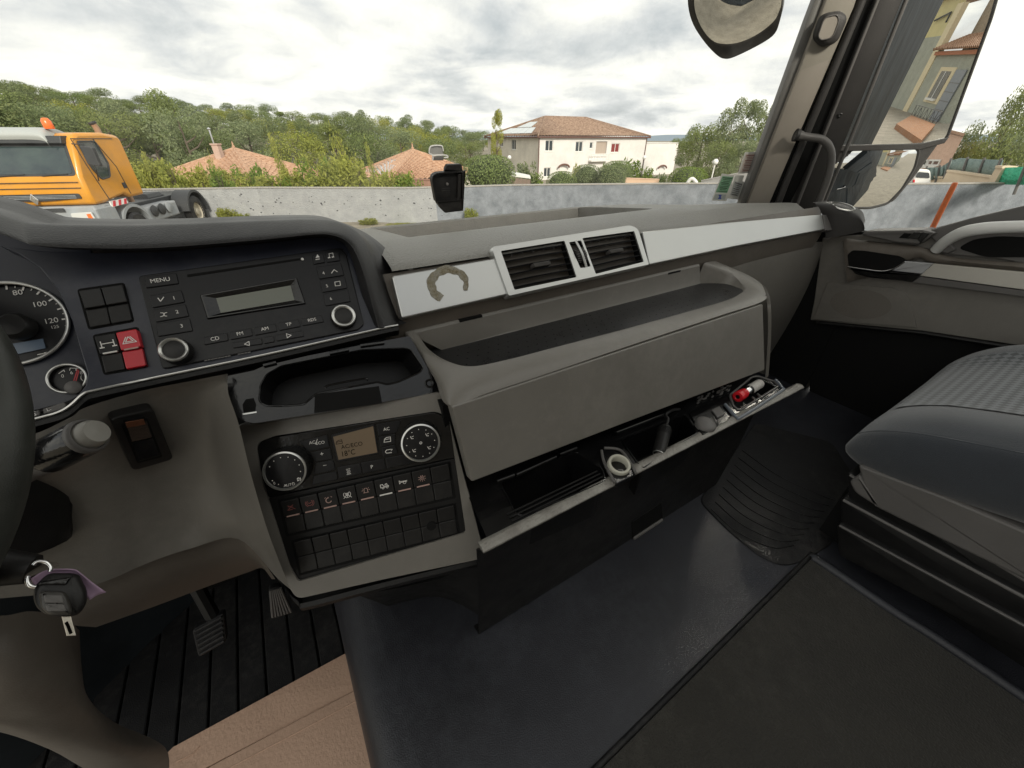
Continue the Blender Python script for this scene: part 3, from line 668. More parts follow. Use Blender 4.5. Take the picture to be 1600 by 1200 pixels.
mb = MB(); mb.prism(rnd(CP.pl([(517, 680), (585, 662.5), (592, 708.5), (527, 722)], .0038), .0012), -CP.n*.003, .0006); dp = obj('display_frame', mb, M['radio'], clim)
mb = MB(); mb.poly(CP.pl([(520.5, 682.5), (583, 666), (589.5, 707), (529, 718.5)], .0042)); obj('display', mb, M['lcdw'], dp)
mb = MB(); mb.text('AC/ECO', CP, CP.px(550, 696, .0042), .0070, .0003, sx=.95); mb.text('18°C', CP, CP.px(544, 708, .0042), .0092, .0003, sx=.85)
mb.line(CP, Lc(.0042, (525, 694), (526, 690), (529, 688), (534, 687), (535, 692.5)), .0006, .0003, closed=True); mb.line(CP, Lc(.0042, (526, 691), (534, 689.3)), .0005, .0003); obj('lettering', mb, M['ink'], dp)
for x, y, rx, h in ((445, 736, 35.5, .020), (657.5, 692, 31.5, .017)):
    for_base = CP.px(x, y, h); 
    k_, c, r = knob(CP, x, y, rx, h, clim, M['silverrim'], M['radio'], ridges=30, rim=.90)
    mb = MB(); u, v = CP.uv(c)
    n_ = 12
    for i in range(n_):
        a = R(-60 + i*300/(n_-1)) if x < 500 else R(i*30)
        a += R(0)
        p = CP.P(u + r*.70*math.sin(a), v + r*.70*math.cos(a), h); mb.lathe([(.0006, .0004), (0, .0005)], p, CP.n, 8)
    if x < 500:
        mb.text('AUTO', CP, CP.P(u+.002, v-r*.72, h), .0042, .0004); mb.text('0', CP, CP.P(u-r*.55, v-r*.50, h), .0042, .0004)
        for du, dv in ((0, 0), (.0024, 0), (0, -.002), (.0024, -.002)): mb.box(CP.P(u+r*.5+du, v-r*.5+dv, h+.0004), .0016, .0013, .0003, (CP.ex, CP.ey, CP.n))
    else:
        for sx, sy in ((-1, 1), (1, 1), (-1, -1), (1, -1)):
            p = (u+sx*r*.38, v+sy*r*.34); mb.line(CP, [CP.P(p[0]-.0018, p[1]+.002, h), CP.P(p[0]-.0008, p[1]-.001, h), CP.P(p[0]+.0014, p[1]-.0012, h)], .0007, .0004); mb.line(CP, [CP.P(p[0]-.0003, p[1]+.0012, h), CP.P(p[0]+.002, p[1]+.0018, h)], .0006, .0004)
        mb.lathe([(.0016, .0004), (.0010, .0004)], CP.P(u, v, h), CP.n, 14)
    obj('lettering', mb, M['print'], k_)
# --- two rows of nine rocker switches
SWF = .0015
mb = MB(); mb.prism(rnd(CP.pl([(419, 778), (713, 716), (727, 831), (467, 907.5), (453, 884)], .0008), .003), -CP.n*.012, .0006); obj('switch_carrier', mb, M['black'], cons)
row1 = [(437, 783), (701, 723), (709, 777), (450, 836)]; row2 = [(458, 846), (709.5, 788), (716, 834), (470, 897)]
for q in (row1, row2):
    mb = MB(); mb.prism(rnd(CP.pl(subq(q, -.012, 1.012, -.04, 1.04), .0012), .002), -CP.n*.001); obj('switch_bay', mb, M['dark'], cons)
def icons():
    def L_(mb, F, u, v, w, segs, wd=.0006):
        for s_ in segs: mb.line(F, [F.P(u+a, v+b, w) for a, b in s_], wd, 0)
    def circ(mb, F, u, v, w, r, a0=0, a1=360, wd=.0006, cu=0, cv=0):
        mb.line(F, [F.P(u+cu+r*math.cos(R(a0+(a1-a0)*i/16)), v+cv+r*math.sin(R(a0+(a1-a0)*i/16)), w) for i in range(17)], wd, 0)
    k = .001
    def i1(mb, F, u, v, w): L_(mb, F, u, v, w, [[(-.004, .003), (.004, -.003)], [(-.004, -.003), (.003, .003)], [(-.003, .001), (.002, .0008)], [(-.003, -.003), (.001, -.003)]])
    def i2(mb, F, u, v, w): circ(mb, F, u, v, w, .0032); circ(mb, F, u, v, w, .0046, 120, 240); circ(mb, F, u, v, w, .0046, -60, 60); L_(mb, F, u, v, w, [[(-.002, .0004), (0, -.0006), (.002, .0006)]])
    def i3(mb, F, u, v, w): circ(mb, F, u, v, w, .003, 100, 330, .0011, 0, -.002); L_(mb, F, u, v, w, [[(-.003, .0042), (.003, .0042), (.0016, .0028), (-.0016, .0028)], [(-.003, .002), (-.004, .001)], [(0, .002), (0, .0006)], [(.003, .002), (.004, .001)]])
    def i4(mb, F, u, v, w): circ(mb, F, u, v, w, .004); circ(mb, F, u, v, w, .0015); L_(mb, F, u, v, w, [[(-.0044, -.0044), (.0044, .0044)], [(-.0044, .0044), (.0044, -.0044)], [(0, 0), (0, -.004)]])
    def i5(mb, F, u, v, w): L_(mb, F, u, v, w, [[(-.002, -.003), (-.002, .001), (-.001, .0024), (.001, .0024), (.002, .001), (.002, -.003)], [(-.003, -.003), (.003, -.003)], [(-.004, .003), (-.003, .002)], [(.004, .003), (.003, .002)], [(0, .0045), (0, .0034)], [(-.0046, 0), (-.0034, 0)], [(.0046, 0), (.0034, 0)]])
    def i6(mb, F, u, v, w): circ(mb, F, u, v, w, .001, cu=-.002, cv=-.0024); circ(mb, F, u, v, w, .001, cu=.003, cv=-.0024); L_(mb, F, u, v, w, [[(-.0046, -.0016), (-.0046, .0022), (-.002, .0022), (-.001, -.0004), (.0046, -.0004), (.0046, -.0016), (-.0046, -.0016)], [(.0005, .001), (.0038, .0032)], [(.001, .003), (.0035, .001)]], .0008)
    def i7(mb, F, u, v, w): L_(mb, F, u, v, w, [[(-.0046, .002), (-.0046, -.002), (-.003, -.0004), (.0046, -.0004)], [(-.0046, .002), (-.003, .0006), (.0046, .0006)]], .0007); circ(mb, F, u, v, w, .0017, cu=.0015, cv=-.0012)
    def i8(mb, F, u, v, w):
        circ(mb, F, u, v, w, .0022, cv=-.0006); L_(mb, F, u, v, w, [[(-.0012, .0014), (-.0012, .003), (.0012, .003), (.0012, .0014)]]); circ(mb, F, u, v, w, .0007, cv=-.0006)
        for a in (200, 235, 270, 305, 340, 160, 20): L_(mb, F, u, v, w, [[(.0032*math.cos(R(a)), -.0006+.0032*math.sin(R(a))), (.0046*math.cos(R(a)), -.0006+.0046*math.sin(R(a)))]])
    return [i1, i2, i3, i4, i5, i6, i7, i8, None]
ic = icons(); icm = ['printr', 'printr', 'printp', 'print', 'printp', 'print', 'print', 'printp', None]
brs = ['printp', 'printp', 'printp', 'printp', 'printp', 'print', 'printp', 'printp', None]
sr = thing('switch_row', 'upper row of nine rocker switches with symbols and pale bars', 'switch row', CP.px(573, 780))
for i in range(9): rocker(CP, subq(row1, i/9, (i+1)/9, 0, 1), M['key'], sr, w=.004, bar=brs[i], icon=ic[i], ikm=icm[i] or 'print')
sr2 = thing('switch_row', 'lower row of nine blank rocker covers with one round hole', 'switch row', CP.px(588, 845))
for i in range(9):
    o1 = rocker(CP, subq(row2, i/9, (i+1)/9, 0, 1), M['key'], sr2, w=.004, name='blank_cover')
    if i == 7:
        mb = MB(); mb.lathe([(0, .0003), (.0058, .0003)], CP.px(674, 822, .0052), CP.n, 24); obj('hole', mb, M['dark'], o1)

# --- glossy open pocket above the climate panel
p1 = at(352, 588, Y=.452); p2 = at(640, 525, Y=.449); p3 = at(540, 639, Y=.408)
PF = Fr(p1, p2-p1, (p1+p2)/2 - p3)
if PF.n.dot(C0-p1) < 0: PF = Fr(p1, p1-p2, (p1+p2)/2-p3)
po = rnd(PF.pl([(353, 588), (396, 579), (412, 572), (480, 556), (560, 540), (640, 525), (660, 560), (690, 612), (540, 638.5), (394, 662), (372, 654), (358, 628)], 0), [.002, 0, 0, 0, 0, .003, 0, .002, 0, .006, .01, .004], 4)
hl = [(405, 627), (407, 602), (417, 585), (440, 572), (500, 560), (565, 547), (632, 544), (642, 547), (661, 574), (656, 582), (622, 597), (605, 601), (590, 597), (540, 606), (495, 615), (486, 622), (475, 632), (440, 634.5), (415, 634)]
hp = rnd(PF.pl(hl, 0), .003, 3)
s2 = PF.pl([(492, 616.5), (592, 603.5), (597, 630), (491, 645.5)], 0)
pocket = thing('storage_pocket', 'open glossy black storage pocket above the climate panel', 'storage pocket', PF.px(520, 600))
fv, ff = bez(PF, po, [hp], 0); mb = MB(); mb.add(fv, ff)
mb.grid([po, [p - PF.n*.015 for p in inset(po, -.0003)]], closed=True)
mb.grid([hp, [p - PF.n*.004 for p in inset(hp, .0008)]], closed=True)
obj('tray', mb, M['gloss'], pocket, smooth=30)
mb = MB(); mb.grid([[p - PF.n*.004 for p in inset(hp, .0008)], [p - PF.n*.055 for p in inset(hp, .004)]], closed=True); mb.poly([p - PF.n*.055 for p in inset(hp, .004)]); obj('well', mb, M['well'], pocket, smooth=30)
mb = MB(); q = rnd(hp, .001, 1); mb.tube([p + PF.n*.0003 for p in hp], .0011, 6, closed=True); obj('rim_bead', mb, M['gloss'], pocket, smooth=60)
mb = MB(); mb.prism([p + PF.n*.0008 for p in s2], -PF.n*.002); obj('slot', mb, M['dark'], pocket)
mb = MB(); mb.tube(cr(PF.pl([(509, 607), (514, 602), (570, 591.5), (573, 595)], -.012), 3), .0012, 6); obj('divider', mb, M['gloss'], pocket, smooth=60)
mb = MB(); c = PF.px(671, 599, .0006); mb.lathe([(.006, 0), (.005, .0008), (.0035, 0), (.0015, -.002), (0, -.002)], c, PF.n, 20); obj('screw', mb, M['key'], pocket, smooth=50)
mb = MB(); mb.prism(PF.pl([(379, 632), (384, 624), (396, 622), (400, 632), (398, 646), (381, 648)], .0008), -PF.n*.002); obj('clip_hole', mb, M['dark'], pocket)
mb = MB(); mb.line(PF, PF.pl([(380, 647), (400, 644)], .001), .0016, 0); obj('clip', mb, M['silverrim'], pocket)
for x0, y0, x1, y1 in ((412, 572, 432, 567), (515, 553, 545, 547), (563, 541, 600, 536)):
    mb = MB(); a, b = PF.px(x0, y0), PF.px(x1, y1); mb.tube([a + PF.n*.002, b + PF.n*.002], .0022, 6); obj('hinge_clip', mb, M['gloss'], pocket)

# --- driver's knee panel (one soft sheet)
KR = [[(-60, 690, .42), (40, 682, .42), (110, 652, .425), (135, 636, .43), (220, 611, .438), (300, 595, .437), (350, 585, .43), (356, 584, .445)],
      [(-60, 730, .42), (45, 720, .42), (115, 690, .428), (158, 665, .440), (235, 637, .452), (305, 616, .450), (348, 612, .436), (357, 615, .425)],
      [(-60, 790, .44), (60, 770, .44), (130, 738, .445), (182, 720, .455), (255, 700, .466), (322, 680, .458), (360, 668, .425), (373, 663, .405)],
      [(-60, 830, .45), (75, 815, .45), (155, 785, .452), (212, 768, .462), (275, 755, .468), (338, 745, .452), (376, 742, .41), (393, 744, .3825)],
      [(-60, 880, .45), (90, 865, .45), (168, 845, .452), (230, 830, .460), (298, 818, .460), (358, 812, .43), (400, 826, .385), (420, 834, .352)],
      [(-60, 940, .45), (100, 925, .45), (168, 907, .450), (230, 880, .455), (298, 857, .450), (372, 842, .43), (432, 902, .365), (454, 921, .335)]]
mb = MB(); mb.loft([[at(x, y, Y=Y) for x, y, Y in r_] for r_ in KR], 6, 6); obj('knee_panel', mb, M['dash'], dash, smooth=80)
mb = MB(); mb.loft([[(at(x, y, Y=Y)) for x, y, Y in r_] for r_ in [[(60, 960, .475), (168, 905, .47), (300, 854, .465), (375, 838, .455), (400, 860, .44), (430, 905, .42)], [(100, 975, .475), (200, 935, .47), (300, 895, .465), (370, 872, .455), (400, 875, .445), (425, 905, .43)], [(150, 980, .49), (240, 948, .485), (320, 918, .48), (385, 895, .475), (410, 888, .47), (425, 905, .46)]]], 5, 4)
obj('lower_knee_panel', mb, M['dashd'], dash, smooth=60)
# rocker set into the knee panel
q = [(176, 656), (240, 639), (270, 716), (208, 737)]
c3 = [at(x, y, Y=Y) for (x, y), Y in zip(q, (.440, .450, .464, .458))]
KF = Fr((c3[0]+c3[1]+c3[2]+c3[3])/4 - V((0, .004, 0)), c3[1]-c3[0], (c3[0]+c3[1])-(c3[2]+c3[3]))
lsw = thing('rocker_switch', 'single black rocker switch set in the grey knee panel', 'switch', KF.o)
mb = MB(); mb.prism(rnd(KF.pl([(172, 655), (240, 639), (272, 718), (208, 737)], .006), .006, 5), -KF.n*.02, .0015); obj('bezel', mb, M['key'], lsw)
mb = MB(); mb.prism(rnd(KF.pl([(189, 663), (230, 653), (254, 714), (215, 724)], .0063), .002, 3), -KF.n*.001); obj('recess', mb, M['dark'], lsw)
rq = [(194, 661), (228, 655), (250, 712), (216, 721)]
button(KF, subq(rq, 0, 1, 0, .5), .010, .01, M['gloss'], lsw, 'upper_half', tilt=.003); button(KF, subq(rq, 0, 1, .52, 1), .0085, .01, M['gloss'], lsw, 'lower_half')
mb = MB(); mb.prism(KF.pl(subq(rq, .06, .9, .0, .13), .0130), -KF.n*.001); obj('amber_lens', mb, mat('amber lens', (.12, .045, .022), .3), lsw)
# ================================================================== OPEN DRAWER UNDER THE SHELF
dl = at(752, 857, Y=.25); dr_ = at(1252, 603, Y=.25)
DP = Fr(dl, dr_-dl, V((0, 1, 0)))
drw = thing('storage_drawer', 'open black storage drawer with compartments and worn silver edge below the shelf flap', 'drawer', dl.lerp(dr_, .4))
comp = [rnd(DP.pl(q), .006, 4) for q in ([(779, 752), (900, 706), (941, 733), (946, 751), (936, 757), (812, 808), (803, 798), (790, 770)],
        [(970, 688), (1070, 648), (1090, 677), (1003, 733)], [(1140, 618), (1174, 590), (1183, 588), (1209, 596), (1216, 604), (1155, 642), (1146, 636)])]
uL, vL = 0, 0; Wd = (dr_-dl).length
op = [DP.P(.012, .008), DP.P(Wd-.05, .008), DP.P(Wd-.05, .14), DP.P(.03, .14)]
fv, ff = bez(DP, op, comp, 0); mb = MB(); mb.add(fv, ff)
wl_ = MB()
for c_, dpt_ in zip(comp, (.07, .06, .035)):
    b_ = [p - DP.n*dpt_ for p in inset(c_, .003)]; wm = MB(); wm.grid([c_, b_], closed=True); wm.poly(b_); obj('compartment', wm, M['well'], drw, smooth=30)
obj('tray', mb, M['gloss'], drw, smooth=30)
for i, c_ in enumerate(comp):
    mb = MB(); mb.tube([p + DP.n*.0006 for p in c_], .0022 if i == 2 else .0014, 6, closed=True); obj('compartment_rim', mb, M['greyp'] if i == 2 else M['gloss'], drw, smooth=60)
mb = MB(); mb.tube(cr(DP.pl([(1133, 632), (1150, 651), (1160, 650), (1219, 612), (1222, 606), (1212, 594)], .003), 4), .003, 8); obj('compartment_rim', mb, mat('blue grey rim', (.16, .18, .21), .35), drw, smooth=60)
# worn silver edge, faces, grip
mb = MB(); e0 = [dl, dl.lerp(dr_, .25), dl.lerp(dr_, .5), dl.lerp(dr_, .75), dr_]
mb.grid([[p + V((0, .010, .000)), p + V((0, .004, .0022)), p + V((0, -.002, .0018)), p + V((0, -.0055, .0)), p + V((0, -.0055, -.0025)), p + V((0, .002, -.004)), p + V((0, .012, -.004)), p + V((0, .010, .000))] for p in e0])
mb.poly([e0[-1] + V(q) for q in ((0, .010, .001), (0, .004, .0035), (0, -.001, .0032), (0, -.005, 0), (0, -.005, -.004), (0, .002, -.007), (0, .012, -.007))])
obj('front_edge', mb, mat('worn edge', (.17, .155, .14), .42, col2=(.34, .33, .30), vscale=22, bump=.5, bscale=250), drw, smooth=50)
mb = MB(); mb.box(DP.P(.030, .115, -.014), .024, .03, .03); mb.box(DP.P(.046, .09, -.006), .008, .05, .010); obj('end_bracket', mb, M['black'], drw, bevel=.003)
mb = MB(); fr0 = [DP.P(u, .002, -.006) for u in (0, .15, .3, .45, .6, Wd-.12)]
mb.grid([[p, p + V((0, .012, -.012)), p + V((0, .016, -.10)), p + V((0, .030, -.25)), V((p.x, p.y+.06, CAMZ-.665))] for p in fr0]); obj('front_panel', mb, M['black'], drw, smooth=40)
DF = Fr(fr0[0] + V((0, .014, -.06)), fr0[3]-fr0[0], V((0, -.014, .15)))
mb = MB(); g = DF.pl([(988, 816), (1034, 785), (1036, 812), (988, 845)], .003); g2 = rnd(g, .004, 3)
mb.prism(g2, -DF.n*.003, .0008); hd = obj('grip_recess', mb, M['dark'], drw)
mb = MB(); a, b = DF.px(990, 841, .004), DF.px(1034, 812, .004); mb.tube([a, b], .004, 8); obj('grip_edge', mb, M['greyp'], hd, smooth=60)
# long ribs of the tray and its sockets
for t_ in (.014, .020, .026):
    mb = MB(); mb.tube([DP.P(.05, t_, .001), DP.P(.20, t_, .001)], .0012, 6); obj('tray_rib', mb, M['black'], drw)
for x0, y0, x1, y1 in ((776, 752, 803, 742), (806, 742, 868, 714), (874, 710, 900, 700), (962, 676, 1040, 646)):
    mb = MB(); mb.tube([DP.px(x0, y0, .006), DP.px(x1, y1, .006)], .004, 8); obj('hinge_bar', mb, M['gloss'], drw, smooth=50)
mb = MB(); mb.prism(rnd(DP.pl([(938, 702), (970, 688), (996, 739), (963, 756)], .004), .003), -DP.n*.006, .001); sp = obj('socket_plate', mb, M['gloss'], drw)
for pp in ([(940, 704), (944, 722), (960, 754)], [(944, 700), (968, 703), (984, 722), (994, 740)]):
    mb = MB(); mb.tube(cr(DP.pl(pp, .006), 6), .0022, 8); obj('plate_bead', mb, M['greyp'], sp, smooth=60)
c = DP.px(968, 725, .012); mb = MB(); mb.lathe([(.0165, -.010), (.0165, -.001), (.0155, .001), (.0125, .0012), (.0115, -.001), (.0115, -.03)], c, (DP.n*.95 - V((.10, .25, 0))), 36)
lr = obj('lighter_socket', mb, mat('ivory ring', (.50, .49, .42), .3), drw, smooth=50)
mb = MB(); mb.lathe([(0, -.002), (.0115, -.002)], c - DP.n*.018, DP.n, 24); obj('socket_floor', mb, M['dark'], lr)
c = DP.px(1104, 661, .010); mb = MB(); mb.prism(rnd(DP.pl([(1077, 646), (1117, 628), (1140, 655), (1098, 680)], .003), .003), -DP.n*.006, .001); bp_ = obj('socket_plate', mb, M['gloss'], drw)
mb = MB(); mb.lathe([(.0165, -.008), (.0160, -.001), (.013, .0015), (.006, .0025), (0, .003)], c, (DP.n*.95 - V((.08, .2, 0))), 32); obj('round_cap', mb, M['greyp'], bp_, smooth=60)
mb = MB(); mb.prism(rnd(DP.pl([(1112, 640), (1124, 634), (1133, 646), (1121, 652)], .006), .002), -DP.n*.004, .001); obj('square_cap', mb, M['greyp'], bp_)
mb = MB()
for i in range(26):
    x = 1088 + rng.random()*60; y = 622 - (x-1088)*.42 + rng.random()*10; mb.box(DP.px(x, y, .003), .004+.006*rng.random(), .0015, .003, (DP.ex, DP.ey, DP.n))
obj('mechanism', mb, M['greyp'], drw)
# --- things lying in the drawer
pl_ = thing('plug_connector', 'black socket plug with ribbed neck hanging on its cable in the open drawer', 'plug', DP.px(1035, 685, .01))
pa, pb = DP.px(1029, 709, -.004), DP.px(1041, 664, .016); ax = (pb-pa).normalized(); ln = (pb-pa).length
mb = MB(); mb.lathe([(.006, .001), (.0085, 0), (.0095, .0015), (.0098, .004), (.0098, ln*.62), (.0102, ln*.64), (.0102, ln*.86), (.0075, ln*.93), (.004, ln)], pa, ax, 28); obj('body', mb, M['key'], pl_, smooth=40)
mb = MB(); mb.lathe([(.0075, -.0003), (.0088, -.0004), (.0088, .0006)], pa, ax, 28); obj('end_ring', mb, M['silverrim'], pl_)
for i in range(5):
    mb = MB(); cc = pa + ax*(ln*(.66+.045*i)); e = ax.orthogonal().normalized(); g = ax.cross(e); mb.tube([cc + (e*math.cos(2*math.pi*k/20)+g*math.sin(2*math.pi*k/20))*.0104 for k in range(20)], .0007, 6, closed=True); obj('rib', mb, M['black'], pl_)
mb = MB(); mb.tube(cr([pb - ax*.002, pb + ax*.012, DP.px(1040, 648, .02), DP.px(1052, 640, .012), DP.px(1066, 640, -.01)], 6), .0028, 8); obj('cable', mb, M['black'], pl_, smooth=60)
ch = thing('usb_charger', 'red and white car charger lying in the right compartment of the drawer', 'charger', DP.px(1168, 612, -.012))
ca, cb = DP.px(1153, 620, .002), DP.px(1186, 600, .002); ax = (cb-ca).normalized(); ln = (cb-ca).length
mb = MB(); mb.lathe([(.004, -.001), (.0052, -.002), (.0095, -.0015), (.0102, .001), (.0102, ln*.16), (.0088, ln*.20), (.0094, ln*.24), (.0088, ln*.30)], ca, ax, 32); obj('red_collar', mb, mat('bright red plastic', (.70, .02, .03), .25), ch, smooth=40)
mb = MB(); mb.lathe([(0, .001), (.0055, .0008)], ca, ax, 24); obj('port', mb, M['dark'], ch)
mb = MB(); mb.lathe([(.0078, ln*.28), (.0082, ln*.30), (.0082, ln*.5)], ca, ax, 32); obj('metal_band', mb, M['chrome'], ch, smooth=40)
mb = MB(); mb.lathe([(.0090, ln*.48), (.0092, ln*.53), (.0090, ln*.54)], ca, ax, 32); obj('seal_ring', mb, M['black'], ch)
mb = MB(); mb.lathe([(.0088, ln*.54), (.0094, ln*.56), (.0094, ln*.98), (.0085, ln*1.04), (.004, ln*1.08), (0, ln*1.08)], ca, ax, 32); obj('white_body', mb, mat('grubby white', (.52, .50, .47), .5, var=.15, vscale=200), ch, smooth=50)
for x0, y0, x1, y1 in ((1176, 621, 1183, 628), (1184, 616, 1191, 623)):
    mb = MB(); mb.tube([DP.px(x0, y0, -.002), DP.px(x1, y1, .001)], .0022, 8); obj('compartment_finger', mb, M['greyp'], drw, smooth=60)
# --- foot of the console beside the drawer
mb = MB()
f0 = cr([at(560, 930, Y=.37), at(640, 915, Y=.345), at(700, 900, Y=.325), at(757, 872, Y=.295)], 4)
f1 = cr([at(640, 960, Y=.44), at(680, 945, Y=.42), at(712, 950, Y=.36), at(766, 972, Y=.29)], 4)
mb.grid([[a + V((0, .02, .0)), a, a.lerp(b, .3), a.lerp(b, .7), b, b + V((.004, .06, 0))] for a, b in zip(f0, f1)]); obj('console_foot', mb, M['black'], cons, smooth=50)
mb = MB(); mb.grid([[at(757, 866, Y=.292), at(766, 972, Y=.288)], [at(757, 866, Y=.292)+V((.004, .1, 0)), at(766, 972, Y=.288)+V((.004, .1, 0))]]); obj('console_side', mb, M['black'], cons)

# ================================================================== STEERING WHEEL, STALK, KEY, COLUMN
w1, w2, w3 = at(-62, 508, Y=.425), at(-4, 660, Y=.365), at(-60, 885, Y=.315)
a, b = w2-w1, w3-w1; nrm = a.cross(b); cen = w1 + (b*a.length_squared - a*b.length_squared).cross(nrm)*(-1)/(2*nrm.length_squared)
cen = w1 + (nrm.cross(a)*b.length_squared + b.cross(nrm)*a.length_squared)/(2*nrm.length_squared); rad_ = (w1-cen).length
print('wheel radius', rad_, tuple(cen))
sw = thing('steering_wheel', 'dark worn leather steering wheel rim at the left edge of the photo', 'steering wheel', cen)
e1 = (w2-cen).normalized(); e2 = nrm.normalized().cross(e1)
mb = MB(); mb.tube([cen + (e1*math.cos(2*math.pi*k/96)+e2*math.sin(2*math.pi*k/96))*rad_ for k in range(96)], .0165, 18, closed=True); obj('rim', mb, M['leather'], sw, smooth=60)
mb = MB(); nn = nrm.normalized(); nn = nn if nn.dot(C0-cen) > 0 else -nn
mb.lathe([(.03, -.09), (.06, -.06), (.075, -.03), (.07, -.018), (0, -.012)], cen, nn, 32); obj('hub', mb, M['key'], sw, smooth=50)
for a_ in (150, 210, 90, 270):
    d_ = e1*math.cos(R(a_)) + e2*math.sin(R(a_)); mb = MB(); mb.tube([cen + d_*.05 - nn*.03, cen + d_*(rad_*.6) - nn*.018, cen + d_*(rad_-.005)], [.018, .014, .011], 10); obj('spoke', mb, M['key'], sw, smooth=60)
# indicator stalk
st_ = thing('indicator_stalk', 'black indicator stalk with pale grey push cap beside the steering wheel', 'stalk', at(60, 720, Y=.385))
sa, sb_ = at(-60, 782, Y=.445), at(149, 675, Y=.395); ax = (sb_-sa).normalized(); ln = (sb_-sa).length
mb = MB(); mb.lathe([(.011, 0), (.0122, ln*.25), (.0128, ln*.60), (.0142, ln*.62), (.0148, ln*.66)], sa, ax, 28); obj('lever', mb, M['greyp'], st_, smooth=50)
mb = MB(); mb.lathe([(.0148, ln*.66), (.0155, ln*.68), (.0155, ln*.90), (.0148, ln*.93)], sa, ax, 28); rg = obj('rotary_sleeve', mb, M['gloss'], st_, smooth=40)
mb = MB(); mb.lathe([(.0142, ln*.915), (.0153, ln*.93), (.0148, ln*.955), (.0130, ln*.965), (.0118, ln*.955)], sa, ax, 28); obj('rim_ring', mb, M['greyp'], st_, smooth=50)
mb = MB(); mb.lathe([(.0118, ln*.94), (.0114, ln*.99), (.0095, ln*1.015), (0, ln*1.02)], sa, ax, 28); obj('push_cap', mb, mat('pale grey cap', (.27, .26, .235), .4), st_, smooth=50)
SF = Fr(sa + ax*(ln*.80) + (C0-sa).normalized()*.0158, ax, CU)
mb = MB()
for x, y, q in ((100, 683, -1), (116, 681, 1)):
    p = SF.px(x, y, 0); u, v = SF.uv(p); mb.poly([SF.P(u-q*.002, v-.002), SF.P(u+q*.0022, v), SF.P(u-q*.002, v+.002)][::q])
obj('arrow_mark', mb, M['print'], rg)
# lower column cowl and the dark hollow behind
col_ = thing('steering_column', 'brown grey lower cover of the steering column at bottom left', 'steering column', at(60, 1050, Y=.33))
mb = MB(); mb.loft([[at(x, y, Y=Y) for x, y, Y in r_] for r_ in
  [[(-80, 950, .36), (0, 962, .35), (50, 955, .36), (100, 965, .385), (124, 985, .42)], [(-80, 1020, .33), (0, 1010, .325), (60, 1010, .335), (112, 1025, .36), (128, 1045, .41)],
   [(-80, 1080, .32), (10, 1075, .31), (80, 1075, .32), (130, 1085, .345), (138, 1090, .40)], [(-80, 1115, .32), (0, 1118, .315), (85, 1125, .32), (165, 1135, .345), (178, 1128, .39)],
   [(-80, 1128, .33), (0, 1136, .325), (80, 1162, .33), (190, 1180, .34), (258, 1168, .37)], [(-80, 1136, .40), (0, 1144, .40), (80, 1172, .40), (165, 1215, .38), (262, 1222, .38)]]], 6, 6)
obj('lower_cowl', mb, M['dashd'], col_, smooth=80)
mb = MB(); mb.tube([at(-60, 740, Y=.45), at(20, 790, Y=.46), at(40, 860, Y=.44)], [.05, .045, .03], 14); obj('column_tube', mb, M['black'], col_, smooth=60)
mb = MB(); mb.tube([at(-40, 900, Y=.34), at(0, 886, Y=.335), at(52, 889, Y=.33)], [.014, .013, .010], 14); obj('ignition_barrel', mb, M['key'], col_, smooth=50)
mb = MB(); mb.prism(rnd(Fr(at(-20, 905, Y=.335), RV, CU).pl([(-60, 905), (35, 898), (45, 903), (-60, 935)]), .002), CF*.02, .002); obj('barrel_shroud', mb, M['dashd'], col_)
# key with remote fob
KY_n = -D(95, 925).normalized(); KY = Fr(at(95, 930, Y=.31), RV - KY_n*RV.dot(KY_n), KY_n.cross(RV - KY_n*RV.dot(KY_n)))
ky = thing('ignition_key', 'black remote key fob with lilac tag hanging from the ignition', 'key', KY.o)
mb = MB(); out_ = rnd(KY.pl([(52, 918), (62, 907), (76, 895), (112, 895), (124, 898), (138, 925), (135, 945), (124, 961), (108, 964), (72, 962), (57, 950), (52, 938)], .004), .004, 3)
mb.prism(out_, -KY.n*.016, .004); obj('fob', mb, M['key'], ky, smooth=50)
mb = MB(); mb.prism(rnd(KY.pl([(60, 923), (103, 924), (113, 950), (112, 962), (76, 961), (64, 950)], .0085), .003, 3), -KY.n*.008, .0025); obj('fob_face', mb, mat('worn fob plastic', (.045, .042, .038), .38, bump=.2, bscale=900), ky, smooth=50)
mb = MB(); mb.prism(rnd(KY.pl([(62, 909), (112, 901), (104, 914), (60, 914)], .0055), .001), -KY.n*.003, .001); obj('fob_shoulder', mb, M['gloss'], ky)
for q in ([(68, 929.5), (97, 930), (101, 942.5), (70, 942)], [(70, 943.5), (101, 944), (104, 955), (74, 955.5)]):
    mb = MB(); mb.prism(rnd(KY.pl(q, .0098), .001), -KY.n*.002, .0006); b_ = obj('fob_button', mb, M['greyp'], ky)
mb = MB(); p = KY.px(86, 949, .0099); u_, v_ = KY.uv(p); mb.poly([KY.P(u_-.001+q*math.cos(R(a)), v_+.0015+q*math.sin(R(a)), .0105) for a, q in ((90, .0016), (126, .0006), (162, .0020), (198, .0008), (234, .0018), (270, .0006), (306, .0017), (342, .0007), (18, .0019), (54, .0007))]); obj('emblem', mb, M['greyp'], ky)
mb = MB(); mb.prism(KY.pl([(96, 963), (111, 963), (119, 993), (104, 994)], .002), -KY.n*.003, .0004); bl = obj('key_blade', mb, mat('key steel', (.62, .58, .50), .35, metal=.6), ky)
mb = MB(); mb.tube(KY.pl([(103, 972), (106, 977), (108, 982), (111, 990)], .0022), .0009, 6); obj('blade_groove', mb, M['ink'], bl)
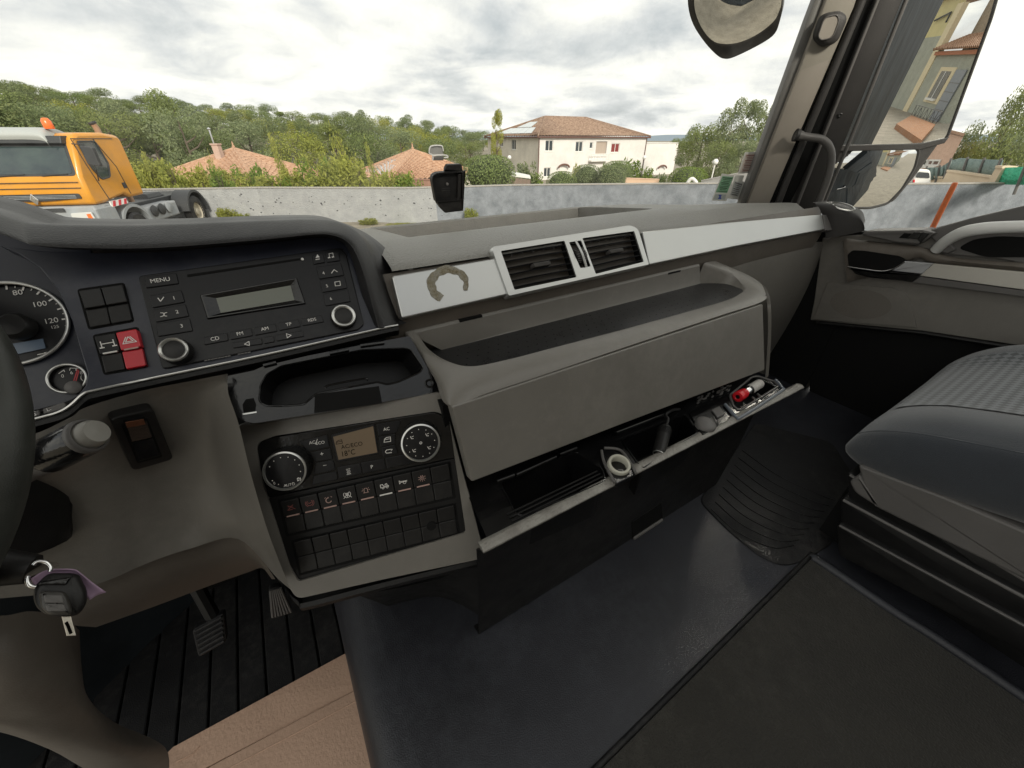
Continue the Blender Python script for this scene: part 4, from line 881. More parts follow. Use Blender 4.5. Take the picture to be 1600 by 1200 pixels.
mb = MB(); mb.loft([KY.pl([(48, 904), (66, 893), (84, 889), (114, 889), (125, 894), (146, 911), (166, 925)], -.004), KY.pl([(52, 912), (70, 899), (86, 894), (112, 893), (122, 899), (138, 918), (152, 930)], -.007), KY.pl([(60, 916), (75, 906), (88, 900), (110, 899), (120, 906), (132, 925), (140, 938)], -.008)], 3, 3)
obj('paper_tag', mb, mat('lilac paper', (.42, .29, .42), .7), ky, smooth=60, solid=.0006)
for pp in ([(52, 883), (58, 878), (66, 877), (74, 880), (79, 887), (78, 893)], [(44, 900), (43, 908), (47, 915), (56, 917)]):
    mb = MB(); mb.tube(cr(KY.pl(pp, .003), 6), .0013, 8); obj('key_ring', mb, M['chrome'], ky, smooth=60)
# pedals
for nm, q, n_, lab in (('brake_pedal', [(300, 985), (350, 958), (354, 1003), (310, 1028)], 6, 'dark ribbed brake pedal in the footwell'), ('accelerator_pedal', [(421, 920), (438, 916), (458, 958), (424, 968)], 7, 'ribbed accelerator pedal half hidden by the console corner')):
    PFm = Fr(at(*q[0], Y=.60), at(*q[1], Y=.60)-at(*q[0], Y=.60), (at(*q[0], Y=.60)-at(*q[3], Y=.58))); 
    pd = thing(nm, lab, 'pedal', PFm.o); mb = MB(); mb.prism(rnd(PFm.pl(q), .006, 3), -PFm.n*.014, .002); obj('pad', mb, M['rubber'], pd)
    for i in range(n_):
        mb = MB(); t = (i+.5)/n_
        if nm[0] == 'b': A = PFm.px(*quadpt(q, .08, t), .002); B = PFm.px(*quadpt(q, .92, t), .002)
        else: A = PFm.px(*quadpt(q, t, .06), .002); B = PFm.px(*quadpt(q, t, .94), .002)
        mb.tube([A, B], .0026, 6); obj('tread_rib', mb, M['greyp'] if nm[0] == 'a' else M['rubber'], pd)
    mb = MB(); mb.tube([PFm.o - PFm.n*.012 + PFm.ex*.03, PFm.o + V((.02, .08, .16))], .012, 8); obj('lever', mb, M['black'], pd)

# ================================================================== FLOORS
FZ = -1.0; TZ = -.66
mb = MB(); mb.bbox(rel(-1.05, -1.2, FZ-.06), rel(1.34, .95, FZ-.012)); fl = obj('floor', mb, M['rubber'], None, kind='structure')
fm = thing('floor_mat', 'black ribbed rubber mat on the driver floor', 'floor mat', rel(-.4, .4, FZ))
x_ = -1.0
while x_ < -.09:
    mb = MB(); mb.bbox(rel(x_, -.2, FZ-.012), rel(x_+.049, .95, FZ)); obj('mat_rib', mb, M['rubber'], fm, bevel=.003); x_ += .0525
mb = MB(); pr = [(-.085, -1.01), (-.082, -.80), (-.078, -.72), (-.068, -.685), (-.050, -.667), (-.025, -.661), (.02, -.660), (.3, -.660), (.66, -.660), (1.335, -.660)]
mb.grid([[rel(x, y, z) for x, z in cr([V((a, 0, b)) for a, b in pr], 3) for x, z in [(x, z)]] if False else [rel(q.x, y, q.z) for q in cr([V((a, 0, b)) for a, b in pr], 4)] for y in (-1.2, -.6, 0, .3, .62)])
obj('engine_tunnel', mb, M['vinyl'], None, smooth=70, kind='structure')
# rear floor mat with its seam
FT = Fr(rel(0, 0, TZ), EX, V((0, 1, 0)))
e_ = [FT.px(1272, 869), FT.px(942, 1200)]; e_.append(e_[1] + (e_[1]-e_[0])*.9)
mb = MB(); pts = [e_[0], e_[1], e_[2], rel(e_[2].x, -.9, TZ), rel(.745, -.9, TZ), FT.px(1600, 1092), FT.px(1300, 893)]
mb.prism([p + V((0, 0, .006)) for p in pts], V((0, 0, -.008)), .003)
rm = thing('rear_mat', 'dark brownish carpet mat behind the seam on the engine tunnel', 'mat', rel(.4, -.2, TZ)); obj('carpet', mb, M['carpet'], rm, smooth=40)
mb = MB(); mb.tube(cr([FT.px(1268, 872, .004), FT.px(1284, 880, .006), FT.px(1400, 958, .007), FT.px(1600, 1090, .007), rel(.745, -.9, TZ+.006)], 6), .0085, 8); obj('raised_border', mb, M['vinyl'], rm, smooth=60)
mb = MB(); mb.tube([p + V((0, .004, .003)) for p in e_], .004, 8); obj('seam_lip', mb, M['rubber'], rm, smooth=60)
# passenger foot mat
pm = thing('foot_mat', 'black passenger foot mat with curved ridges beside the tunnel', 'floor mat', FT.px(1200, 820))
mb = MB(); q = rnd(FT.pl([(1092, 782), (1140, 830), (1186, 868), (1222, 884), (1252, 878), (1300, 850), (1345, 760), (1300, 690), (1180, 660)], .003), .02, 4); mb.prism(q, V((0, 0, -.006)), .002); obj('pad', mb, M['rubber'], pm)
for i in range(9):
    k_ = i*11; mb = MB(); pp = [(1112+i*6, 796-k_*1.05), (1150+i*8, 830-k_), (1205+i*9, 855-k_*.95), (1240+i*8, 852-k_*.8)]
    mb.tube(cr(FT.pl(pp, .0035), 6), .0014, 6); obj('curved_ridge', mb, M['rubber'], pm, smooth=60)
# scuffed pale patch on the tunnel vinyl, bluish reflection put into its colour
mb = MB(); q = [FT.px(1180 + 24*math.cos(a*.5236)*(1+.2*math.sin(a*2.1)), 901 + 17*math.sin(a*.5236)*(1+.2*math.cos(a*1.7)), .0008) for a in range(12)]; mb.poly(q)
mm = mat('scuff sheen', (.085, .10, .125), .7, bump=.5, bscale=400); nt = mm.node_tree; tc = nt.nodes.new('ShaderNodeTexCoord'); no = nt.nodes.new('ShaderNodeTexNoise'); no.inputs['Scale'].default_value = 150; no.inputs['Detail'].default_value = 5
ra = nt.nodes.new('ShaderNodeValToRGB'); ra.color_ramp.elements[0].position = .50; ra.color_ramp.elements[1].position = .85; nt.links.new(tc.outputs['Object'], no.inputs[0]); nt.links.new(no.outputs[0], ra.inputs[0]); nt.links.new(ra.outputs[0], nt.nodes['Principled BSDF'].inputs['Alpha'])
o = obj('scuff_sheen_mark', mb, mm, pm)
# cardboard sheet
CBF = Fr(rel(0, 0, FZ+.004), EX, V((0, 1, 0)))
cbd = thing('cardboard_sheet', 'flattened brown cardboard box laid on the driver floor', 'cardboard', CBF.px(450, 1130))
mb = MB(); P_ = CBF.pl([(272, 1168), (418, 1091), (557, 1014), (575, 1068), (440, 1138), (320, 1202), (225, 1262), (236, 1205)])
mb.prism([p + V((0, 0, .004+.006*math.sin(i*1.3))) for i, p in enumerate(P_)], V((0, 0, -.004)), .0008); obj('flap', mb, M['card'], cbd)
mb = MB(); P_ = CBF.pl([(321, 1203), (441, 1139), (576, 1069), (640, 1250), (640, 1500), (200, 1500), (226, 1263)]); mb.prism([p + V((0, 0, .0035)) for p in P_], V((0, 0, -.004)), .0012); obj('panel', mb, M['card'], cbd)
mb = MB(); mb.tube(CBF.pl([(352, 1203), (450, 1152), (578, 1084)], .0036), .0012, 6); obj('crease', mb, M['card'], cbd)
mb = MB(); mb.tube(CBF.pl([(276, 1190), (300, 1178), (312, 1166)], .006), .0010, 6); obj('crease', mb, M['card'], cbd)

# ================================================================== PASSENGER SEAT
seat = thing('passenger_seat', 'passenger seat with blue grey cloth cushion and grey plastic side covers', 'seat', rel(1.0, -.15, -.66))
SX = .75
def sp3(x, y, X=SX): return at(x, y, X=X)
fb, ft, bk = sp3(1330, 700), sp3(1351, 657), sp3(1600, 706)
bb = sp3(1600, 829)
slope = (bk.z-ft.z)/(bk.y-ft.y)
print('seat pts', [tuple(round(c, 3) for c in (p-C0)) for p in (fb, ft, bk, bb, sp3(1452, 668), sp3(1340, 724))])
yf = fb.y
def cush(y, grow=1, lift=0):
    t = max(0, min(1, (yf+.012-y)/.10)); s = math.sqrt(max(0, 1-(1-t)**2)); zt = ft.z + (y-ft.y)*slope; zb = bb.z + (y-bb.y)*slope*.9
    zm = (zt+zb)/2 - .01; x0 = SX + .030*(1-s); x1 = 1.26 - .03*(1-s)
    pr = [(x0+.012, zb+.004), (x0-.004, zb+.02), (x0-.008, zb*.55+zt*.45), (x0+.002, zt-.016), (x0+.020, zt-.001), (x0+.05, zt+.010), (x0+.09, zt+.010), (x0+.14, zt+.002), ((x0+x1)/2, zt), (x1-.14, zt+.004), (x1-.08, zt+.022), (x1-.03, zt+.02), (x1, zt-.02), (x1+.004, zb+.03), (x1-.01, zb)]
    return [V((x, y, zm + (z-zm)*(.12+.88*s))) for x, z in pr]
ys = [yf+.012, yf+.006, yf-.01, yf-.03, yf-.06, yf-.10, yf-.16, yf-.25, yf-.36, yf-.48]
mb = MB(); mb.loft([cush(y) for y in ys], 4, 3); mb.poly(cush(yf+.012)); obj('cushion', mb, M['fabric'], seat, smooth=70)
# knitted insert
mk = mat('knitted seat cloth', (.050, .056, .062), .95, sheen=.35); nt = mk.node_tree; N = nt.nodes; tc = N.new('ShaderNodeTexCoord'); mp = N.new('ShaderNodeMapping'); mp.inputs['Rotation'].default_value = (0, 0, R(45)); mp.inputs['Scale'].default_value = (1, 1, 0); mp.inputs['Location'].default_value = (0, 0, .004); nt.links.new(tc.outputs['Object'], mp.inputs[0])
vo = N.new('ShaderNodeTexChecker'); vo.inputs['Scale'].default_value = 115; nt.links.new(mp.outputs[0], vo.inputs[0]); vo.inputs['Color1'].default_value = (.020, .025, .030, 1); vo.inputs['Color2'].default_value = (.105, .115, .125, 1)
nt.links.new(vo.outputs[0], N['Principled BSDF'].inputs['Base Color']); bp = N.new('ShaderNodeBump'); bp.inputs['Strength'].default_value = .7; bp.inputs['Distance'].default_value = .002; nt.links.new(vo.outputs[1], bp.inputs['Height']); nt.links.new(bp.outputs[0], N['Principled BSDF'].inputs['Normal'])
mb = MB(); rows = []
for y in [yf-.004, yf-.012, yf-.03, yf-.06, yf-.10, yf-.16, yf-.25, yf-.36, yf-.47]:
    c_ = cr(cush(y), 4); rows.append([p + V((0, .0015, .0022)) for p in c_[26:40]])
mb.grid(rows); obj('knitted_insert', mb, mk, seat, smooth=70)
mb = MB(); mb.tube(cr([cush(y)[3].lerp(cush(y)[4], .5) + V((-.001, 0, .001)) for y in ys[1:]], 5), .0016, 6); obj('piping', mb, M['fabric'], seat, smooth=60)
# side cover and stepped base
mb = MB(); SPF = Fr(rel(SX-.004, 0, -.5), V((0, -1, 0)), UV)
mb.prism(rnd(SPF.pl([(1340, 726), (1480, 778), (1640, 846), (1640, 925), (1480, 848), (1366, 792), (1350, 768)], .002), .006, 3), V((.04, 0, 0)), .004); obj('side_cover', mb, M['greyp'], seat)
mb = MB(); mb.prism(rnd(SPF.pl([(1326, 752), (1342, 742), (1362, 772), (1375, 796), (1335, 770)], .004), .006, 3), V((.05, 0, 0)), .004); obj('front_knob', mb, M['greyp'], seat)
base = [((1322, 735), (1640, 925), (1640, 968), (1325, 790)), ((1312, 775), (1640, 950), (1640, 1000), (1312, 830)), ((1306, 815), (1640, 995), (1640, 1045), (1308, 868))]
for i, q in enumerate(base):
    mb = MB(); FX = Fr(rel(SX-.002-.010*i, 0, -.5), V((0, -1, 0)), UV); mb.prism(rnd(FX.pl(q, 0), .012, 4), V((.5, 0, 0)), .006); obj('base_step', mb, M['black'], seat, smooth=40)
    a = rnd(FX.pl(q, .001), .012, 4); tp = FX.pl([q[0], q[1]], .0005); mb = MB(); mb.tube([tp[0].lerp(tp[1], .03)+V((0, 0, -.004)), tp[1]+V((0, 0, -.004))], .0025, 6); obj('base_bead', mb, M['greyp'], seat, smooth=60)
mb = MB(); mb.bbox(rel(SX+.03, yf-CAMZ*0-.55, -.665), rel(1.24, yf-.02, -.45)); obj('pedestal', mb, M['dark'], seat)
mb = MB(); mb.loft([[V((x, yf-.50-.02*k+.03*math.sin(j*.9), bb.z+.05+.14*k)) for j, x in enumerate((.78, .85, 1.0, 1.15, 1.24))] for k in range(5)], 3, 3); obj('backrest', mb, M['fabric'], seat, smooth=70, solid=.08)

# ================================================================== PASSENGER DOOR
DX = 1.30
DR = Fr(rel(DX, .3, -.3), V((0, -1, 0)), UV)                # n points into the cab (-X)
if DR.n.x > 0: print('door normal wrong')
door = thing('passenger_door', 'grey passenger door trim with silver grab handle and chrome latch lever', 'door', rel(DX, .1, -.4))
mb = MB(); mb.prism(DR.pl([(1285, 372), (1325, 368), (1440, 362), (1520, 340), (1640, 312), (1640, 548), (1600, 541), (1440, 517), (1266, 500), (1272, 470)]), V((.05, 0, 0)), .002); obj('door_panel', mb, M['dash'], door)
mb = MB(); mb.prism(DR.pl([(1266, 500), (1440, 517), (1640, 548), (1640, 900), (1262, 900)], -.01), V((.03, 0, 0))); obj('lower_door', mb, M['dark'], door)
mb = MB(); mb.tube(DR.pl([(1276, 504), (1440, 520), (1640, 552)], .003), .005, 8); obj('lower_rail', mb, M['black'], door, smooth=60)
mb = MB()
up_ = [(1317, 379), (1322, 373), (1350, 376), (1432, 384), (1468, 396), (1500, 403), (1560, 408), (1640, 412)]
dn_ = [(1324, 442), (1340, 436), (1370, 430), (1430, 404), (1452, 410), (1500, 415), (1560, 421), (1640, 429)]
mb.grid([[DR.px(*a, 0), DR.px(*a, .012), DR.px(*quadpt([a, a, b, b], .5, .12), .020), DR.px(*quadpt([a, a, b, b], .5, .5), .024), DR.px(*quadpt([a, a, b, b], .5, .9), .020), DR.px(*b, .014), DR.px(*b, 0)] for a, b in zip(cr([V((*p, 0)) for p in up_], 4), cr([V((*p, 0)) for p in dn_], 4)) for a, b in [((a.x, a.y), (b.x, b.y))]])
obj('arm_roll', mb, M['dashd'], door, smooth=60)
# latch recess
rq = rnd(DR.pl([(1324, 398), (1332, 391), (1352, 392), (1405, 400), (1416, 406), (1430, 420), (1424, 440), (1360, 434), (1336, 428), (1326, 415)], .0255), .004, 3)
mb = MB(); mb.prism(rq, V((.002, 0, 0))); lt = obj('latch_recess', mb, M['dark'], door)
mb = MB(); pth = cr(DR.pl([(1324, 416.5), (1350, 420.5), (1378, 423.5), (1396, 420), (1414, 409)], .029), 5); mb.tube(pth, .0022, 8); obj('latch_trim', mb, M['chrome'], lt, smooth=60)
mb = MB(); mb.prism(rnd(DR.pl([(1393, 423), (1414, 408), (1458, 412), (1440, 428)], .030), .002), V((.01, 0, 0)), .0015); obj('latch_lever', mb, mat('satin lever', (.55, .56, .58), .25, metal=.3), lt)
mb = MB(); mb.prism(rnd(DR.pl([(1326, 420), (1380, 427), (1395, 425), (1438, 430), (1425, 441), (1350, 431)], .027), .001), V((.004, 0, 0)), .001); obj('latch_lower', mb, M['gloss'], lt)
mb = MB(); mb.prism(DR.pl([(1458, 412), (1640, 429), (1640, 458), (1600, 453), (1437, 431)], .024), V((.02, 0, 0)), .0015); ts = obj('silver_insert', mb, mat('champagne trim', (.55, .53, .48), .4, metal=.1, var=.05), door)
mb = MB(); mb.prism(DR.pl([(1437, 432), (1600, 454), (1640, 459), (1640, 470), (1600, 464), (1424, 441.5)], .021), V((.02, 0, 0)), .0015); obj('insert_lower_band', mb, M['greyp'], door)  # darker grey band along the lower edge of the silver insert
mb = MB(); gq = rnd(DR.pl([(1293, 441), (1395, 450), (1415, 457), (1423, 472), (1432, 512), (1270, 499)], .004), [.004, .01, .01, .006, .002, .002], 4); mb.prism(gq, V((.006, 0, 0)), .001); sg_ = obj('speaker_cover', mb, M['dash'], door)
ms = mat('speaker mesh', (.165, .15, .132), .55); nt = ms.node_tree; tc = nt.nodes.new('ShaderNodeTexCoord'); vo = nt.nodes.new('ShaderNodeTexVoronoi'); vo.inputs['Scale'].default_value = 420; nt.links.new(tc.outputs['Object'], vo.inputs[0]); bp = nt.nodes.new('ShaderNodeBump'); bp.inputs['Strength'].default_value = .4; bp.inputs['Distance'].default_value = .001; nt.links.new(vo.outputs[0], bp.inputs['Height']); nt.links.new(bp.outputs[0], nt.nodes['Principled BSDF'].inputs['Normal'])
mb = MB(); mb.poly([DR.px(1345 + 48*math.cos(2*math.pi*k/40), 475 + 23*math.sin(2*math.pi*k/40)+3*math.cos(2*math.pi*k/40), .0046) for k in range(40)]); obj('speaker_mesh', mb, ms, sg_)
# sill top with window switches
mb = MB(); mb.prism(rnd(DR.pl([(1345, 367), (1352, 361), (1440, 359), (1462, 364), (1436, 382), (1400, 379)], .03), .004, 3), V((.06, 0, 0)), .003); sl2 = obj('sill_cap', mb, M['greyp'], door)
mb = MB(); mb.prism(DR.pl([(1404, 372), (1413, 364), (1426, 365), (1420, 373)], .0305), V((.003, 0, 0))); obj('switch_gap', mb, M['dark'], sl2)
for q in ([(1417, 372), (1428, 362.5), (1441, 363), (1434, 374)], [(1434, 375), (1442, 363), (1453, 364.5), (1438, 380)]):
    mb = MB(); mb.prism(rnd(DR.pl(q, .034), .001), V((.01, 0, 0)), .0012); obj('window_switch', mb, M['key'], sl2)
mb = MB(); mb.prism(DR.pl([(1445, 362), (1520, 340), (1640, 312), (1640, 420), (1560, 405), (1480, 398)], .012), V((.02, 0, 0)), .003); obj('upper_trim', mb, M['greyp'], door)
mb = MB(); mb.prism(rnd(DR.pl([(1496, 388), (1520, 374), (1560, 369), (1640, 372), (1640, 402), (1540, 402)], .014), .01), V((.003, 0, 0))); obj('handle_hollow', mb, M['dark'], door)
mb = MB()
pth = cr([V((*p, w)) for *p, w in ((1462, 391, .018), (1478, 377, .032), (1502, 364, .046), (1530, 358, .054), (1570, 355, .056), (1650, 353, .056))], 6)
rows = []
for i, p in enumerate(pth):
    t = i/(len(pth)-1); wd = .010 + .002*math.sin(t*3); c = DR.px(p.x, p.y, p.z); a = pth[max(i-1, 0)]; b = pth[min(i+1, len(pth)-1)]
    tg = (DR.px(b.x, b.y, b.z)-DR.px(a.x, a.y, a.z)).normalized(); s_ = DR.n.cross(tg).normalized(); n2 = tg.cross(s_)
    rows.append([c + s_*math.cos(2*math.pi*k/14)*wd + n2*math.sin(2*math.pi*k/14)*.009 for k in range(14)])
mb.grid(rows, closed=True); obj('grab_handle', mb, mat('handle silver', (.78, .78, .76), .3), door, smooth=60)
mb = MB(); mb.prism(rnd(DR.pl([(1452, 384), (1470, 374), (1482, 378), (1494, 390), (1480, 397), (1460, 392)], .02), .004), V((.02, 0, 0)), .003); obj('handle_foot', mb, M['greyp'], door)
# ================================================================== A-PILLAR, CORNER BEZEL
PB = at(1165, 316, X=1.19)
PF2 = Fr(PB, V((.72, -.69, 0)), V((0, -.12, 1)))
if PF2.n.dot(C0-PB) < 0: PF2 = Fr(PB, V((-.72, .69, 0)), V((0, -.12, 1)))
pil = thing('windscreen_pillar', 'sloping grey windscreen pillar trim with door seals and round speaker', 'pillar', PB)
def slab(nm, q, w, m_, th=.03, ch=.004, F=PF2): 
    mb = MB(); mb.prism(F.pl(q, w), -F.n*th, ch); return obj(nm, mb, m_, pil, smooth=40)
slab('pillar_edge', [(1152, 330), (1262, 30), (1300, -70), (1312, -70), (1170, 330)], -.012, M['greyp'])
slab('pillar_trim', [(1163, 330), (1284, 18), (1316, -70), (1362, -70), (1336, 10), (1198, 330)], 0, M['pillar'], ch=.006)
slab('pillar_gap', [(1190, 340), (1332, 10), (1360, -70), (1420, -70), (1225, 340)], -.016, M['dark'])
slab('frame_channel', [(1232, 340), (1366, 0), (1392, -70), (1440, -70), (1411, 0), (1272, 340)], -.012, M['seal'])
mb = MB(); mb.tube(PF2.pl([(1205, 345), (1230, 280), (1285, 150), (1343, 10), (1374, -70)], -.004), .0085, 10); obj('door_seal', mb, M['seal'], pil, smooth=60)
mb = MB(); mb.tube(PF2.pl([(1236, 345), (1300, 180), (1371, 0), (1398, -70)], -.006), .004, 8); obj('seal_lip', mb, M['greyp'], pil, smooth=60)
mb = MB(); mb.tube(PF2.pl([(1276, 345), (1340, 190), (1416, 0), (1442, -70)], -.012), .0045, 8); obj('window_channel', mb, M['greyp'], pil, smooth=60)
mb = MB(); mb.lathe([(.005, 0), (.005, .002), (.003, .003), (0, .002)], PF2.px(1312, 180, -.011), PF2.n, 16); obj('bolt', mb, M['key'], pil, smooth=40)
mb = MB(); tw_ = rnd(PF2.pl([(1274, 58), (1288, 20), (1316, 15), (1328, 26), (1311, 66), (1290, 74)], .022), .012, 5); mb.prism(tw_, -PF2.n*.024, .008); tt = obj('speaker_pod', mb, M['seal'], pil, smooth=50)
mb = MB(); tg_ = rnd(PF2.pl([(1278, 57), (1288, 27), (1308, 23), (1311, 32), (1301, 59), (1283, 63)], .0235), .010, 5); mb.poly(tg_); obj('speaker_mesh', mb, M['pillar'], tt)
mb = MB(); mb.tube(tg_, .0014, 6, closed=True); obj('mesh_rim', mb, M['greyp'], tt, smooth=60)
gh = thing('grab_handle', 'dark grab handle with flared end on the windscreen pillar', 'handle', PF2.px(1295, 260, .03))
mb = MB(); pth = cr(PF2.pl([(1243, 211), (1262, 214), (1284, 218), (1296, 230), (1299, 250), (1293, 280), (1281, 312), (1270, 345)], .03), 6)
mb.tube(pth, [.0125 if i < 1 else (.0105 if i < 4 else .0085) for i in range(len(pth))], 12); obj('bar', mb, M['greyp'], gh, smooth=60)
mb = MB(); ax = (pth[0]-pth[2]).normalized(); mb.lathe([(.0135, -.006), (.0142, .001), (.012, .002), (.010, -.004), (0, -.006)], pth[0], ax, 24); obj('end_socket', mb, M['seal'], gh, smooth=50)
mb = MB(); mb.loft([[at(1270, 316, X=1.21), at(1300, 315, X=1.25), at(1330, 322, X=1.28), at(1347, 330, X=1.29), at(1352, 345, X=1.29)], [at(1278, 322, X=1.215), at(1303, 324, X=1.235), at(1326, 330, X=1.25), at(1343, 338, X=1.26), at(1350, 350, X=1.265)], [at(1288, 345, X=1.235), at(1305, 346, X=1.24), at(1328, 346, X=1.25), at(1344, 348, X=1.26), at(1351, 356, X=1.265)], [at(1290, 372, X=1.24), at(1306, 370, X=1.245), at(1328, 366, X=1.255), at(1345, 362, X=1.265), at(1350, 361, X=1.27)]], 5, 5)
obj('corner_bezel', mb, M['seal'], pil, smooth=60)
mb = MB(); cq = [at(1318 + 17*math.cos(2*math.pi*k/20), 323 + 5*math.sin(2*math.pi*k/20) + 4*math.cos(2*math.pi*k/20), X=1.24) for k in range(20)]; mb.tube(cq, .002, 6, closed=True); obj('demister_ring', mb, M['silverrim'], pil, smooth=60)

# ================================================================== GLASS
gm = bpy.data.materials.new('window glass'); gm.use_nodes = True; nt = gm.node_tree; N = nt.nodes; N.clear(); ou = N.new('ShaderNodeOutputMaterial'); mx = N.new('ShaderNodeMixShader'); tr = N.new('ShaderNodeBsdfTransparent'); gl = N.new('ShaderNodeBsdfGlossy'); gl.inputs['Roughness'].default_value = 0; tr.inputs[0].default_value = (.965, .975, .965, 1); fr_ = N.new('ShaderNodeFresnel'); fr_.inputs[0].default_value = 1.25
nt.links.new(fr_.outputs[0], mx.inputs[0]); nt.links.new(tr.outputs[0], mx.inputs[1]); nt.links.new(gl.outputs[0], mx.inputs[2]); 
di = N.new('ShaderNodeBsdfTranslucent'); di.inputs[0].default_value = (.8, .8, .78, 1); m2 = N.new('ShaderNodeMixShader'); tcg = N.new('ShaderNodeTexCoord'); ng = N.new('ShaderNodeTexNoise'); ng.inputs['Scale'].default_value = 5; ng.inputs['Detail'].default_value = 10; ng.inputs['Roughness'].default_value = .8
rg_ = N.new('ShaderNodeMapRange'); rg_.inputs['From Min'].default_value = .45; rg_.inputs['From Max'].default_value = .75; rg_.inputs['To Min'].default_value = .008; rg_.inputs['To Max'].default_value = .11
nt.links.new(tcg.outputs['Object'], ng.inputs[0]); nt.links.new(ng.outputs[0], rg_.inputs[0]); nt.links.new(rg_.outputs[0], m2.inputs[0]); nt.links.new(mx.outputs[0], m2.inputs[1]); nt.links.new(di.outputs[0], m2.inputs[2]); nt.links.new(m2.outputs[0], ou.inputs[0]); M['glass'] = gm
def ws(x): return .955 - .30*max(0, (abs(x-.32)/.92))**3
mb = MB(); rows = []
for x in [-.62 + 1.88*i/24 for i in range(25)]:
    rows.append([rel(x, ws(x) - .16*(z+.25), z) for z in (-.30, .0, .35, .75)])
mb.grid(rows); wsn = tag(obj('windscreen', mb, gm, None, smooth=60, recalc=False), 'large clear curved windscreen pane of the cab', 'windscreen')
mb = MB(); mb.poly([rel(1.337, .47, -.2), rel(1.337, -.72, -.2), rel(1.337, -.72, .78), rel(1.337, .47, .78)]); tag(obj('door_window', mb, gm, None, recalc=False), 'clear passenger door window in front of the big mirror', 'window')
# ================================================================== OUTDOORS: ground, wall, terrain
def ptd(x, y, dist):                                  # point on the sight line at this horizontal distance
    d = D(x, y); return C0 + d*(dist/math.hypot(d.x, d.y))
WALL = [(-16.0, 27.6), (-9.0, 24.4), (-3.27, 21.3), (.31, 19.9), (5.3, 16.3), (9.05, 14.7), (13.1, 11.75), (15.4, 9.75), (18.3, 6.2), (20.0, 5.36), (23.4, 3.56), (30.0, .2), (40.0, -5.0)]
WTOP = [1.20, 1.20, 1.20, 1.20, 1.23, 1.28, 1.36, 1.42, 1.52, 1.52, 1.52, 1.52, 1.52]
WL = [(V((x, y, 0)).dot(RV), V((x, y, 0)).dot(HV)) for x, y in WALL]
def wall_hd(l):
    if l <= WL[0][0]: return WL[0][1]
    for (a, b), (c, d) in zip(WL, WL[1:]):
        if l <= c: return b + (d-b)*(l-a)/(c-a)
    return WL[-1][1]
def smooth01(t): t = max(0, min(1, t)); return t*t*(3-2*t)
def ground_z(x, y):
    l, hd = V((x, y, 0)).dot(RV), V((x, y, 0)).dot(HV)
    s = hd - wall_hd(l)
    if s < .25: return 0.0
    dist = math.hypot(l, hd); phi = math.degrees(math.atan2(l, max(hd, .1)))
    z = -3.2*smooth01((s-.3)/14)
    rise = 10.5 if phi < -40 else (10.5 - (phi+40)*.20 if phi < 10 else max(0, .5-(phi-10)*.05))
    z += rise*smooth01((dist-55)/75)
    return z + .25*NZ.noise(V((x*.08, y*.08, 0)))*smooth01((s-3)/10)
def axis(lo, hi): 
    out = []; x = lo
    while x < hi: out.append(x); x += 1.5 if abs(x) < 40 else (5 if abs(x) < 160 else 120)
    return out + [hi]
mb = MB(); xs = axis(-1500, 2500); ys = axis(-600, 2500)
mb.grid([[V((x, y, ground_z(x, y))) for x in xs] for y in ys])
mg = mat('gravel and dry grass', (.20, .175, .135), .95, col2=(.32, .285, .225), vscale=1.6, bump=1, bscale=14)
gr = obj('ground', mb, mg, None, smooth=80, kind='structure', recalc=False)
# distant blue hills
mb = MB(); rows = [[], []]
for i in range(61):
    a = R(-20 + 110*i/60) + 0; d_ = 1700; h = 14 + 9*NZ.noise(V((i*.25, 0, 3))) + 5*NZ.noise(V((i*.7, 1, 3)))
    p = HV*math.cos(a)*d_ + RV*math.sin(a)*d_; rows[0].append(V((p.x, p.y, -8))); rows[1].append(V((p.x*1.12, p.y*1.12, h)))
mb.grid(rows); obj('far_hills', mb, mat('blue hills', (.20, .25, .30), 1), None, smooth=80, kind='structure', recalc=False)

# --- boundary wall
WT = 1.20
mw = [mat('whitewashed wall', (.29, .297, .305), .9, bump=1, bscale=30, col2=(.38, .387, .39), vscale=3), mat('bare grey roughcast', (.14, .155, .175), .95, bump=1, bscale=40, col2=(.27, .29, .32), vscale=2.4)]  # roughcast also tinted blue, the shade on that stretch put into its colour
bw = thing('boundary_wall', 'low whitewashed and bare grey masonry wall along the far side of the yard', 'wall', V((5, 17.2, 0)))
iq = 5; fine = []
for i, ((x0, y0), (x1, y1)) in enumerate(zip(WALL, WALL[1:])):
    mat_i = 0 if x1 < 7.2 else 1
    for k in range(4):
        tops = [WTOP[i] + (WTOP[i+1]-WTOP[i])*q/4 for q in (k, k+1)]
        a = V((x0+(x1-x0)*k/4, y0+(y1-y0)*k/4, 0)); b = V((x0+(x1-x0)*(k+1)/4, y0+(y1-y0)*(k+1)/4, 0)); fine.append((a, b, 0 if (a.x+b.x)/2 < 6.6 else 1, tops))
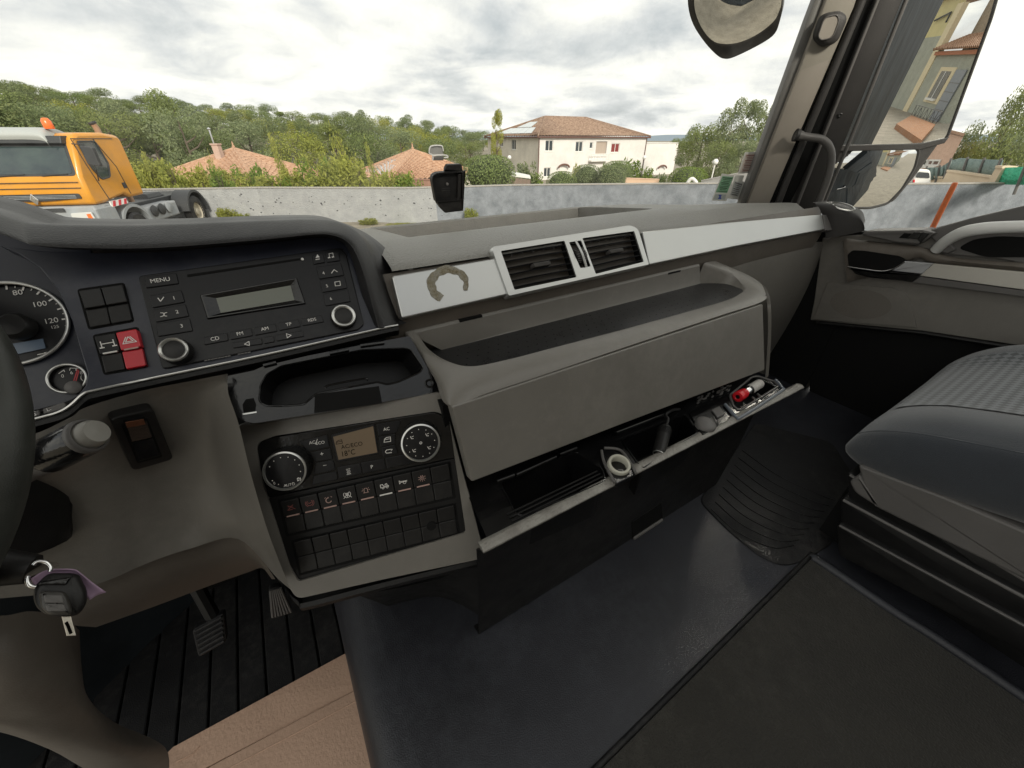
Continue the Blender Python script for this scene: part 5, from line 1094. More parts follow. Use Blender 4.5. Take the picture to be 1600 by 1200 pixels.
for w_ in (0, 1):
    seg = [f for f in fine if f[2] == w_]; pts = [seg[0][0]] + [f[1] for f in seg]; tpl = [seg[0][3][0]] + [f[3][1] for f in seg]; mb = MB(); rows = []
    for i, p in enumerate(pts):
        t = (pts[min(i+1, len(pts)-1)]-pts[max(i-1, 0)]).normalized(); n_ = V((t.y, -t.x, 0)); top = tpl[i] + (.0 if w_ else .005)
        rows.append([p + n_*.0 + V((0, 0, -.2)), p + V((0, 0, top)), p - n_*.22 + V((0, 0, top)), p - n_*.22 + V((0, 0, -4))])
    mb.grid(rows); obj('wall_face', mb, mw[w_], bw, recalc=False, label='whitewashed stretch of wall' if w_ == 0 else 'bare grey roughcast stretch of wall')
    mb = MB(); mb.grid([[r_[1] + V((0, 0, .0)) + (r_[1]-r_[2])*.12, r_[1] + V((0, 0, .035)) + (r_[1]-r_[2])*.12, r_[2] + V((0, 0, .035)), r_[2]] for r_ in rows]); obj('coping', mb, mat('mortar coping', (.36, .34, .31), .9, bump=1, bscale=30), bw, recalc=False)
# chipped holes in the whitewash
def wall_pt(x, y): # sight line against the wall front
    d = D(x, y); best = None
    for (a, b, *_) in fine:
        e = b-a; n_ = V((e.y, -e.x, 0)).normalized(); t = (a-C0).dot(n_)/d.dot(n_)
        if t <= 0: continue
        p = C0 + d*t; u = (p-a).dot(e)/e.length_squared
        if -.01 <= u <= 1.01: best = (p, n_, e.normalized())
    return best
mb = MB(); r2 = random.Random(3)
for i in range(70):
    x = 330 + r2.random()*410; y = 303 + r2.random()*36
    q = wall_pt(x, y)
    if not q: continue
    p, n_, e = q; s = .012 + .028*r2.random()**2
    if p.z < .05 or p.z > WT-.03: continue
    mb.add([p + n_*.006 + e*(s*(1+.4*r2.random())*math.cos(a*1.047)) + UV*(s*(.6+.5*r2.random())*math.sin(a*1.047)) for a in range(6)], [tuple(range(6))])
o = obj('chipped_hole', mb, mat('dark hole', (.07, .07, .075), 1), bw, recalc=False); o['kind'] = 'stuff'

# ================================================================== FOLIAGE
def leafmat(name, c1, c2, c3):
    m = bpy.data.materials.new(name); m.use_nodes = True; nt = m.node_tree; N = nt.nodes; L = nt.links; b = N['Principled BSDF']
    b.inputs['Roughness'].default_value = .6; b.inputs['Specular IOR Level'].default_value = .2
    g = N.new('ShaderNodeNewGeometry'); oi = N.new('ShaderNodeObjectInfo'); r = N.new('ShaderNodeValToRGB'); e = r.color_ramp.elements; e[0].color = (*c1, 1); e[1].color = (*c2, 1); x = e.new(.55); x.color = (*tuple((a+d)/2 for a, d in zip(c1, c2)), 1)
    L.new(g.outputs['Random Per Island'], r.inputs[0]); mx = N.new('ShaderNodeMix'); mx.data_type = 'RGBA'; mx.inputs['B'].default_value = (*c3, 1)
    mr = N.new('ShaderNodeMath'); mr.operation = 'MULTIPLY'; mr.inputs[1].default_value = .45; L.new(oi.outputs['Random'], mr.inputs[0]); L.new(mr.outputs[0], mx.inputs['Factor']); L.new(r.outputs[0], mx.inputs['A'])
    L.new(mx.outputs['Result'], b.inputs['Base Color']); tl = N.new('ShaderNodeBsdfTranslucent'); L.new(mx.outputs['Result'], tl.inputs[0]); ms = N.new('ShaderNodeMixShader'); ms.inputs[0].default_value = .4
    L.new(b.outputs[0], ms.inputs[1]); L.new(tl.outputs[0], ms.inputs[2]); L.new(ms.outputs[0], N['Material Output'].inputs[0]); return m
LM = {'oak': leafmat('oak leaves', (.10, .145, .045), (.25, .31, .105), (.27, .28, .10)), 'pine': leafmat('pine needles', (.10, .14, .05), (.26, .29, .12), (.21, .27, .14)),
      'yel': leafmat('yellow green leaves', (.18, .21, .045), (.41, .43, .10), (.42, .39, .10)), 'grey': leafmat('grey green leaves', (.13, .17, .08), (.30, .33, .165), (.26, .32, .175)),
      'box': leafmat('clipped leaves', (.10, .145, .045), (.29, .35, .13), (.25, .31, .14)), 'fresh': leafmat('fresh hedge leaves', (.11, .17, .03), (.24, .31, .07), (.22, .30, .06))}
bark = mat('bark', (.11, .085, .065), .95, bump=1, bscale=40, var=.3)
def leafquad(mb, p, n_, s, rr, asp=1.0):
    t = n_.orthogonal().normalized(); b = n_.cross(t); a = rr.random()*6.283; t, b = t*math.cos(a)+b*math.sin(a), b*math.cos(a)-t*math.sin(a)
    mb.add([p-t*s*asp, p-b*s*.5, p+t*s*asp, p+b*s*.5], [(0, 1, 2, 3)])
def rdir(rr):
    z = rr.uniform(-1, 1); a = rr.random()*6.283; q = math.sqrt(1-z*z); return V((q*math.cos(a), q*math.sin(a), z))
def crown_mesh(kind, seed, n=7000):
    rr = random.Random(seed); mb = MB(); bl = []
    if kind == 'round':
        for i in range(17):
            d_ = rdir(rr); c = V((d_.x*.28, d_.y*.28, .54+d_.z*.34)); bl.append((c, rr.uniform(.12, .21)))
    elif kind == 'tall':
        for i in range(18):
            z = rr.uniform(.25, .92); w = .20*(1-((z-.5)/.55)**2)+.03; a = rr.random()*6.28; bl.append((V((math.cos(a)*w*.8, math.sin(a)*w*.8, z)), rr.uniform(.08, .14)))
    elif kind == 'pine':
        for i in range(20):
            z = rr.uniform(.18, .95); w = .32*(1.05-z)**.6; a = rr.random()*6.28; bl.append((V((math.cos(a)*w, math.sin(a)*w, z)), rr.uniform(.08, .15)))
    tot = sum(r_*r_ for _, r_ in bl)
    for c, r_ in bl:
        for k in range(int(n*r_*r_/tot)):
            d_ = rdir(rr); d_.z = d_.z*.8+.12; p = c + d_*r_*(.55+.5*rr.random()**.5)
            nn = (d_*.8 + rdir(rr)*.75).normalized(); leafquad(mb, p, nn, rr.uniform(.008, .017), rr, 1.1)
    return mb
def trunk_mesh(kind, seed):
    rr = random.Random(seed+50); mb = MB(); mb.tube([V((0, 0, -.06)), V((.01, 0, .15)), V((-.01, .01, .35)), V((.01, 0, .55)), V((0, 0, .8))], [.028, .022, .018, .012, .004], 7)
    for i in range(6):
        a = i*1.05+rr.random(); z = .22+.09*i; e = V((math.cos(a)*.24, math.sin(a)*.24, z+.16)); mb.tube([V((0, 0, z)), V((e.x*.5, e.y*.5, z+.05)), e], [.011, .008, .003], 6)
    return mb
PROT = {}
def proto(kind, seed, lm):
    k = (kind, seed, lm)
    if k not in PROT:
        mb = crown_mesh(kind, seed); tm = trunk_mesh(kind, seed); out = []
        for nm, q, m_ in (('crown', mb, LM[lm]), ('trunk', tm, bark)):
            me = bpy.data.meshes.new(nm); me.from_pydata(q.v, [], q.f); me.materials.append(m_); out.append((nm, me))
        PROT[k] = out
    return PROT[k]
def tree(loc, h, w, kind, seed, lm, label, group, nm='tree', cat='tree', rot=None):
    r_ = thing(nm, label, cat, loc, group); r_.scale = (w, w, h); r_.rotation_euler = (0, 0, rng.random()*6.28 if rot is None else rot)
    for pn, me in proto(kind, seed, lm):
        o = bpy.data.objects.new(pn, me); COL.objects.link(o); o.parent = r_
    return r_
# hillside forest: crown tops follow the photographed skyline
sky_ = [(-120, 118), (0, 126), (60, 136), (150, 143), (215, 158), (260, 150), (330, 165), (400, 166), (470, 172), (560, 178), (640, 182), (700, 195), (760, 208), (800, 214), (860, 222)]
def skyl(x):
    for (a, b), (c, d) in zip(sky_, sky_[1:]):
        if x <= c: return b + (d-b)*(x-a)/(c-a)
    return sky_[-1][1]
kinds = [('round', 1, 'oak'), ('round', 2, 'grey'), ('pine', 3, 'pine'), ('round', 4, 'pine'), ('tall', 5, 'oak'), ('round', 6, 'yel')]
r3 = random.Random(11)
lab = ['broad oak', 'grey green bushy tree', 'pine', 'dense dark evergreen', 'narrow green tree', 'yellowing bush tree']
where_ = [(0, 'at the far left edge'), (40, 'above the left beacon'), (80, 'above the cab windscreen'), (130, 'above the right beacon'), (190, 'above the cab door'), (250, 'right of the exhaust'), (320, 'left of the chimney'), (370, 'above the left roof finial'), (430, 'right of the left roof'), (500, 'between the two tiled roofs'), (560, 'behind the feathery yellow tree'), (620, 'above the solar panels'), (670, 'above the right roof finial'), (720, 'behind the pale bracket'), (2000, 'left of the white house')]
rown = ['on the skyline', 'just under the skyline', 'halfway up the hill', 'low on the hillside', 'at the hill foot', 'lowest in the wood']
def wlab(k, row, x): return lab[k] + ' ' + rown[row] + ' ' + next(w for q, w in where_ if x < q)
seen = {}
for row, (dist, drop, step, hmin, hmax) in enumerate(((128, 0, 34, 7, 9), (112, 9, 38, 6.5, 8.5), (95, 20, 46, 6, 8), (80, 32, 50, 5.5, 7.5), (66, 46, 60, 5, 7))):
    x = -110 + r3.random()*30
    while x < 800 - row*12:
        dd = dist*(.94+.12*r3.random()); top = ptd(x, skyl(x) + drop*(.75 if x < 500 else .55) + r3.uniform(-4, 6), dd); gz = ground_z(top.x, top.y); h = top.z-gz
        h = max(h, 3.0); k = r3.choice([0, 0, 1, 2, 3, 3, 1, 2, 4, 0, 5] if row else [0, 1, 2, 2, 3, 3]); kd = kinds[k]
        lb_ = wlab(k, row, x); tr_ = tree(V((top.x, top.y, gz)), h*1.08, min(max(h, 5.5), 11)*r3.uniform(1.1, 1.45), *kd, lb_, 'trees of the wooded hillside')
        seen.setdefault(lb_, []).append(tr_)
        x += step*r3.uniform(.8, 1.2)
for lb_, ts in seen.items():
    if len(ts) == 2: ts[0]['label'] = lb_ + ', left one'; ts[1]['label'] = lb_ + ', right one'
    elif len(ts) > 2:
        for i, t_ in enumerate(ts): t_['label'] = lb_ + (', leftmost' if i == 0 else (', rightmost' if i == len(ts)-1 else ', middle one'))
def tree_px(x, ytop, dist, wpx, kind, seed, lm, label, group=None, nm='tree', cat='tree', zb=None):
    top = ptd(x, ytop, dist); gz = ground_z(top.x, top.y) if zb is None else zb; h = top.z - gz; a = ptd(x-wpx/2, ytop, dist); b = ptd(x+wpx/2, ytop, dist); w = (a-b).length
    return tree(V((top.x, top.y, gz)), h/.95, w/.78, kind, seed, lm, label, group, nm, cat)
tree_px(268, 162, 62, 110, 'round', 1, 'grey', 'large dark domed evergreen oak just behind the orange truck'); tree_px(240, 150, 70, 100, 'round', 2, 'oak', 'broad round oak rising on the skyline behind the orange truck')
tree_px(560, 184, 70, 62, 'round', 4, 'pine', 'dark round pine above the second tiled roof'); tree_px(776, 178, 62, 32, 'tall', 5, 'yel', 'small yellowing tree beside the solar roof of the white house')
for x, yt, d_, w, kd, lb in ((1085, 205, 80, 50, ('pine', 3, 'pine'), 'short pine beyond the flat annex'), (1105, 186, 70, 70, ('round', 6, 'oak'), 'bushy green tree left of the tall poplar clump'), (1150, 166, 62, 66, ('pine', 3, 'grey'), 'tallest pale green pine by the windscreen pillar'), (1185, 164, 64, 70, ('tall', 5, 'grey'), 'tall grey green tree half behind the windscreen pillar'), (1205, 172, 66, 60, ('pine', 3, 'oak'), 'olive tree mostly behind the windscreen pillar'), (1130, 215, 58, 60, ('round', 1, 'oak'), 'low olive bush tree below the tall pine'), (1165, 225, 56, 70, ('round', 2, 'grey'), 'low grey green bush tree behind the windscreen stickers'),
        (1060, 218, 110, 30, ('round', 4, 'oak'), 'far low tree beside the annex wall'), (1335, 210, 120, 34, ('round', 4, 'oak'), 'far tree behind the house roofline')):
    tree_px(x, yt, d_, w, *kd, lb)
for x, yt, d_, w, kd, lb in ((1558, 180, 42, 110, ('round', 1, 'grey'), 'grey green tree above the net fence'), (1604, 150, 40, 120, ('round', 2, 'oak'), 'tallest olive tree at the right edge above the green tarpaulin'), (1535, 212, 42, 70, ('round', 6, 'yel'), 'yellow brown shrub tree beside the pink house'), (1585, 215, 40, 70, ('round', 4, 'grey'), 'low grey bush over the net fence'), (1640, 160, 45, 110, ('pine', 3, 'pine'), 'dark pine beyond the right edge')):
    tree_px(x, yt, d_, w, *kd, lb)
# shrubs just behind the wall: feathery, yellow green
def shrub_mesh(seed, n=900, tall=False):
    rr = random.Random(seed); mb = MB()
    for s_ in range(16 if not tall else 9):
        a = rr.random()*6.28; sp = rr.uniform(.05, .42 if not tall else .2); hh = rr.uniform(.55, 1.0); b = V((math.cos(a)*sp*.5, math.sin(a)*sp*.5, 0)); e = V((math.cos(a)*sp, math.sin(a)*sp, hh))
        for k in range(n//(16 if not tall else 9)):
            t = rr.random()**.7; p = b.lerp(e, t) + rdir(rr)*(.16*(1.15-t)+.05); leafquad(mb, p, (rdir(rr)+V((0, 0, .3))).normalized(), rr.uniform(.016, .030) if tall else rr.uniform(.024, .045), rr, 1.3)
    return mb
def shrub(x, ytop, ybase, dist, wpx, seed, lm, label, group=None, tall=False, nm='shrub', cat='shrub'):
    k = ('shrub', seed, lm, tall)
    if k not in PROT:
        q = shrub_mesh(seed, 1500 if tall else 2600, tall); me = bpy.data.meshes.new('foliage'); me.from_pydata(q.v, [], q.f); me.materials.append(LM[lm])
        q = MB(); rr = random.Random(seed)
        for i in range(6): a = rr.random()*6.28; q.tube([V((0, 0, -.1)), V((math.cos(a)*.06, math.sin(a)*.06, .4)), V((math.cos(a)*.14, math.sin(a)*.14, .85))], [.012, .009, .003], 5)
        m2 = bpy.data.meshes.new('stem'); m2.from_pydata(q.v, [], q.f); m2.materials.append(bark); PROT[k] = [('foliage', me), ('stem', m2)]
    top = ptd(x, ytop, dist); a = ptd(x-wpx/2, ytop, dist); b = ptd(x+wpx/2, ytop, dist); bs = ptd(x, ybase, dist); gz = min(bs.z, ground_z(top.x, top.y)) if ybase > 270 else bs.z
    if ybase > 299: gz = ground_z(top.x, top.y)
    r_ = thing(nm, label, cat, V((top.x, top.y, gz)), group); w = (a-b).length; r_.scale = (w*1.1, w*1.1, (top.z-gz)); r_.rotation_euler = (0, 0, rng.random()*6)
    for pn, me in PROT[k]: o = bpy.data.objects.new(pn, me); COL.objects.link(o); o.parent = r_
r4 = random.Random(5); x = 205; nsh = 0
ords = ['first', 'second', 'third', 'fourth', 'fifth', 'sixth', 'seventh', 'eighth', 'ninth', 'tenth', 'eleventh', 'twelfth', 'thirteenth', 'fourteenth', 'fifteenth', 'sixteenth', 'seventeenth', 'eighteenth', 'nineteenth', 'twentieth'] + ['twenty-'+q for q in ('first', 'second', 'third', 'fourth', 'fifth', 'sixth', 'seventh', 'eighth', 'ninth')] + ['thirtieth', 'thirty-first', 'thirty-second', 'thirty-third', 'thirty-fourth', 'thirty-fifth', 'thirty-sixth', 'thirty-seventh']
while x < 640:
    yt = 268 + r4.uniform(-8, 8) - (14 if 480 < x < 560 else 0) - (10 if x < 260 else 0)
    shrub(x, yt, 296, 24 + r4.uniform(-1.5, 2.5), 58*r4.uniform(.8, 1.25), r4.choice((21, 22, 23)), r4.choice(('yel', 'yel', 'fresh')), 'loose yellow green shrub behind the wall, %s along from the orange truck' % ords[nsh], 'shrubs behind the whitewashed wall'); nsh += 1; x += 15*r4.uniform(.8, 1.2)
for x, yt, w, lb in ((215, 235, 40, 'tall yellow green sapling beside the orange cab'), (320, 232, 26, 'thin yellow sapling beside the chimney'), (425, 205, 34, 'thin leggy sapling between the two tiled roofs'), (470, 228, 30, 'short sapling right of the first tiled roof'), (520, 188, 48, 'tallest feathery yellow tree between the tiled roofs'), (548, 225, 44, 'bushy yellow green sapling left of the solar roof'), (575, 220, 22, 'thin upright sapling in front of the solar roof'), (495, 235, 44, 'bushy pale shrub left of the tallest feathery tree')):
    shrub(x, yt, 296, 27, w, 31 if x % 2 else 32, 'yel', lb, tall=True, nm='sapling', cat='sapling')
core_mat = mat('dark green core', (.05, .065, .025), .95)
# clipped balls and hedges near the white house
def ball(x0, x1, y0, y1, dist, lm, label, seed, nm='topiary_bush', cat='bush', flat=.85):
    rr = random.Random(seed); mb = MB(); y0 -= 4; x0 -= 3; x1 += 3; c = ptd((x0+x1)/2, (y0+y1)/2+2, dist); a = ptd(x0, (y0+y1)/2, dist); b = ptd(x1, (y0+y1)/2, dist); r_ = (a-b).length/2; hz = (ptd((x0+x1)/2, y0, dist)-c).z
    for i in range(4200):
        d_ = rdir(rr)
        if d_.z < -.6: continue
        q = (abs(d_.x)**2.6+abs(d_.y)**2.6+abs(d_.z)**2.6)**(-1/2.6)*.97; bump_ = 1+.03*NZ.noise(d_*3+V((seed, 0, 0))); p = V((d_.x*r_, d_.y*r_, d_.z*hz))*q*bump_*rr.uniform(.93, 1.015)
        leafquad(mb, c + p, (d_+rdir(rr)*.7).normalized(), r_*rr.uniform(.028, .05), rr)
    t = thing(nm, label, cat, V((c.x, c.y, c.z-hz)), 'clipped bushes in front of the white house'); obj('foliage', mb, LM[lm], t, recalc=False)
    mb = MB(); mb.grid([[c + V((r_*.86*math.cos(R(e_))*math.cos(R(a)), r_*.86*math.cos(R(e_))*math.sin(R(a)), hz*.86*math.sin(R(e_)))) for a in range(0, 361, 20)] for e_ in range(-60, 91, 15)]); obj('inner_core', mb, core_mat, t, smooth=80)  # solid dark core added to make the ball opaque between the leaves
    mb = MB(); mb.tube([c - V((0, 0, hz*2.2)), c], [r_*.08, r_*.05], 7); obj('stem', mb, bark, t)
ball(727, 801, 245, 300, 30, 'box', 'largest clipped round bush left of the white house', 1); ball(857, 898, 271, 305, 34, 'box', 'smallest clipped bush left of the paired balls', 2)
ball(940, 985, 254, 300, 42, 'box', 'clipped ball at the back between the two front balls', 5); ball(955, 983, 262, 300, 41, 'box', 'clipped ball peeping out on the right of the pair', 6); ball(897, 936, 260, 303, 36, 'grey', 'left ball of the front pair of clipped bushes', 3); ball(931, 974, 261, 303, 35, 'grey', 'right ball of the front pair of clipped bushes', 4)
ball(1047, 1101, 264, 300, 40, 'fresh', 'bright green low hedge mound right of the annex', 7)
for x, yt, w, lm, lb in ((822, 254, 44, 'grey', 'mixed shrub in front of the left house corner'), (838, 270, 40, 'fresh', 'low green shrub beside the wooden lean-to'), (900, 258, 26, 'yel', 'pale spiky shrub behind the clipped balls'), (985, 250, 50, 'fresh', 'large leafy shrub right of the clipped balls'), (1010, 262, 36, 'fresh', 'light green shrub under the red window'), (1025, 276, 46, 'oak', 'low dark shrub in front of the annex'), (1038, 272, 30, 'grey', 'grey green shrub at the annex corner'), (950, 258, 40, 'fresh', 'leafy shrub behind the front pair of balls')):
    shrub(x, yt, 297, 46, w, 22, lm, lb)
# weeds at the foot of the wall
for x, yt, w, lb in ((350, 325, 40, 'weeds at the wall foot beside the rear wheel'), (375, 334, 30, 'low weeds right of the rear wheel'), (575, 341, 34, 'pale weeds at the wall foot left of the phone holder'), (735, 325, 24, 'yellow weeds at the wall foot beside the phone holder'), (630, 352, 60, 'low green weeds along the wall foot')):
    q = wall_pt(x, 342); p = q[0]; dd = math.hypot(p.x, p.y)-.5; shrub(x, yt, 355, dd, w, 23, 'yel', lb, nm='weed_clump', cat='weeds'); bpy.data.objects[-1] if False else None

# ================================================================== HOUSES
def tilemat(name, c1, c2, c3, ax, sc):
    m = bpy.data.materials.new(name); m.use_nodes = True; nt = m.node_tree; N = nt.nodes; L = nt.links; b = N['Principled BSDF']; b.inputs['Roughness'].default_value = .85
    tc = N.new('ShaderNodeTexCoord'); mp = N.new('ShaderNodeMapping'); mp.inputs['Rotation'].default_value = (0, 0, ax); L.new(tc.outputs['Object'], mp.inputs[0])
    w = N.new('ShaderNodeTexBrick'); w.inputs['Scale'].default_value = sc; w.inputs['Color1'].default_value = (*c1, 1); w.inputs['Color2'].default_value = (*c2, 1); w.inputs['Mortar'].default_value = (*c3, 1); w.inputs['Mortar Size'].default_value = .03; w.inputs['Brick Width'].default_value = .28; w.inputs['Row Height'].default_value = .36; w.offset = 0
    no = N.new('ShaderNodeTexNoise'); no.inputs['Scale'].default_value = 3; no.inputs['Detail'].default_value = 4; L.new(tc.outputs['Object'], no.inputs[0]); mx = N.new('ShaderNodeMix'); mx.data_type = 'RGBA'; mx.blend_type = 'OVERLAY'; mx.inputs['Factor'].default_value = .35
    L.new(mp.outputs[0], w.inputs[0]); L.new(w.outputs[0], mx.inputs['A']); L.new(no.outputs[1], mx.inputs['B']); L.new(mx.outputs['Result'], b.inputs['Base Color']); return m
terr = (.52, .25, .13)
def roofface(pts, n, m_, parent, ov=.0, name='roof_slope'):
    # pts: eave a, eave b, ridge b', ridge a'; rounded tile courses run down the slope
    a, b, c, d_ = [V(p) for p in pts]; mb = MB(); rows = []; k = max(4, n)
    nn = (b-a).cross(d_-a); nn = nn if nn.length > 0 else (b-a).cross(c-a); nn.normalize(); nn = nn if nn.z > 0 else -nn
    for i in range(k*4+1):
        t = i/(k*4); h = .13*abs(math.sin(math.pi*t*k))**.7; lo = a.lerp(b, t); wd = (b-a).length; rd = (c-d_).length
        up = (d_-a); u0 = 0
        # clip each course against the hips
        ea = (b-a).normalized(); xx = wd*t; xl = (d_-a).dot(ea); xr = (c-a).dot(ea); full = ((d_-a) - ea*xl)
        f = 1.0 if xl <= xx <= xr else (xx/xl if xx < xl and xl > 0 else (wd-xx)/max(wd-xr, 1e-6)); f = max(0, min(1, f))
        hi = lo + full*f; m = 13; rows.append([lo.lerp(hi, min(1, (j//2 + j % 2*.96)/m)) + nn*(h + (.07 if j % 2 == 0 else .0)) for j in range(2*m)])
    mb.grid(rows); o = obj(name, mb, m_, parent, recalc=False, smooth=80); return o
tile1 = mat('salmon roof tiles', (.34, .19, .12), .85, col2=(.54, .35, .235), vscale=3.5, bump=.6, bscale=9)
tile2 = mat('mottled roof tiles', (.15, .088, .062), .9, col2=(.40, .285, .21), vscale=2.6, bump=.8, bscale=6)
render_c = mat('cream render', (.63, .585, .51), .9, var=.12, vscale=.6, bump=.4, bscale=6); render_p = mat('pinkish white render', (.67, .645, .625), .9, var=.09, vscale=.5)
frame_w = mat('white window frame', (.72, .71, .68), .5); glass_d = mat('dark window glass', (.05, .06, .07), .08, spec=.8); brown = mat('gutter brown', (.13, .065, .05), .6)
def pyramid(name, lab_, apex, cs, wallh, n, m_):
    c = sum(cs, V((0, 0, 0)))/4; h = thing(name, lab_, 'house', V((c.x, c.y, cs[0].z-wallh)))
    for i in range(4):
        a, b = cs[i], cs[(i+1) % 4]; roofface((a, b, apex, apex), n, m_, h)
        ia, ib = a.lerp(c, .10), b.lerp(c, .10); ia.z = a.z-.05; ib.z = b.z-.05; mb = MB(); mb.grid([[ia, ib], [ia-V((0, 0, wallh)), ib-V((0, 0, wallh))]]); obj('wall', mb, render_c, h)
        mb = MB(); mb.tube([a.lerp(apex, j/8)+V((0, 0, .06)) for j in range(9)], .10, 7); obj('hip_tiles', mb, m_, h, smooth=60)
        mb = MB(); mb.tube([a+V((0, 0, -.05)), b+V((0, 0, -.05))], .07, 6); obj('gutter', mb, frame_w, h)
    mb = MB(); mb.lathe([(.18, -.05), (.10, .12), (.13, .2), (.05, .32), (.07, .42), (0, .62)], apex, UV, 10); obj('finial', mb, m_, h, smooth=60)
    return h
def quad4(C0_, C1_, C2_, z): 
    for q in (C0_, C1_, C2_): q.z = z
    return [C0_, C1_, C2_, C0_ + C2_ - C1_]
ap = ptd(366, 233, 46); z_ = ap.z - 2.5
h1 = pyramid('house', 'salmon tiled hip roof with brick chimney behind the wall on the left', ap, quad4(ptd(172, 280, 44), ptd(405, 298, 38), ptd(528, 285, 48), z_), 3.2, 24, tile1)
p = ptd(344, 246, 44.5); mb = MB(); mb.box(p + V((0, 0, .25)), .50, .50, 1.3, (HV, RV, UV)); mb.box(p + V((0, 0, .93)), .62, .62, .12, (HV, RV, UV)); cm_ = obj('chimney', mb, mat('pink brick chimney', (.46, .33, .27), .9, var=.12, vscale=4), h1, bevel=.02)
mb = MB(); mb.tube([p + V((-.1, 0, 1.0)), p + V((-.1, 0, 1.9))], .07, 8); mb.lathe([(.12, 0), (.14, .08), (0, .2)], p + V((-.1, 0, 1.9)), UV, 8); obj('flue_pipe', mb, M['chrome'], cm_)
ap = ptd(645, 235, 42); z_ = ap.z - 2.0
cs2 = quad4(ptd(545, 264, 44), ptd(606, 281, 34.5), ptd(752, 283, 42), z_); h2 = pyramid('house', 'salmon tiled hip roof with solar panels behind the phone holder', ap, cs2, 3.0, 22, tile1)
solar = mat('solar panel glass', (.30, .33, .37), .12, spec=.9, metal=.2, var=.1, vscale=3)
a, b = cs2[0], cs2[1]; nn = (b-a).cross(ap-a).normalized(); nn = nn if nn.z > 0 else -nn
for i in range(5):
    q = lambda s, t: a.lerp(b, s).lerp(ap, t) + nn*.14
    s0 = .14 + i*.145; mb = MB(); mb.prism([q(s0, .14), q(s0+.13, .14), q(s0+.13, .62 if i < 3 else .45), q(s0, .62 if i < 3 else .45)], -nn*.05, .0); pn = obj('solar_panel', mb, solar, h2)
# --- the two storey white house
def wpt(P, n_, x, y): d = D(x, y); return C0 + d*((P-C0).dot(n_)/d.dot(n_))
Mc = at(843, 213, Y=60); ez = Mc.z; Lc_ = at(762, 211, Y=79); Lc_.z = ez; ld = (Lc_-Mc); ld.z = 0; fd = V((ld.y, -ld.x, 0)).normalized()
nF = V((-fd.y, fd.x, 0)); nF = nF if nF.dot(C0-Mc) > 0 else -nF; Rc = wpt(Mc, nF, 1010, 218); Rc.z = ez; Bc = Lc_ + Rc - Mc; nL = V((-ld.y, ld.x, 0)).normalized(); nL = nL if nL.dot(C0-Mc) > 0 else -nL
wh = thing('white_house', 'two storey white house with brown hip roof and balcony', 'house', V((Mc.x, Mc.y, ez-6.2)))
BZ = ez-6.4
def wall_holes(P, Q, nrm, ops, m_, nm='wall'):
    F = Fr(V((P.x, P.y, BZ)), V((Q.x-P.x, Q.y-P.y, 0)), UV); L_ = (Q-P); L_.z = 0; outer = [F.P(0, 0), F.P(L_.length, 0), F.P(L_.length, ez-BZ), F.P(0, ez-BZ)]
    hs = []
    for q in ops:
        us = [F.uv(F.px(x, y)) for x, y in q]; u0, u1 = min(u for u, v in us), max(u for u, v in us); v0, v1 = min(v for u, v in us), max(v for u, v in us); hs.append((u0, u1, v0, v1))
    holes_ = [[F.P(u0, v0), F.P(u1, v0), F.P(u1, v1), F.P(u0, v1)] for u0, u1, v0, v1 in hs]
    fv, ff = bez(F, outer, holes_, 0); mb = MB(); mb.add(fv, ff); sgn = F.n if F.n.dot(nrm) > 0 else -F.n
    for h_ in holes_: mb.grid([h_, [p - sgn*.25 for p in h_]], closed=True)
    obj(nm, mb, m_, wh); return F, sgn, hs
def window(F, sg, r_, m_=glass_d, bars=1, parent=None, fm_=None, nm='window'):
    u0, u1, v0, v1 = r_; fm_ = fm_ or frame_w; t = .09; mb = MB()
    for a, b in (((u0, v0), (u0+t, v1)), ((u1-t, v0), (u1, v1)), ((u0+t, v0), (u1-t, v0+t)), ((u0+t, v1-t), (u1-t, v1))) + ((((u0+u1)/2-.05, v0+t), ((u0+u1)/2+.05, v1-t)),)*bars:
        mb.prism([F.P(a[0], a[1]) - sg*.10, F.P(b[0], a[1]) - sg*.10, F.P(b[0], b[1]) - sg*.10, F.P(a[0], b[1]) - sg*.10], -sg*.06)
    o = obj(nm, mb, fm_, parent or wh); mb = MB(); mb.poly([F.P(u0, v0)-sg*.15, F.P(u1, v0)-sg*.15, F.P(u1, v1)-sg*.15, F.P(u0, v1)-sg*.15]); obj('pane', mb, m_, o)
    mb = MB(); mb.prism([F.P(u0-.1, v0-.1)+sg*.06, F.P(u1+.1, v0-.1)+sg*.06, F.P(u1+.1, v0)+sg*.06, F.P(u0-.1, v0)+sg*.06], -sg*.06); obj('sill', mb, frame_w, o); return o
opsF = [[(852.5, 219), (864, 236)], [(900, 221), (910, 237)], [(922, 222), (926, 232)], [(932, 221), (947, 240)], [(956, 224), (967, 238)], [(850, 262), (860, 276)]]
F1, s1, hs1 = wall_holes(Mc, Rc, nF, opsF, render_p)
for i, h_ in enumerate(hs1):
    if i == 3: 
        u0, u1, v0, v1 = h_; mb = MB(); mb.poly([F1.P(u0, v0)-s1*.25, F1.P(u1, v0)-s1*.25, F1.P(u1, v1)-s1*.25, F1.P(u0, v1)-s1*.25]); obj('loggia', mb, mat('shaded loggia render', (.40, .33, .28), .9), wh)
    else: window(F1, s1, h_, mat('red curtain glass', (.20, .03, .03), .3) if i == 4 else glass_d, bars=0 if i == 2 else 1)
F2, s2_, hs2 = wall_holes(Lc_, Mc, nL, [[(780.5, 217), (786, 229)], [(799, 218), (806, 234)]], render_c)
for h_ in hs2: window(F2, s2_, h_)
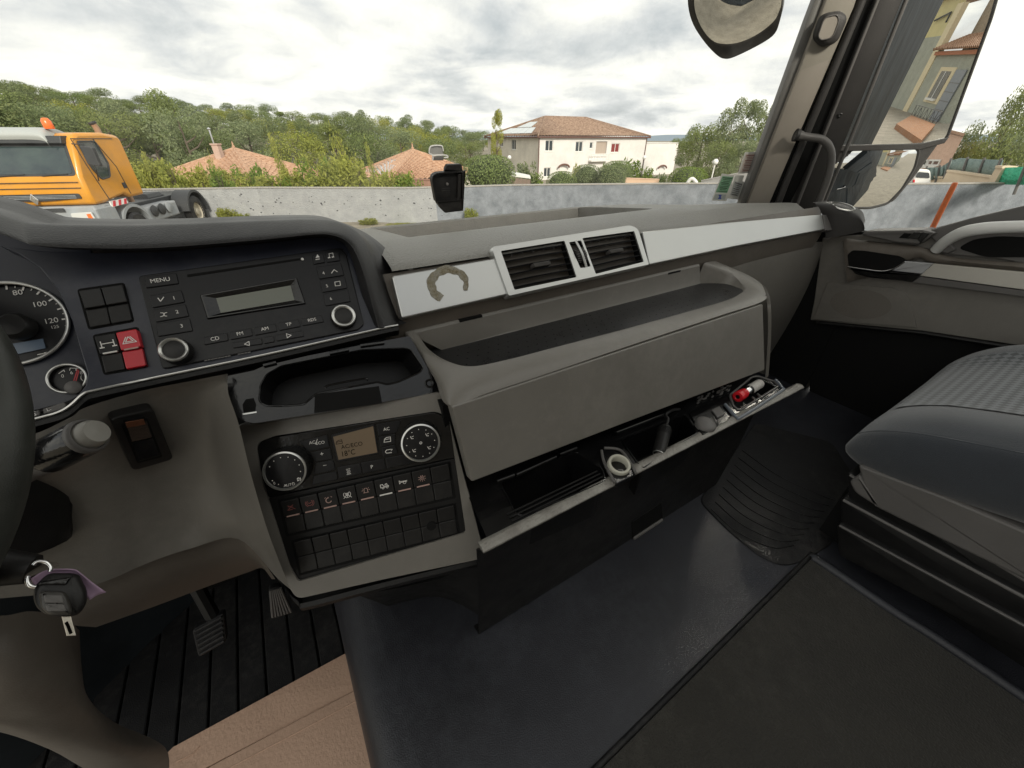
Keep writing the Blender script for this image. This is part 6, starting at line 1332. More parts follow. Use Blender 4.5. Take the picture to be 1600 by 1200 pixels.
mb = MB(); mb.grid([[V((Rc.x, Rc.y, BZ)), V((Rc.x, Rc.y, ez))], [V((Bc.x, Bc.y, BZ)), V((Bc.x, Bc.y, ez))], [V((Lc_.x, Lc_.y, BZ)), V((Lc_.x, Lc_.y, ez))]]); obj('wall', mb, render_p, wh)
cc = (Mc+Bc)/2; ev = [q + (q-cc).normalized()*.7 for q in (Mc, Rc, Bc, Lc_)]
rz = ez + 3.0; r1 = cc.lerp((Mc+Lc_)/2, .40); r2_ = cc.lerp((Rc+Bc)/2, .40); r1.z = r2_.z = rz
roofface((ev[0], ev[1], r2_, r1), 40, tile2, wh); roofface((ev[1], ev[2], r2_, r2_), 30, tile2, wh); roofface((ev[2], ev[3], r1, r2_), 40, tile2, wh); roofface((ev[3], ev[0], r1, r1), 30, tile2, wh)
for a, b in ((ev[0], r1), (ev[1], r2_), (r1, r2_), (ev[3], r1)): mb = MB(); mb.tube([a+V((0, 0, .08)), b+V((0, 0, .08))], .14, 7); obj('hip_tiles', mb, tile2, wh)
for i in range(4): mb = MB(); mb.tube([ev[i]-V((0, 0, .12)), ev[(i+1) % 4]-V((0, 0, .12))], .12, 6); obj('gutter', mb, brown, wh)
for q in (Mc, Rc): mb = MB(); o_ = (q-cc).normalized()*.08; mb.tube([V((q.x, q.y, ez))+o_, V((q.x, q.y, BZ))+o_], .09, 6); obj('downpipe', mb, brown, wh)
nn = (ev[0]-ev[3]).cross(r1-ev[3]).normalized(); nn = nn if nn.z > 0 else -nn
for i in range(5):
    for j in range(2):
        t0, t1 = .10+j*.31, .38+j*.31; s0 = .16+i*.145; q = lambda s, t: ev[3].lerp(ev[0], .5+(s-.5)*(1)).lerp(r1, t) + nn*.2
        if j == 1 and i in (0, 4): continue
        mb = MB(); mb.prism([q(s0, t0), q(s0+.135, t0), q(s0+.135, t1), q(s0, t1)], -nn*.06); obj('solar_panel', mb, mat('pale solar glass', (.42, .47, .50), .15, spec=.9) if i == j == 0 else bpy.data.materials['pale solar glass'], wh)
# balcony with rail
u0, u1 = F1.uv(F1.px(919, 250))[0], F1.uv(F1.px(946, 250))[0]; vb = F1.uv(F1.px(930, 252))[1]
mb = MB(); mb.prism([F1.P(u0, vb)+s1*.9, F1.P(u1, vb)+s1*.9, F1.P(u1, vb+.18)+s1*.9, F1.P(u0, vb+.18)+s1*.9], -s1*.9); bal = obj('balcony', mb, frame_w, wh)
for i in range(7):
    t = i/6; mb = MB(); mb.bbox(V((0, 0, 0)), V((.001, .001, .001))); mb = MB(); q = F1.P(u0+(u1-u0)*t, vb+.18)+s1*.86; mb.tube([q, q+V((0, 0, .95))], .05 if i % 3 == 0 else .03, 6); obj('baluster', mb, frame_w, bal)
mb = MB(); mb.tube([F1.P(u0, vb+1.12)+s1*.86, F1.P(u1, vb+1.12)+s1*.86], .06, 6); mb.tube([F1.P(u0, vb+.35)+s1*.86, F1.P(u1, vb+.35)+s1*.86], .03, 6); obj('handrail', mb, frame_w, bal)
for x in (878.5,):
    u = F1.uv(F1.px(x, 262)); mb = MB(); mb.tube([F1.P(u[0]+1.1*math.cos(R(a)), u[1]+.5*math.sin(R(a)))+s1*.5 for a in range(0, 181, 20)], .16, 6); obj('door_canopy', mb, brown, wh)
    mb = MB(); mb.prism([F1.P(u[0]-.6, BZ*0)+s1*.05, F1.P(u[0]+.6, 0)+s1*.05, F1.P(u[0]+.6, u[1])+s1*.05, F1.P(u[0]-.6, u[1])+s1*.05], -s1*.04); obj('front_door', mb, frame_w, wh)
# flat annex
ax_ = thing('annex', 'flat roofed white annex at the right end of the white house', 'annex', V((Rc.x, Rc.y, BZ)))
A0 = V((Rc.x, Rc.y, 0)) - s1*.4 + (Rc-Mc).normalized()*.1; A1 = wpt(A0, nF, 1060, 225); A1.z = 0; zt = wpt(A0, nF, 1035, 224).z
bkv = -s1*8; mb = MB(); mb.prism([V((A0.x, A0.y, BZ)), V((A1.x, A1.y, BZ)), V((A1.x, A1.y, zt)), V((A0.x, A0.y, zt))], bkv); obj('wall', mb, render_p, ax_)
mb = MB(); mb.prism([V((A0.x, A0.y, zt))+s1*.1, V((A1.x, A1.y, zt))+s1*.1, V((A1.x, A1.y, zt+.12))+s1*.1, V((A0.x, A0.y, zt+.12))+s1*.1], bkv); obj('parapet', mb, frame_w, ax_)
FA = Fr(V((A0.x, A0.y, BZ)), A1-A0, UV); 
for x in (1019, 1043): u = FA.uv(FA.px(x, 268)); window(FA, s1, (u[0]-.5, u[0]+.5, u[1]-.7, u[1]+.6), frame_w, parent=ax_)
u = FA.uv(FA.px(1032, 263)); mb = MB(); mb.tube([FA.P(u[0]+1.1*math.cos(R(a)), u[1]+.5*math.sin(R(a)))+s1*.5 for a in range(0, 181, 20)], .16, 6); obj('door_canopy', mb, brown, ax_)
# garden lamps
for x, y, d_, lb in ((796, 246, 52, 'white globe garden lamp left of the white house'), (1007, 246, 56, 'white globe garden lamp at the annex corner'), (1118, 253, 40, 'white globe garden lamp left of the windscreen stickers')):
    p = ptd(x, y, d_); gz = ground_z(p.x, p.y); l_ = thing('garden_lamp', lb, 'lamp', V((p.x, p.y, gz)), 'globe garden lamps'); mb = MB(); mb.tube([V((p.x, p.y, gz)), p], .05, 8); obj('post', mb, M['greyp'] if x < 1100 else frame_w, l_)
    mb = MB(); rr = .22; mb.lathe([(0, -rr)] + [(rr*math.cos(R(a)), rr*math.sin(R(a))) for a in range(-75, 90, 15)] + [(0, rr)], p, UV, 14); obj('globe', mb, M['white'], l_, smooth=80)
# lean-to, low walls beyond the boundary wall
a, b = ptd(799, 280, 36), ptd(829, 284, 36); lt_ = thing('lean_to', 'small wooden lean-to shed with a pale flat roof', 'shed', V((a.x, a.y, ground_z(a.x, a.y))))
mb = MB(); up = V((0, 0, .22)); mb.prism([a+up, b+up, b+up*1.5, a+up*1.9], HV*2.5); obj('roof', mb, frame_w, lt_)
for i in range(5): q = a.lerp(b, (i+.5)/5); mb = MB(); mb.box(q - V((0, 0, 1)), (b-a).length/5*.94, .05, 2.3, (RV, HV, UV)); obj('board', mb, mat('weathered boards', (.20, .15, .12), .9) if i == 0 else bpy.data.materials['weathered boards'], lt_)
def lowwall(nm, lb, x0, y0, x1, y1, d0, d1, m_, cat='wall', th=.2, yb=320):
    a, b = ptd(x0, y0, d0), ptd(x1, y1, d1); za = min(ground_z(a.x, a.y), ground_z(b.x, b.y)); t = thing(nm, lb, cat, V((a.x, a.y, za))); e = (b-a); e.z = 0; n_ = V((-e.y, e.x, 0)).normalized(); n_ = n_ if n_.dot(a-C0) > 0 else -n_
    mb = MB(); mb.prism([V((a.x, a.y, za-.3)), V((b.x, b.y, za-.3)), b, a], n_*th); obj('face', mb, m_, t)
    mb = MB(); o_ = -n_*.04; mb.prism([a+o_, b+o_, b+o_+V((0, 0, .07)), a+o_+V((0, 0, .07))], n_*(th+.08)); obj('coping', mb, m_, t); return t
peach = mat('peach render', (.62, .43, .30), .9, var=.06, vscale=1); lowwall('garden_wall', 'peach rendered garden wall right of the clipped balls', 978, 279, 1030, 281, 40, 41, peach); lowwall('garden_wall', 'low peach garden wall left of the clipped balls', 828, 292, 870, 292, 33, 33, peach)
lowwall('garden_wall', 'pale rendered garden wall behind the windscreen stickers', 1096, 283, 1200, 262, 38, 30, render_p); lowwall('garden_wall', 'short white wall piece below the bright hedge', 1049, 290, 1096, 291, 36, 36, render_p)
mb = MB(); mb.tube(cr([ptd(x, y, 33) for x, y in ((1071, 292), (1077, 282), (1082, 279.5), (1087, 284), (1090, 290), (1096, 291))], 5), .12, 8); tag(obj('fountain_arch', mb, frame_w, None, smooth=60), 'white curved garden ornament behind the wall', 'ornament')
lowwall('fence_wall', 'brown timber fence below the second tiled roof', 640, 281, 694, 282, 30, 30, mat('timber fence', (.26, .15, .11), .9, var=.2, vscale=4), 'fence')

# ================================================================== RIGHT SIDE: pink house, walls, nets, van
ph = thing('pink_house', 'pink gabled house half hidden by the big mirror', 'house', ptd(1470, 285, 36) - V((0, 0, 2)))
pink = mat('pink render', (.62, .42, .32), .9, var=.06, vscale=.6, bump=.4, bscale=6)
a = ptd(1505, 214, 34); b = ptd(1462, 203, 37); c = ptd(1400, 222, 42)
for q in (a, b, c): pass
bk_ = (ptd(1470, 240, 40)-C0); bk_.z = 0; bk_ = bk_.normalized()*9
mb = MB(); mb.prism([V((a.x, a.y, -4)), a, b, c, V((c.x, c.y, -4))], bk_); obj('wall', mb, pink, ph)
for q, w in ((a, b), (b, c)):
    mb = MB(); o_ = -bk_.normalized()*.3; mb.prism([q+o_+V((0, 0, .02)), w+o_+V((0, 0, .02)), w+o_+V((0, 0, .16)), q+o_+V((0, 0, .16))], bk_*1.05); obj('roof', mb, tile1, ph)
FP_ = Fr(V((c.x, c.y, 0)), a-c, UV); sgp = FP_.n if FP_.n.dot(C0-c) > 0 else -FP_.n
for q, m_ in (([(1435, 249), (1450, 260)], glass_d), ([(1452, 249), (1467, 260)], brown)):
    us = [FP_.uv(FP_.px(x, y)) for x, y in q]; r_ = (min(u for u, v in us), max(u for u, v in us), min(v for u, v in us), max(v for u, v in us)); F_ = Fr(FP_.o + sgp*.18, FP_.ex, UV); window(F_, sgp, r_, m_, parent=ph)
cream = mat('cream wall', (.64, .52, .38), .9, var=.05, vscale=1)
lowwall('roadside_wall', 'cream wall behind the white van', 1400, 272, 1480, 279, 30, 28, cream); lowwall('roadside_wall', 'cream wall with sloping top under the net fence', 1480, 268, 1560, 280, 27, 24, cream)
lowwall('wall_pier', 'cream square pier beside the green tarpaulin', 1556, 262, 1567, 263, 23.5, 23.3, cream, 'pier', .4)
net = mat('grey green netting', (.17, .235, .225), .9, bump=1, bscale=25, col2=(.27, .345, .325), vscale=3); green = mat('green tarpaulin', (.05, .46, .27), .7, bump=.8, bscale=8, var=.15, vscale=2)
def netfence(nm, lb, top, bot, d0, d1, m_, nposts=4):
    n = 24; t_ = thing(nm, lb, 'fence', ptd(*bot[0], d0)); rows = [[], []]; T_ = resample([V((*p, 0)) for p in top], n+1, False); B_ = resample([V((*p, 0)) for p in bot], n+1, False)
    for i in range(n+1): dd = d0+(d1-d0)*i/n + .06*math.sin(i*1.3); rows[0].append(ptd(T_[i].x, T_[i].y, dd)); rows[1].append(ptd(B_[i].x, B_[i].y, dd))
    mb = MB(); mb.grid([rows[0], [x.lerp(y, .5) + HV*.03*math.sin(i*2.1) for i, (x, y) in enumerate(zip(*rows))], rows[1]]); obj('netting', mb, m_, t_, smooth=80, solid=.02)
    for i in range(nposts): k = round(i*n/(nposts-1)); mb = MB(); mb.tube([rows[1][k]+HV*.08-V((0, 0, .3)), rows[0][k]+HV*.08+V((0, 0, .06))], .04, 6); obj('post', mb, M['greyp'], t_)
netfence('net_fence', 'grey green windbreak netting above the cream wall', [(1488, 250), (1500, 247), (1530, 249), (1567, 250)], [(1483, 268), (1520, 274), (1550, 279), (1556, 279)], 27.5, 24.5, net)
netfence('net_fence', 'sagging grey green netting between van and tall net', [(1450, 262), (1470, 261), (1488, 250)], [(1450, 282), (1470, 279), (1484, 270)], 28.5, 28, net, 3)
netfence('tarpaulin_fence', 'bright green tarpaulin fence at the right edge', [(1568, 262), (1600, 261), (1680, 258)], [(1557, 288), (1600, 289), (1680, 290)], 23.4, 20, green)
# white van, rear seen over the wall
vp = ptd(1441, 289, 25.5); ve = (RV*.97 + HV*-.2).normalized(); vf = UV.cross(ve).normalized(); vf = vf if vf.dot(HV) > 0 else -vf
VF = Fr(vp, ve, UV); vn = thing('white_van', 'white van parked beyond the wall beside the net fence', 'van', vp - V((0, 0, 1.2)))
q = [(1426, 288), (1428, 276), (1433, 265), (1436, 263.5), (1452, 265), (1455, 268), (1455, 289)]
mb = MB(); mb.prism(rnd(VF.pl(q), .08, 3), vf*3.6, .06); obj('body', mb, M['white'], vn)
mb = MB(); mb.prism(rnd(VF.pl([(1431, 277), (1435, 268.5), (1452, 270), (1453, 278.5)], .03), .06), vf*.02); obj('rear_window', mb, glass_d, vn)
mb = MB(); mb.prism(VF.pl([(1426.5, 286), (1455, 287), (1455, 298), (1426, 298)], .04), vf*.3); obj('bumper', mb, M['greyp'], vn)
mb = MB(); mb.prism(VF.pl([(1427, 281), (1429.5, 281), (1429.5, 285), (1427, 285)], .04), vf*.05); obj('tail_light', mb, M['red'], vn)
for s_ in (-1, 1): mb = MB(); c = vp + ve*(.62*s_) + vf*.7 + V((0, 0, -.85)); mb.lathe([(0, -.1), (.2, -.1), (.32, -.08), (.32, .08), (.2, .1), (0, .1)], c, ve, 18); obj('wheel', mb, M['rubber'], vn, smooth=40)
# orange width marker on the cab corner
pa, pb = at(1453, 364, X=1.50), at(1493, 285, X=1.50)
mk_ = thing('width_marker', 'bright orange marker rod standing outside the passenger door', 'marker rod', pa)
mb = MB(); ax = (pb-pa).normalized(); mb.lathe([(0, -.03), (.0060, -.03), (.0060, .10), (.0056, (pb-pa).length-.003), (.004, (pb-pa).length), (0, (pb-pa).length)], pa, ax, 14); obj('rod', mb, M['orange'], mk_, smooth=50)
mb = MB(); mb.lathe([(0, -.07), (.012, -.07), (.012, -.035), (.007, -.03)], pa, ax, 12); obj('socket', mb, M['black'], mk_)
# ================================================================== ORANGE TRUCK
P1 = C0 + D(147, 318)*10.0; ta = R(20); tb = V((math.sin(ta), math.cos(ta), 0)); ts_ = V((tb.y, -tb.x, 0)); TG = V((P1.x, P1.y, 0))
def T(u, v, z): return TG + ts_*u + tb*v + UV*z
yel = mat('orange truck paint', (.64, .275, .016), .35, var=.07, vscale=2, coat=.25, dust=.25, dcol=(.30, .20, .10)); tgrey = mat('truck grey plastic', (.27, .29, .31), .55, var=.15, vscale=3, dust=.4); tdark = mat('truck dark', (.03, .032, .035), .55); tglass = mat('truck glass', (.015, .025, .035), .04, spec=.7, col2=(.05, .075, .07), vscale=1.2)
tk = thing('orange_truck', 'orange tractor truck with grey bumper parked by the wall on the left', 'truck', TG)
W_ = 2.42; z0, zb, zr = 1.40, 2.05, 2.98
# cab body: lofted sections from front to back (v), each a loop in (u, z)
def sec(v, inset_, ztop, zlow): return [T(-W_+inset_, v, zlow), T(-W_+inset_*.6, v, zb), T(-W_+inset_+.10, v, ztop-.12), T(-W_+inset_+.22, v, ztop), T(-inset_-.22, v, ztop), T(-inset_-.10, v, ztop-.12), T(-inset_*.6, v, zb), T(-inset_, v, zlow)]
mb = MB(); ss = [(-.02, .10, 2.05, z0), (.0, .06, 2.10, z0-.02)]
A_ = [[T(u, v, z) for u, v, z in r_] for r_ in (
  [(-W_+.10, .10, z0), (-W_+.02, .0+.12, z0), (-W_, .3, z0), (-W_, 2.25, z0-.02)],)]
def side(u): return [(u, .06, z0), (u, .0, 1.62), (u, .04, zb), (u, .42, zr-.10), (u, .62, zr), (u, 1.6, zr+.02), (u, 2.20, zr-.04), (u, 2.28, zr-.16), (u, 2.26, z0+.45), (u, 2.24, z0+.02), (u, 1.55, z0+.02), (u, 1.35, z0+.12), (u, .45, z0)]
L0 = [T(*q) for q in side(-.0)]; L1 = [T(*q) for q in side(-W_)]
mb = MB(); n = len(L0); mb.add(L0 + L1, [tuple(range(n)), tuple(reversed(range(n, 2*n)))] + [(i, (i+1) % n, n+(i+1) % n, n+i) for i in range(n)]); cab = obj('cab', mb, yel, tk, bevel=.07, smooth=50)
FN = Fr(T(-W_/2, .04, zb), ts_, V(T(0, .42, zr-.10)-T(0, .04, zb)))   # windscreen plane
if FN.n.dot(C0-FN.o) < 0: FN = Fr(FN.o, -ts_, FN.ey)
sgx = 1 if FN.ex.dot(ts_) > 0 else -1
mb = MB(); mb.prism(rnd([FN.P(sgx*u, v, .012) for u, v in ((-1.10, .02), (1.12, .02), (1.04, .86), (-1.04, .86))], .10, 4), -FN.n*.02, .006); obj('windscreen_seal', mb, tdark, tk)
mb = MB(); mb.prism(rnd([FN.P(sgx*u, v, .018) for u, v in ((-1.04, .07), (1.06, .07), (.99, .80), (-.98, .80))], .08, 4), -FN.n*.01); wsg = obj('windscreen', mb, tglass, tk)
mb = MB(); mb.prism([FN.P(sgx*u, v, .024) for u, v in ((-1.0, .70), (1.0, .70), (.98, .79), (-.97, .79))], -FN.n*.004); obj('sun_visor_strip', mb, tdark, wsg)
for s_ in (-.5, .4): mb = MB(); mb.tube([FN.P(sgx*s_, .02, .03), FN.P(sgx*(s_+.55), .06, .03)], .015, 6); obj('wiper', mb, tdark, tk)
# roof visor and beacons
mb = MB(); mb.loft([[T(u, v, z - dz) for u, dz in ((-W_+.12, .16), (-W_+.18, .03), (-W_*.75, 0), (-W_/2, 0), (-W_*.32, 0), (-.50, .03), (-.42, .16))] for v, z in ((.22, zr-.14), (.20, zr-.02), (.40, zr+.09), (.80, zr+.11), (1.1, zr+.02))], 4, 4); obj('roof_fairing', mb, mat('pale roof fairing', (.38, .40, .39), .4), tk, smooth=70)
mb = MB(); mb.prism([T(-W_+.15, .20, zr-.22), T(-.15, .20, zr-.22), T(-.13, .26, zr-.06), T(-W_+.13, .26, zr-.06)], tb*.2, .02); obj('visor', mb, tdark, tk)
for u in (-2.05, -.42):
    mb = MB(); mb.lathe([(.09, 0), (.10, .02), (.095, .16), (.06, .22), (0, .23)], T(u, .5, zr+.08), UV, 14); obj('beacon', mb, mat('orange beacon', (.85, .16, .03), .25) if u < -1 else bpy.data.materials['orange beacon'], tk, smooth=60)
# front: panel line, grille slot, emblem, bumper, lights
FF = Fr(T(-W_/2, .0, 1.62), ts_, UV); FF = FF if FF.n.dot(C0-FF.o) > 0 else Fr(FF.o, -ts_, UV); sg2 = 1 if FF.ex.dot(ts_) > 0 else -1
def fq(*p, w=.03): return [FF.P(sg2*u, z-1.62, w) for u, z in p]
mb = MB(); mb.prism(rnd(fq((-1.05, 1.56), (-.2, 1.52), (.2, 1.52), (1.02, 1.57), (1.0, 1.68), (-1.03, 1.68)), .04), -FF.n*.03, .006); gl_ = obj('grille_slot', mb, tdark, tk)
for i in range(3): mb = MB(); mb.prism(fq((-.95, 1.575+i*.03), (.92, 1.575+i*.03), (.92, 1.585+i*.03), (-.95, 1.585+i*.03), w=.036), -FF.n*.02); obj('grille_bar', mb, tgrey, gl_)
mb = MB(); mb.prism(fq((-.09, 1.56), (0, 1.44), (.09, 1.56), (0, 1.70), w=.05), -FF.n*.03, .012); mb.prism(fq((-.035, 1.56), (0, 1.50), (.035, 1.56), (0, 1.63), w=.055), -FF.n*.01); obj('emblem', mb, M['chrome'], tk)
for z in (1.93, 1.80): mb = MB(); mb.prism(fq((-1.1, z), (1.1, z), (1.1, z+.012), (-1.1, z+.012), w=.02), -FF.n*.03); obj('panel_gap', mb, tdark, tk)
mb = MB(); mb.prism([T(-W_-.02, -.12, .62), T(.02, -.12, .62), T(.02, -.10, 1.30), T(-.05, -.03, 1.39), T(-W_+.05, -.03, 1.39), T(-W_-.02, -.10, 1.30)], tb*.75, .04); bp_ = obj('bumper', mb, tgrey, tk)
def bq(*p, w=.0): return [T(u-W_/2, -.125+w, z) for u, z in p]
for s_ in (-1, 1):
    mb = MB(); mb.prism(rnd(bq((s_*.62, 1.02), (s_*1.14, 1.05), (s_*1.12, 1.26), (s_*.66, 1.24)), .03), tb*.04, .008); hl_ = obj('headlight', mb, mat('headlight glass', (.55, .56, .55), .1, spec=.9) if s_ < 0 else bpy.data.materials['headlight glass'], tk)
    mb = MB(); mb.prism(bq((s_*1.0, 1.08), (s_*1.10, 1.09), (s_*1.09, 1.22), (s_*1.0, 1.21), w=-.006), tb*.02); obj('indicator', mb, bpy.data.materials['orange beacon'], hl_)
mb = MB(); mb.prism(bq((-.55, 1.28), (.55, 1.28), (.55, 1.36), (-.55, 1.36), w=.005), tb*.03); obj('bumper_slot', mb, tdark, tk)
# near side: door, window, handle, sleeper seam, chevrons
SD = Fr(T(0, 0, 0), tb, UV); SD = SD if SD.n.dot(ts_) > 0 else Fr(T(0, 0, 0), -tb, UV); sg3 = 1 if SD.ex.dot(tb) > 0 else -1
def sq(*p, w=.012): return [SD.P(sg3*v, z, w) for v, z in p]
wq = ((.50, 2.80), (1.14, 2.80), (1.24, 2.28), (1.06, 1.98), (.70, 1.95), (.54, 2.22))
mb = MB(); mb.prism(rnd(sq(*wq), .06), -ts_*.02, .004); dw = obj('door_window', mb, tglass, tk)
mb = MB(); mb.tube(rnd(sq(*wq, w=.014), .06), .022, 6, closed=True); obj('window_seal', mb, tdark, dw)
for ln_ in (((.34, 2.86), (.42, 2.30), (.62, 1.45)), ((.34, 2.86), (1.12, 2.86), (1.52, 2.2), (1.60, 1.50)), ((1.12, 2.86), (1.90, 2.86)), ((.62, 1.45), (1.3, 1.46))):
    mb = MB(); mb.tube(sq(*ln_, w=.003), .010, 5); obj('door_gap', mb, tdark, tk)
mb = MB(); mb.prism(sq((1.42, 1.66), (1.54, 1.66), (1.54, 1.80), (1.42, 1.80), w=.02), -ts_*.02, .004); obj('door_handle', mb, tdark, tk)
mb = MB(); mb.prism(sq((.55, 1.28), (1.25, 1.30), (1.25, 1.43), (.55, 1.42), w=.03), -ts_*.03); cv = obj('chevron_board', mb, M['white'], tk)
for i in range(3): mb = MB(); v = .58+i*.24; mb.prism(sq((v, 1.29), (v+.11, 1.29), (v+.20, 1.42), (v+.09, 1.42), w=.034), -ts_*.004); obj('red_stripe', mb, M['red'], cv)
# mirror on arm
mb = MB(); mb.prism(rnd([T(.20+a, .18+b*.1, z) for a, b, z in ((-.02, 0, 2.30), (.24, 0, 2.26), (.26, 0, 2.68), (.0, 0, 2.72))], .04), tb*.10, .02); mr_ = obj('mirror', mb, tdark, tk)
mb = MB(); mb.tube([T(.0, .3, 2.75), T(.28, .24, 2.74), T(.28, .24, 2.2), T(.02, .55, 1.92)], .014, 6); obj('mirror_arm', mb, tdark, mr_)
# wheels, mudguards, step, chassis
def wheel(v, u, r_=.52, dual=False):
    mb = MB(); mb.lathe([(.30, .02), (.34, .06), (.46, .07), (r_, .02), (r_, -.22), (.44, -.27), (.30, -.22)], T(u, v, r_), ts_, 30); w = obj('wheel', mb, M['rubber'], tk, smooth=40)
    mb = MB(); mb.lathe([(.33, .05), (.30, .01), (.26, -.06 if dual else .0), (.16, -.08 if dual else .06), (.10, .02), (0, .03)], T(u, v, r_), ts_, 24); obj('rim', mb, mat('rim paint', (.42, .38, .30), .5) if 'rim paint' not in bpy.data.materials else bpy.data.materials['rim paint'], w, smooth=40)
for u, sgn in ((-.05, 1), (-W_+.3, 1)): wheel(1.35, u)
for u in (-.06, -W_+.30): wheel(5.0, u, .54, True)
def arch(v, r_, m_, nm, u0, u1, a0, a1):
    mb = MB(); mb.grid([[T(u, v - r_*math.cos(R(a)), .52 + r_*math.sin(R(a))) for u in (u0, u1)] + [T(u1, v - (r_+.08)*math.cos(R(a)), .52+(r_+.08)*math.sin(R(a))), T(u0, v - (r_+.08)*math.cos(R(a)), .52+(r_+.08)*math.sin(R(a))), T(u0, v - r_*math.cos(R(a)), .52 + r_*math.sin(R(a)))] for a in range(a0, a1+1, 10)]); obj(nm, mb, m_, tk, smooth=50)
arch(1.35, .66, tgrey, 'mudguard', -.45, .02, -10, 170); arch(5.0, .68, tdark, 'mudguard', -.5, .04, 10, 180)
mb = MB(); mb.prism([T(.0, .66, .55), T(.0, .70, 1.38), T(.0, .30, 1.38), T(.0, .35, .55)], -ts_*.4, .03); obj('step', mb, tgrey, tk)
mb = MB(); mb.bbox(V((0, 0, 0)), V((0, 0, 0))); mb = MB(); mb.prism([T(-.55, 2.2, .85), T(-.55, 6.0, .85), T(-.55, 6.0, 1.15), T(-.55, 2.2, 1.15)], -ts_*1.3, .02); obj('chassis', mb, tdark, tk)
mb = MB(); mb.prism([T(-.10, 2.15, .62), T(-.10, 2.15, 1.05), T(-.10, 3.9, 1.05), T(-.10, 3.9, .62)], -ts_*.45, .05); obj('battery_box', mb, tgrey, tk)
for i in range(3): mb = MB(); mb.lathe([(.16, .0), (.17, .03), (.15, .05), (0, .06)], T(-.08, 2.45+.42*i, .92), ts_, 16); obj('air_tank', mb, tdark if i < 2 else tgrey, tk, smooth=50)
mb = MB(); mb.prism([T(-.7, 3.6, 1.15), T(-.7, 4.6, 1.15), T(-.8, 4.5, 1.28), T(-.8, 3.7, 1.28)], -ts_*1.0, .03); obj('fifth_wheel', mb, tdark, tk)
mb = MB(); mb.tube([T(-.55, 2.42, 1.2), T(-.55, 2.42, 3.12), T(-.55, 2.36, 3.22)], .075, 10); obj('exhaust_stack', mb, mat('rusty stack', (.36, .23, .15), .6), tk, smooth=60)
mb = MB(); mb.lathe([(.08, 0), (.10, .03), (.10, .06), (0, .07)], T(-.55, 2.36, 3.2), V((-.3, 0, 1)), 12); obj('stack_cap', mb, tdark, tk)

# ================================================================== MIRRORS, OWN CAB FLANK, THE BUILDING BEHIND
mirm = bpy.data.materials.new('mirror glass'); mirm.use_nodes = True; b_ = mirm.node_tree.nodes['Principled BSDF']; b_.inputs['Base Color'].default_value = (.88, .89, .88, 1); b_.inputs['Metallic'].default_value = 1; b_.inputs['Roughness'].default_value = .0
Cm = at(1405, 120, X=1.72)
v1 = (C0-Cm).normalized(); v2 = V((-.045, -1, -.0)).normalized(); nm_ = (v1+v2); nm_.normalize()
dB = D(1412, 173).normalized(); pB = Cm
nzb = 0
for k_ in range(-250, 120):     # tip the glass until the foot of the building behind stands about 17 m away
    n2_ = V((nm_.x, nm_.y, k_/1000)).normalized(); o_ = C0 + dB*((Cm-C0).dot(n2_)/dB.dot(n2_)); r_ = dB - n2_*2*dB.dot(n2_)
    if r_.z < 0:
        ds = (r_*(-o_.z/r_.z)).length
        if nzb == 0 or abs(ds-46) < nzb[0]: nzb = (abs(ds-46), n2_)
nm_ = nzb[1]
MP = Fr(Cm, UV.cross(nm_), UV - nm_*UV.dot(nm_))
print('mirror n', tuple(nm_))
def mray(x, y):
    p = MP.px(x, y); d = D(x, y).normalized(); return p, d - MP.n*2*d.dot(MP.n)
mirr = thing('side_mirror', 'big passenger side mirror with smaller wide angle glass below', 'mirror', Cm)
MQ = [(1330, -40), (1568, -40), (1548, 30), (1481, 212), (1474, 220), (1440, 225), (1310, 232), (1230, 232), (1270, 100)]
mq = rnd(MP.pl(MQ), .01, 3); mb = MB(); mb.poly(mq); obj('main_glass', mb, mirm, mirr, recalc=False)
mb = MB(); mb.tube(mq, .004, 6, closed=True); obj('glass_rim', mb, M['seal'], mirr, smooth=60)
mb = MB(); mb.prism([p - MP.n*.006 for p in rnd(MP.pl([(1330, -40), (1570, -40), (1550, 30), (1482, 214), (1440, 272), (1400, 320), (1340, 331), (1230, 325), (1270, 100)]), .02, 4)], -MP.n*.09, .02); obj('housing', mb, M['seal'], mirr, smooth=50)
mb = MB(); mb.prism(MP.pl([(1230, 229), (1440, 224), (1484, 214), (1476, 224), (1436, 234), (1230, 238)], .004), -MP.n*.012, .002); obj('divider_bar', mb, M['seal'], mirr)
wq_ = [(1240, 238), (1360, 232), (1432, 231), (1437, 236), (1430, 262), (1410, 295), (1388, 318), (1360, 325), (1335, 325), (1240, 318)]
wp = rnd(MP.pl(wq_, .002), .012, 4); ctr = MP.px(1370, 280, .002); rc = 1.0; rows = []; rs = 14
for k in range(rs+1):
    row = []
    for p in wp: q = ctr.lerp(p, k/rs); r2q = (q-ctr).length_squared; row.append(q + MP.n*(.004 - r2q/(2*rc)))
    rows.append(row)
mb = MB(); mb.grid(rows, closed=True); obj('wide_angle_glass', mb, mirm, mirr, smooth=180)
mb = MB(); mb.tube([p + MP.n*(.003-(p-ctr).length_squared/(2*rc)) for p in wp], .0045, 6, closed=True); obj('glass_rim', mb, M['seal'], mirr, smooth=60)
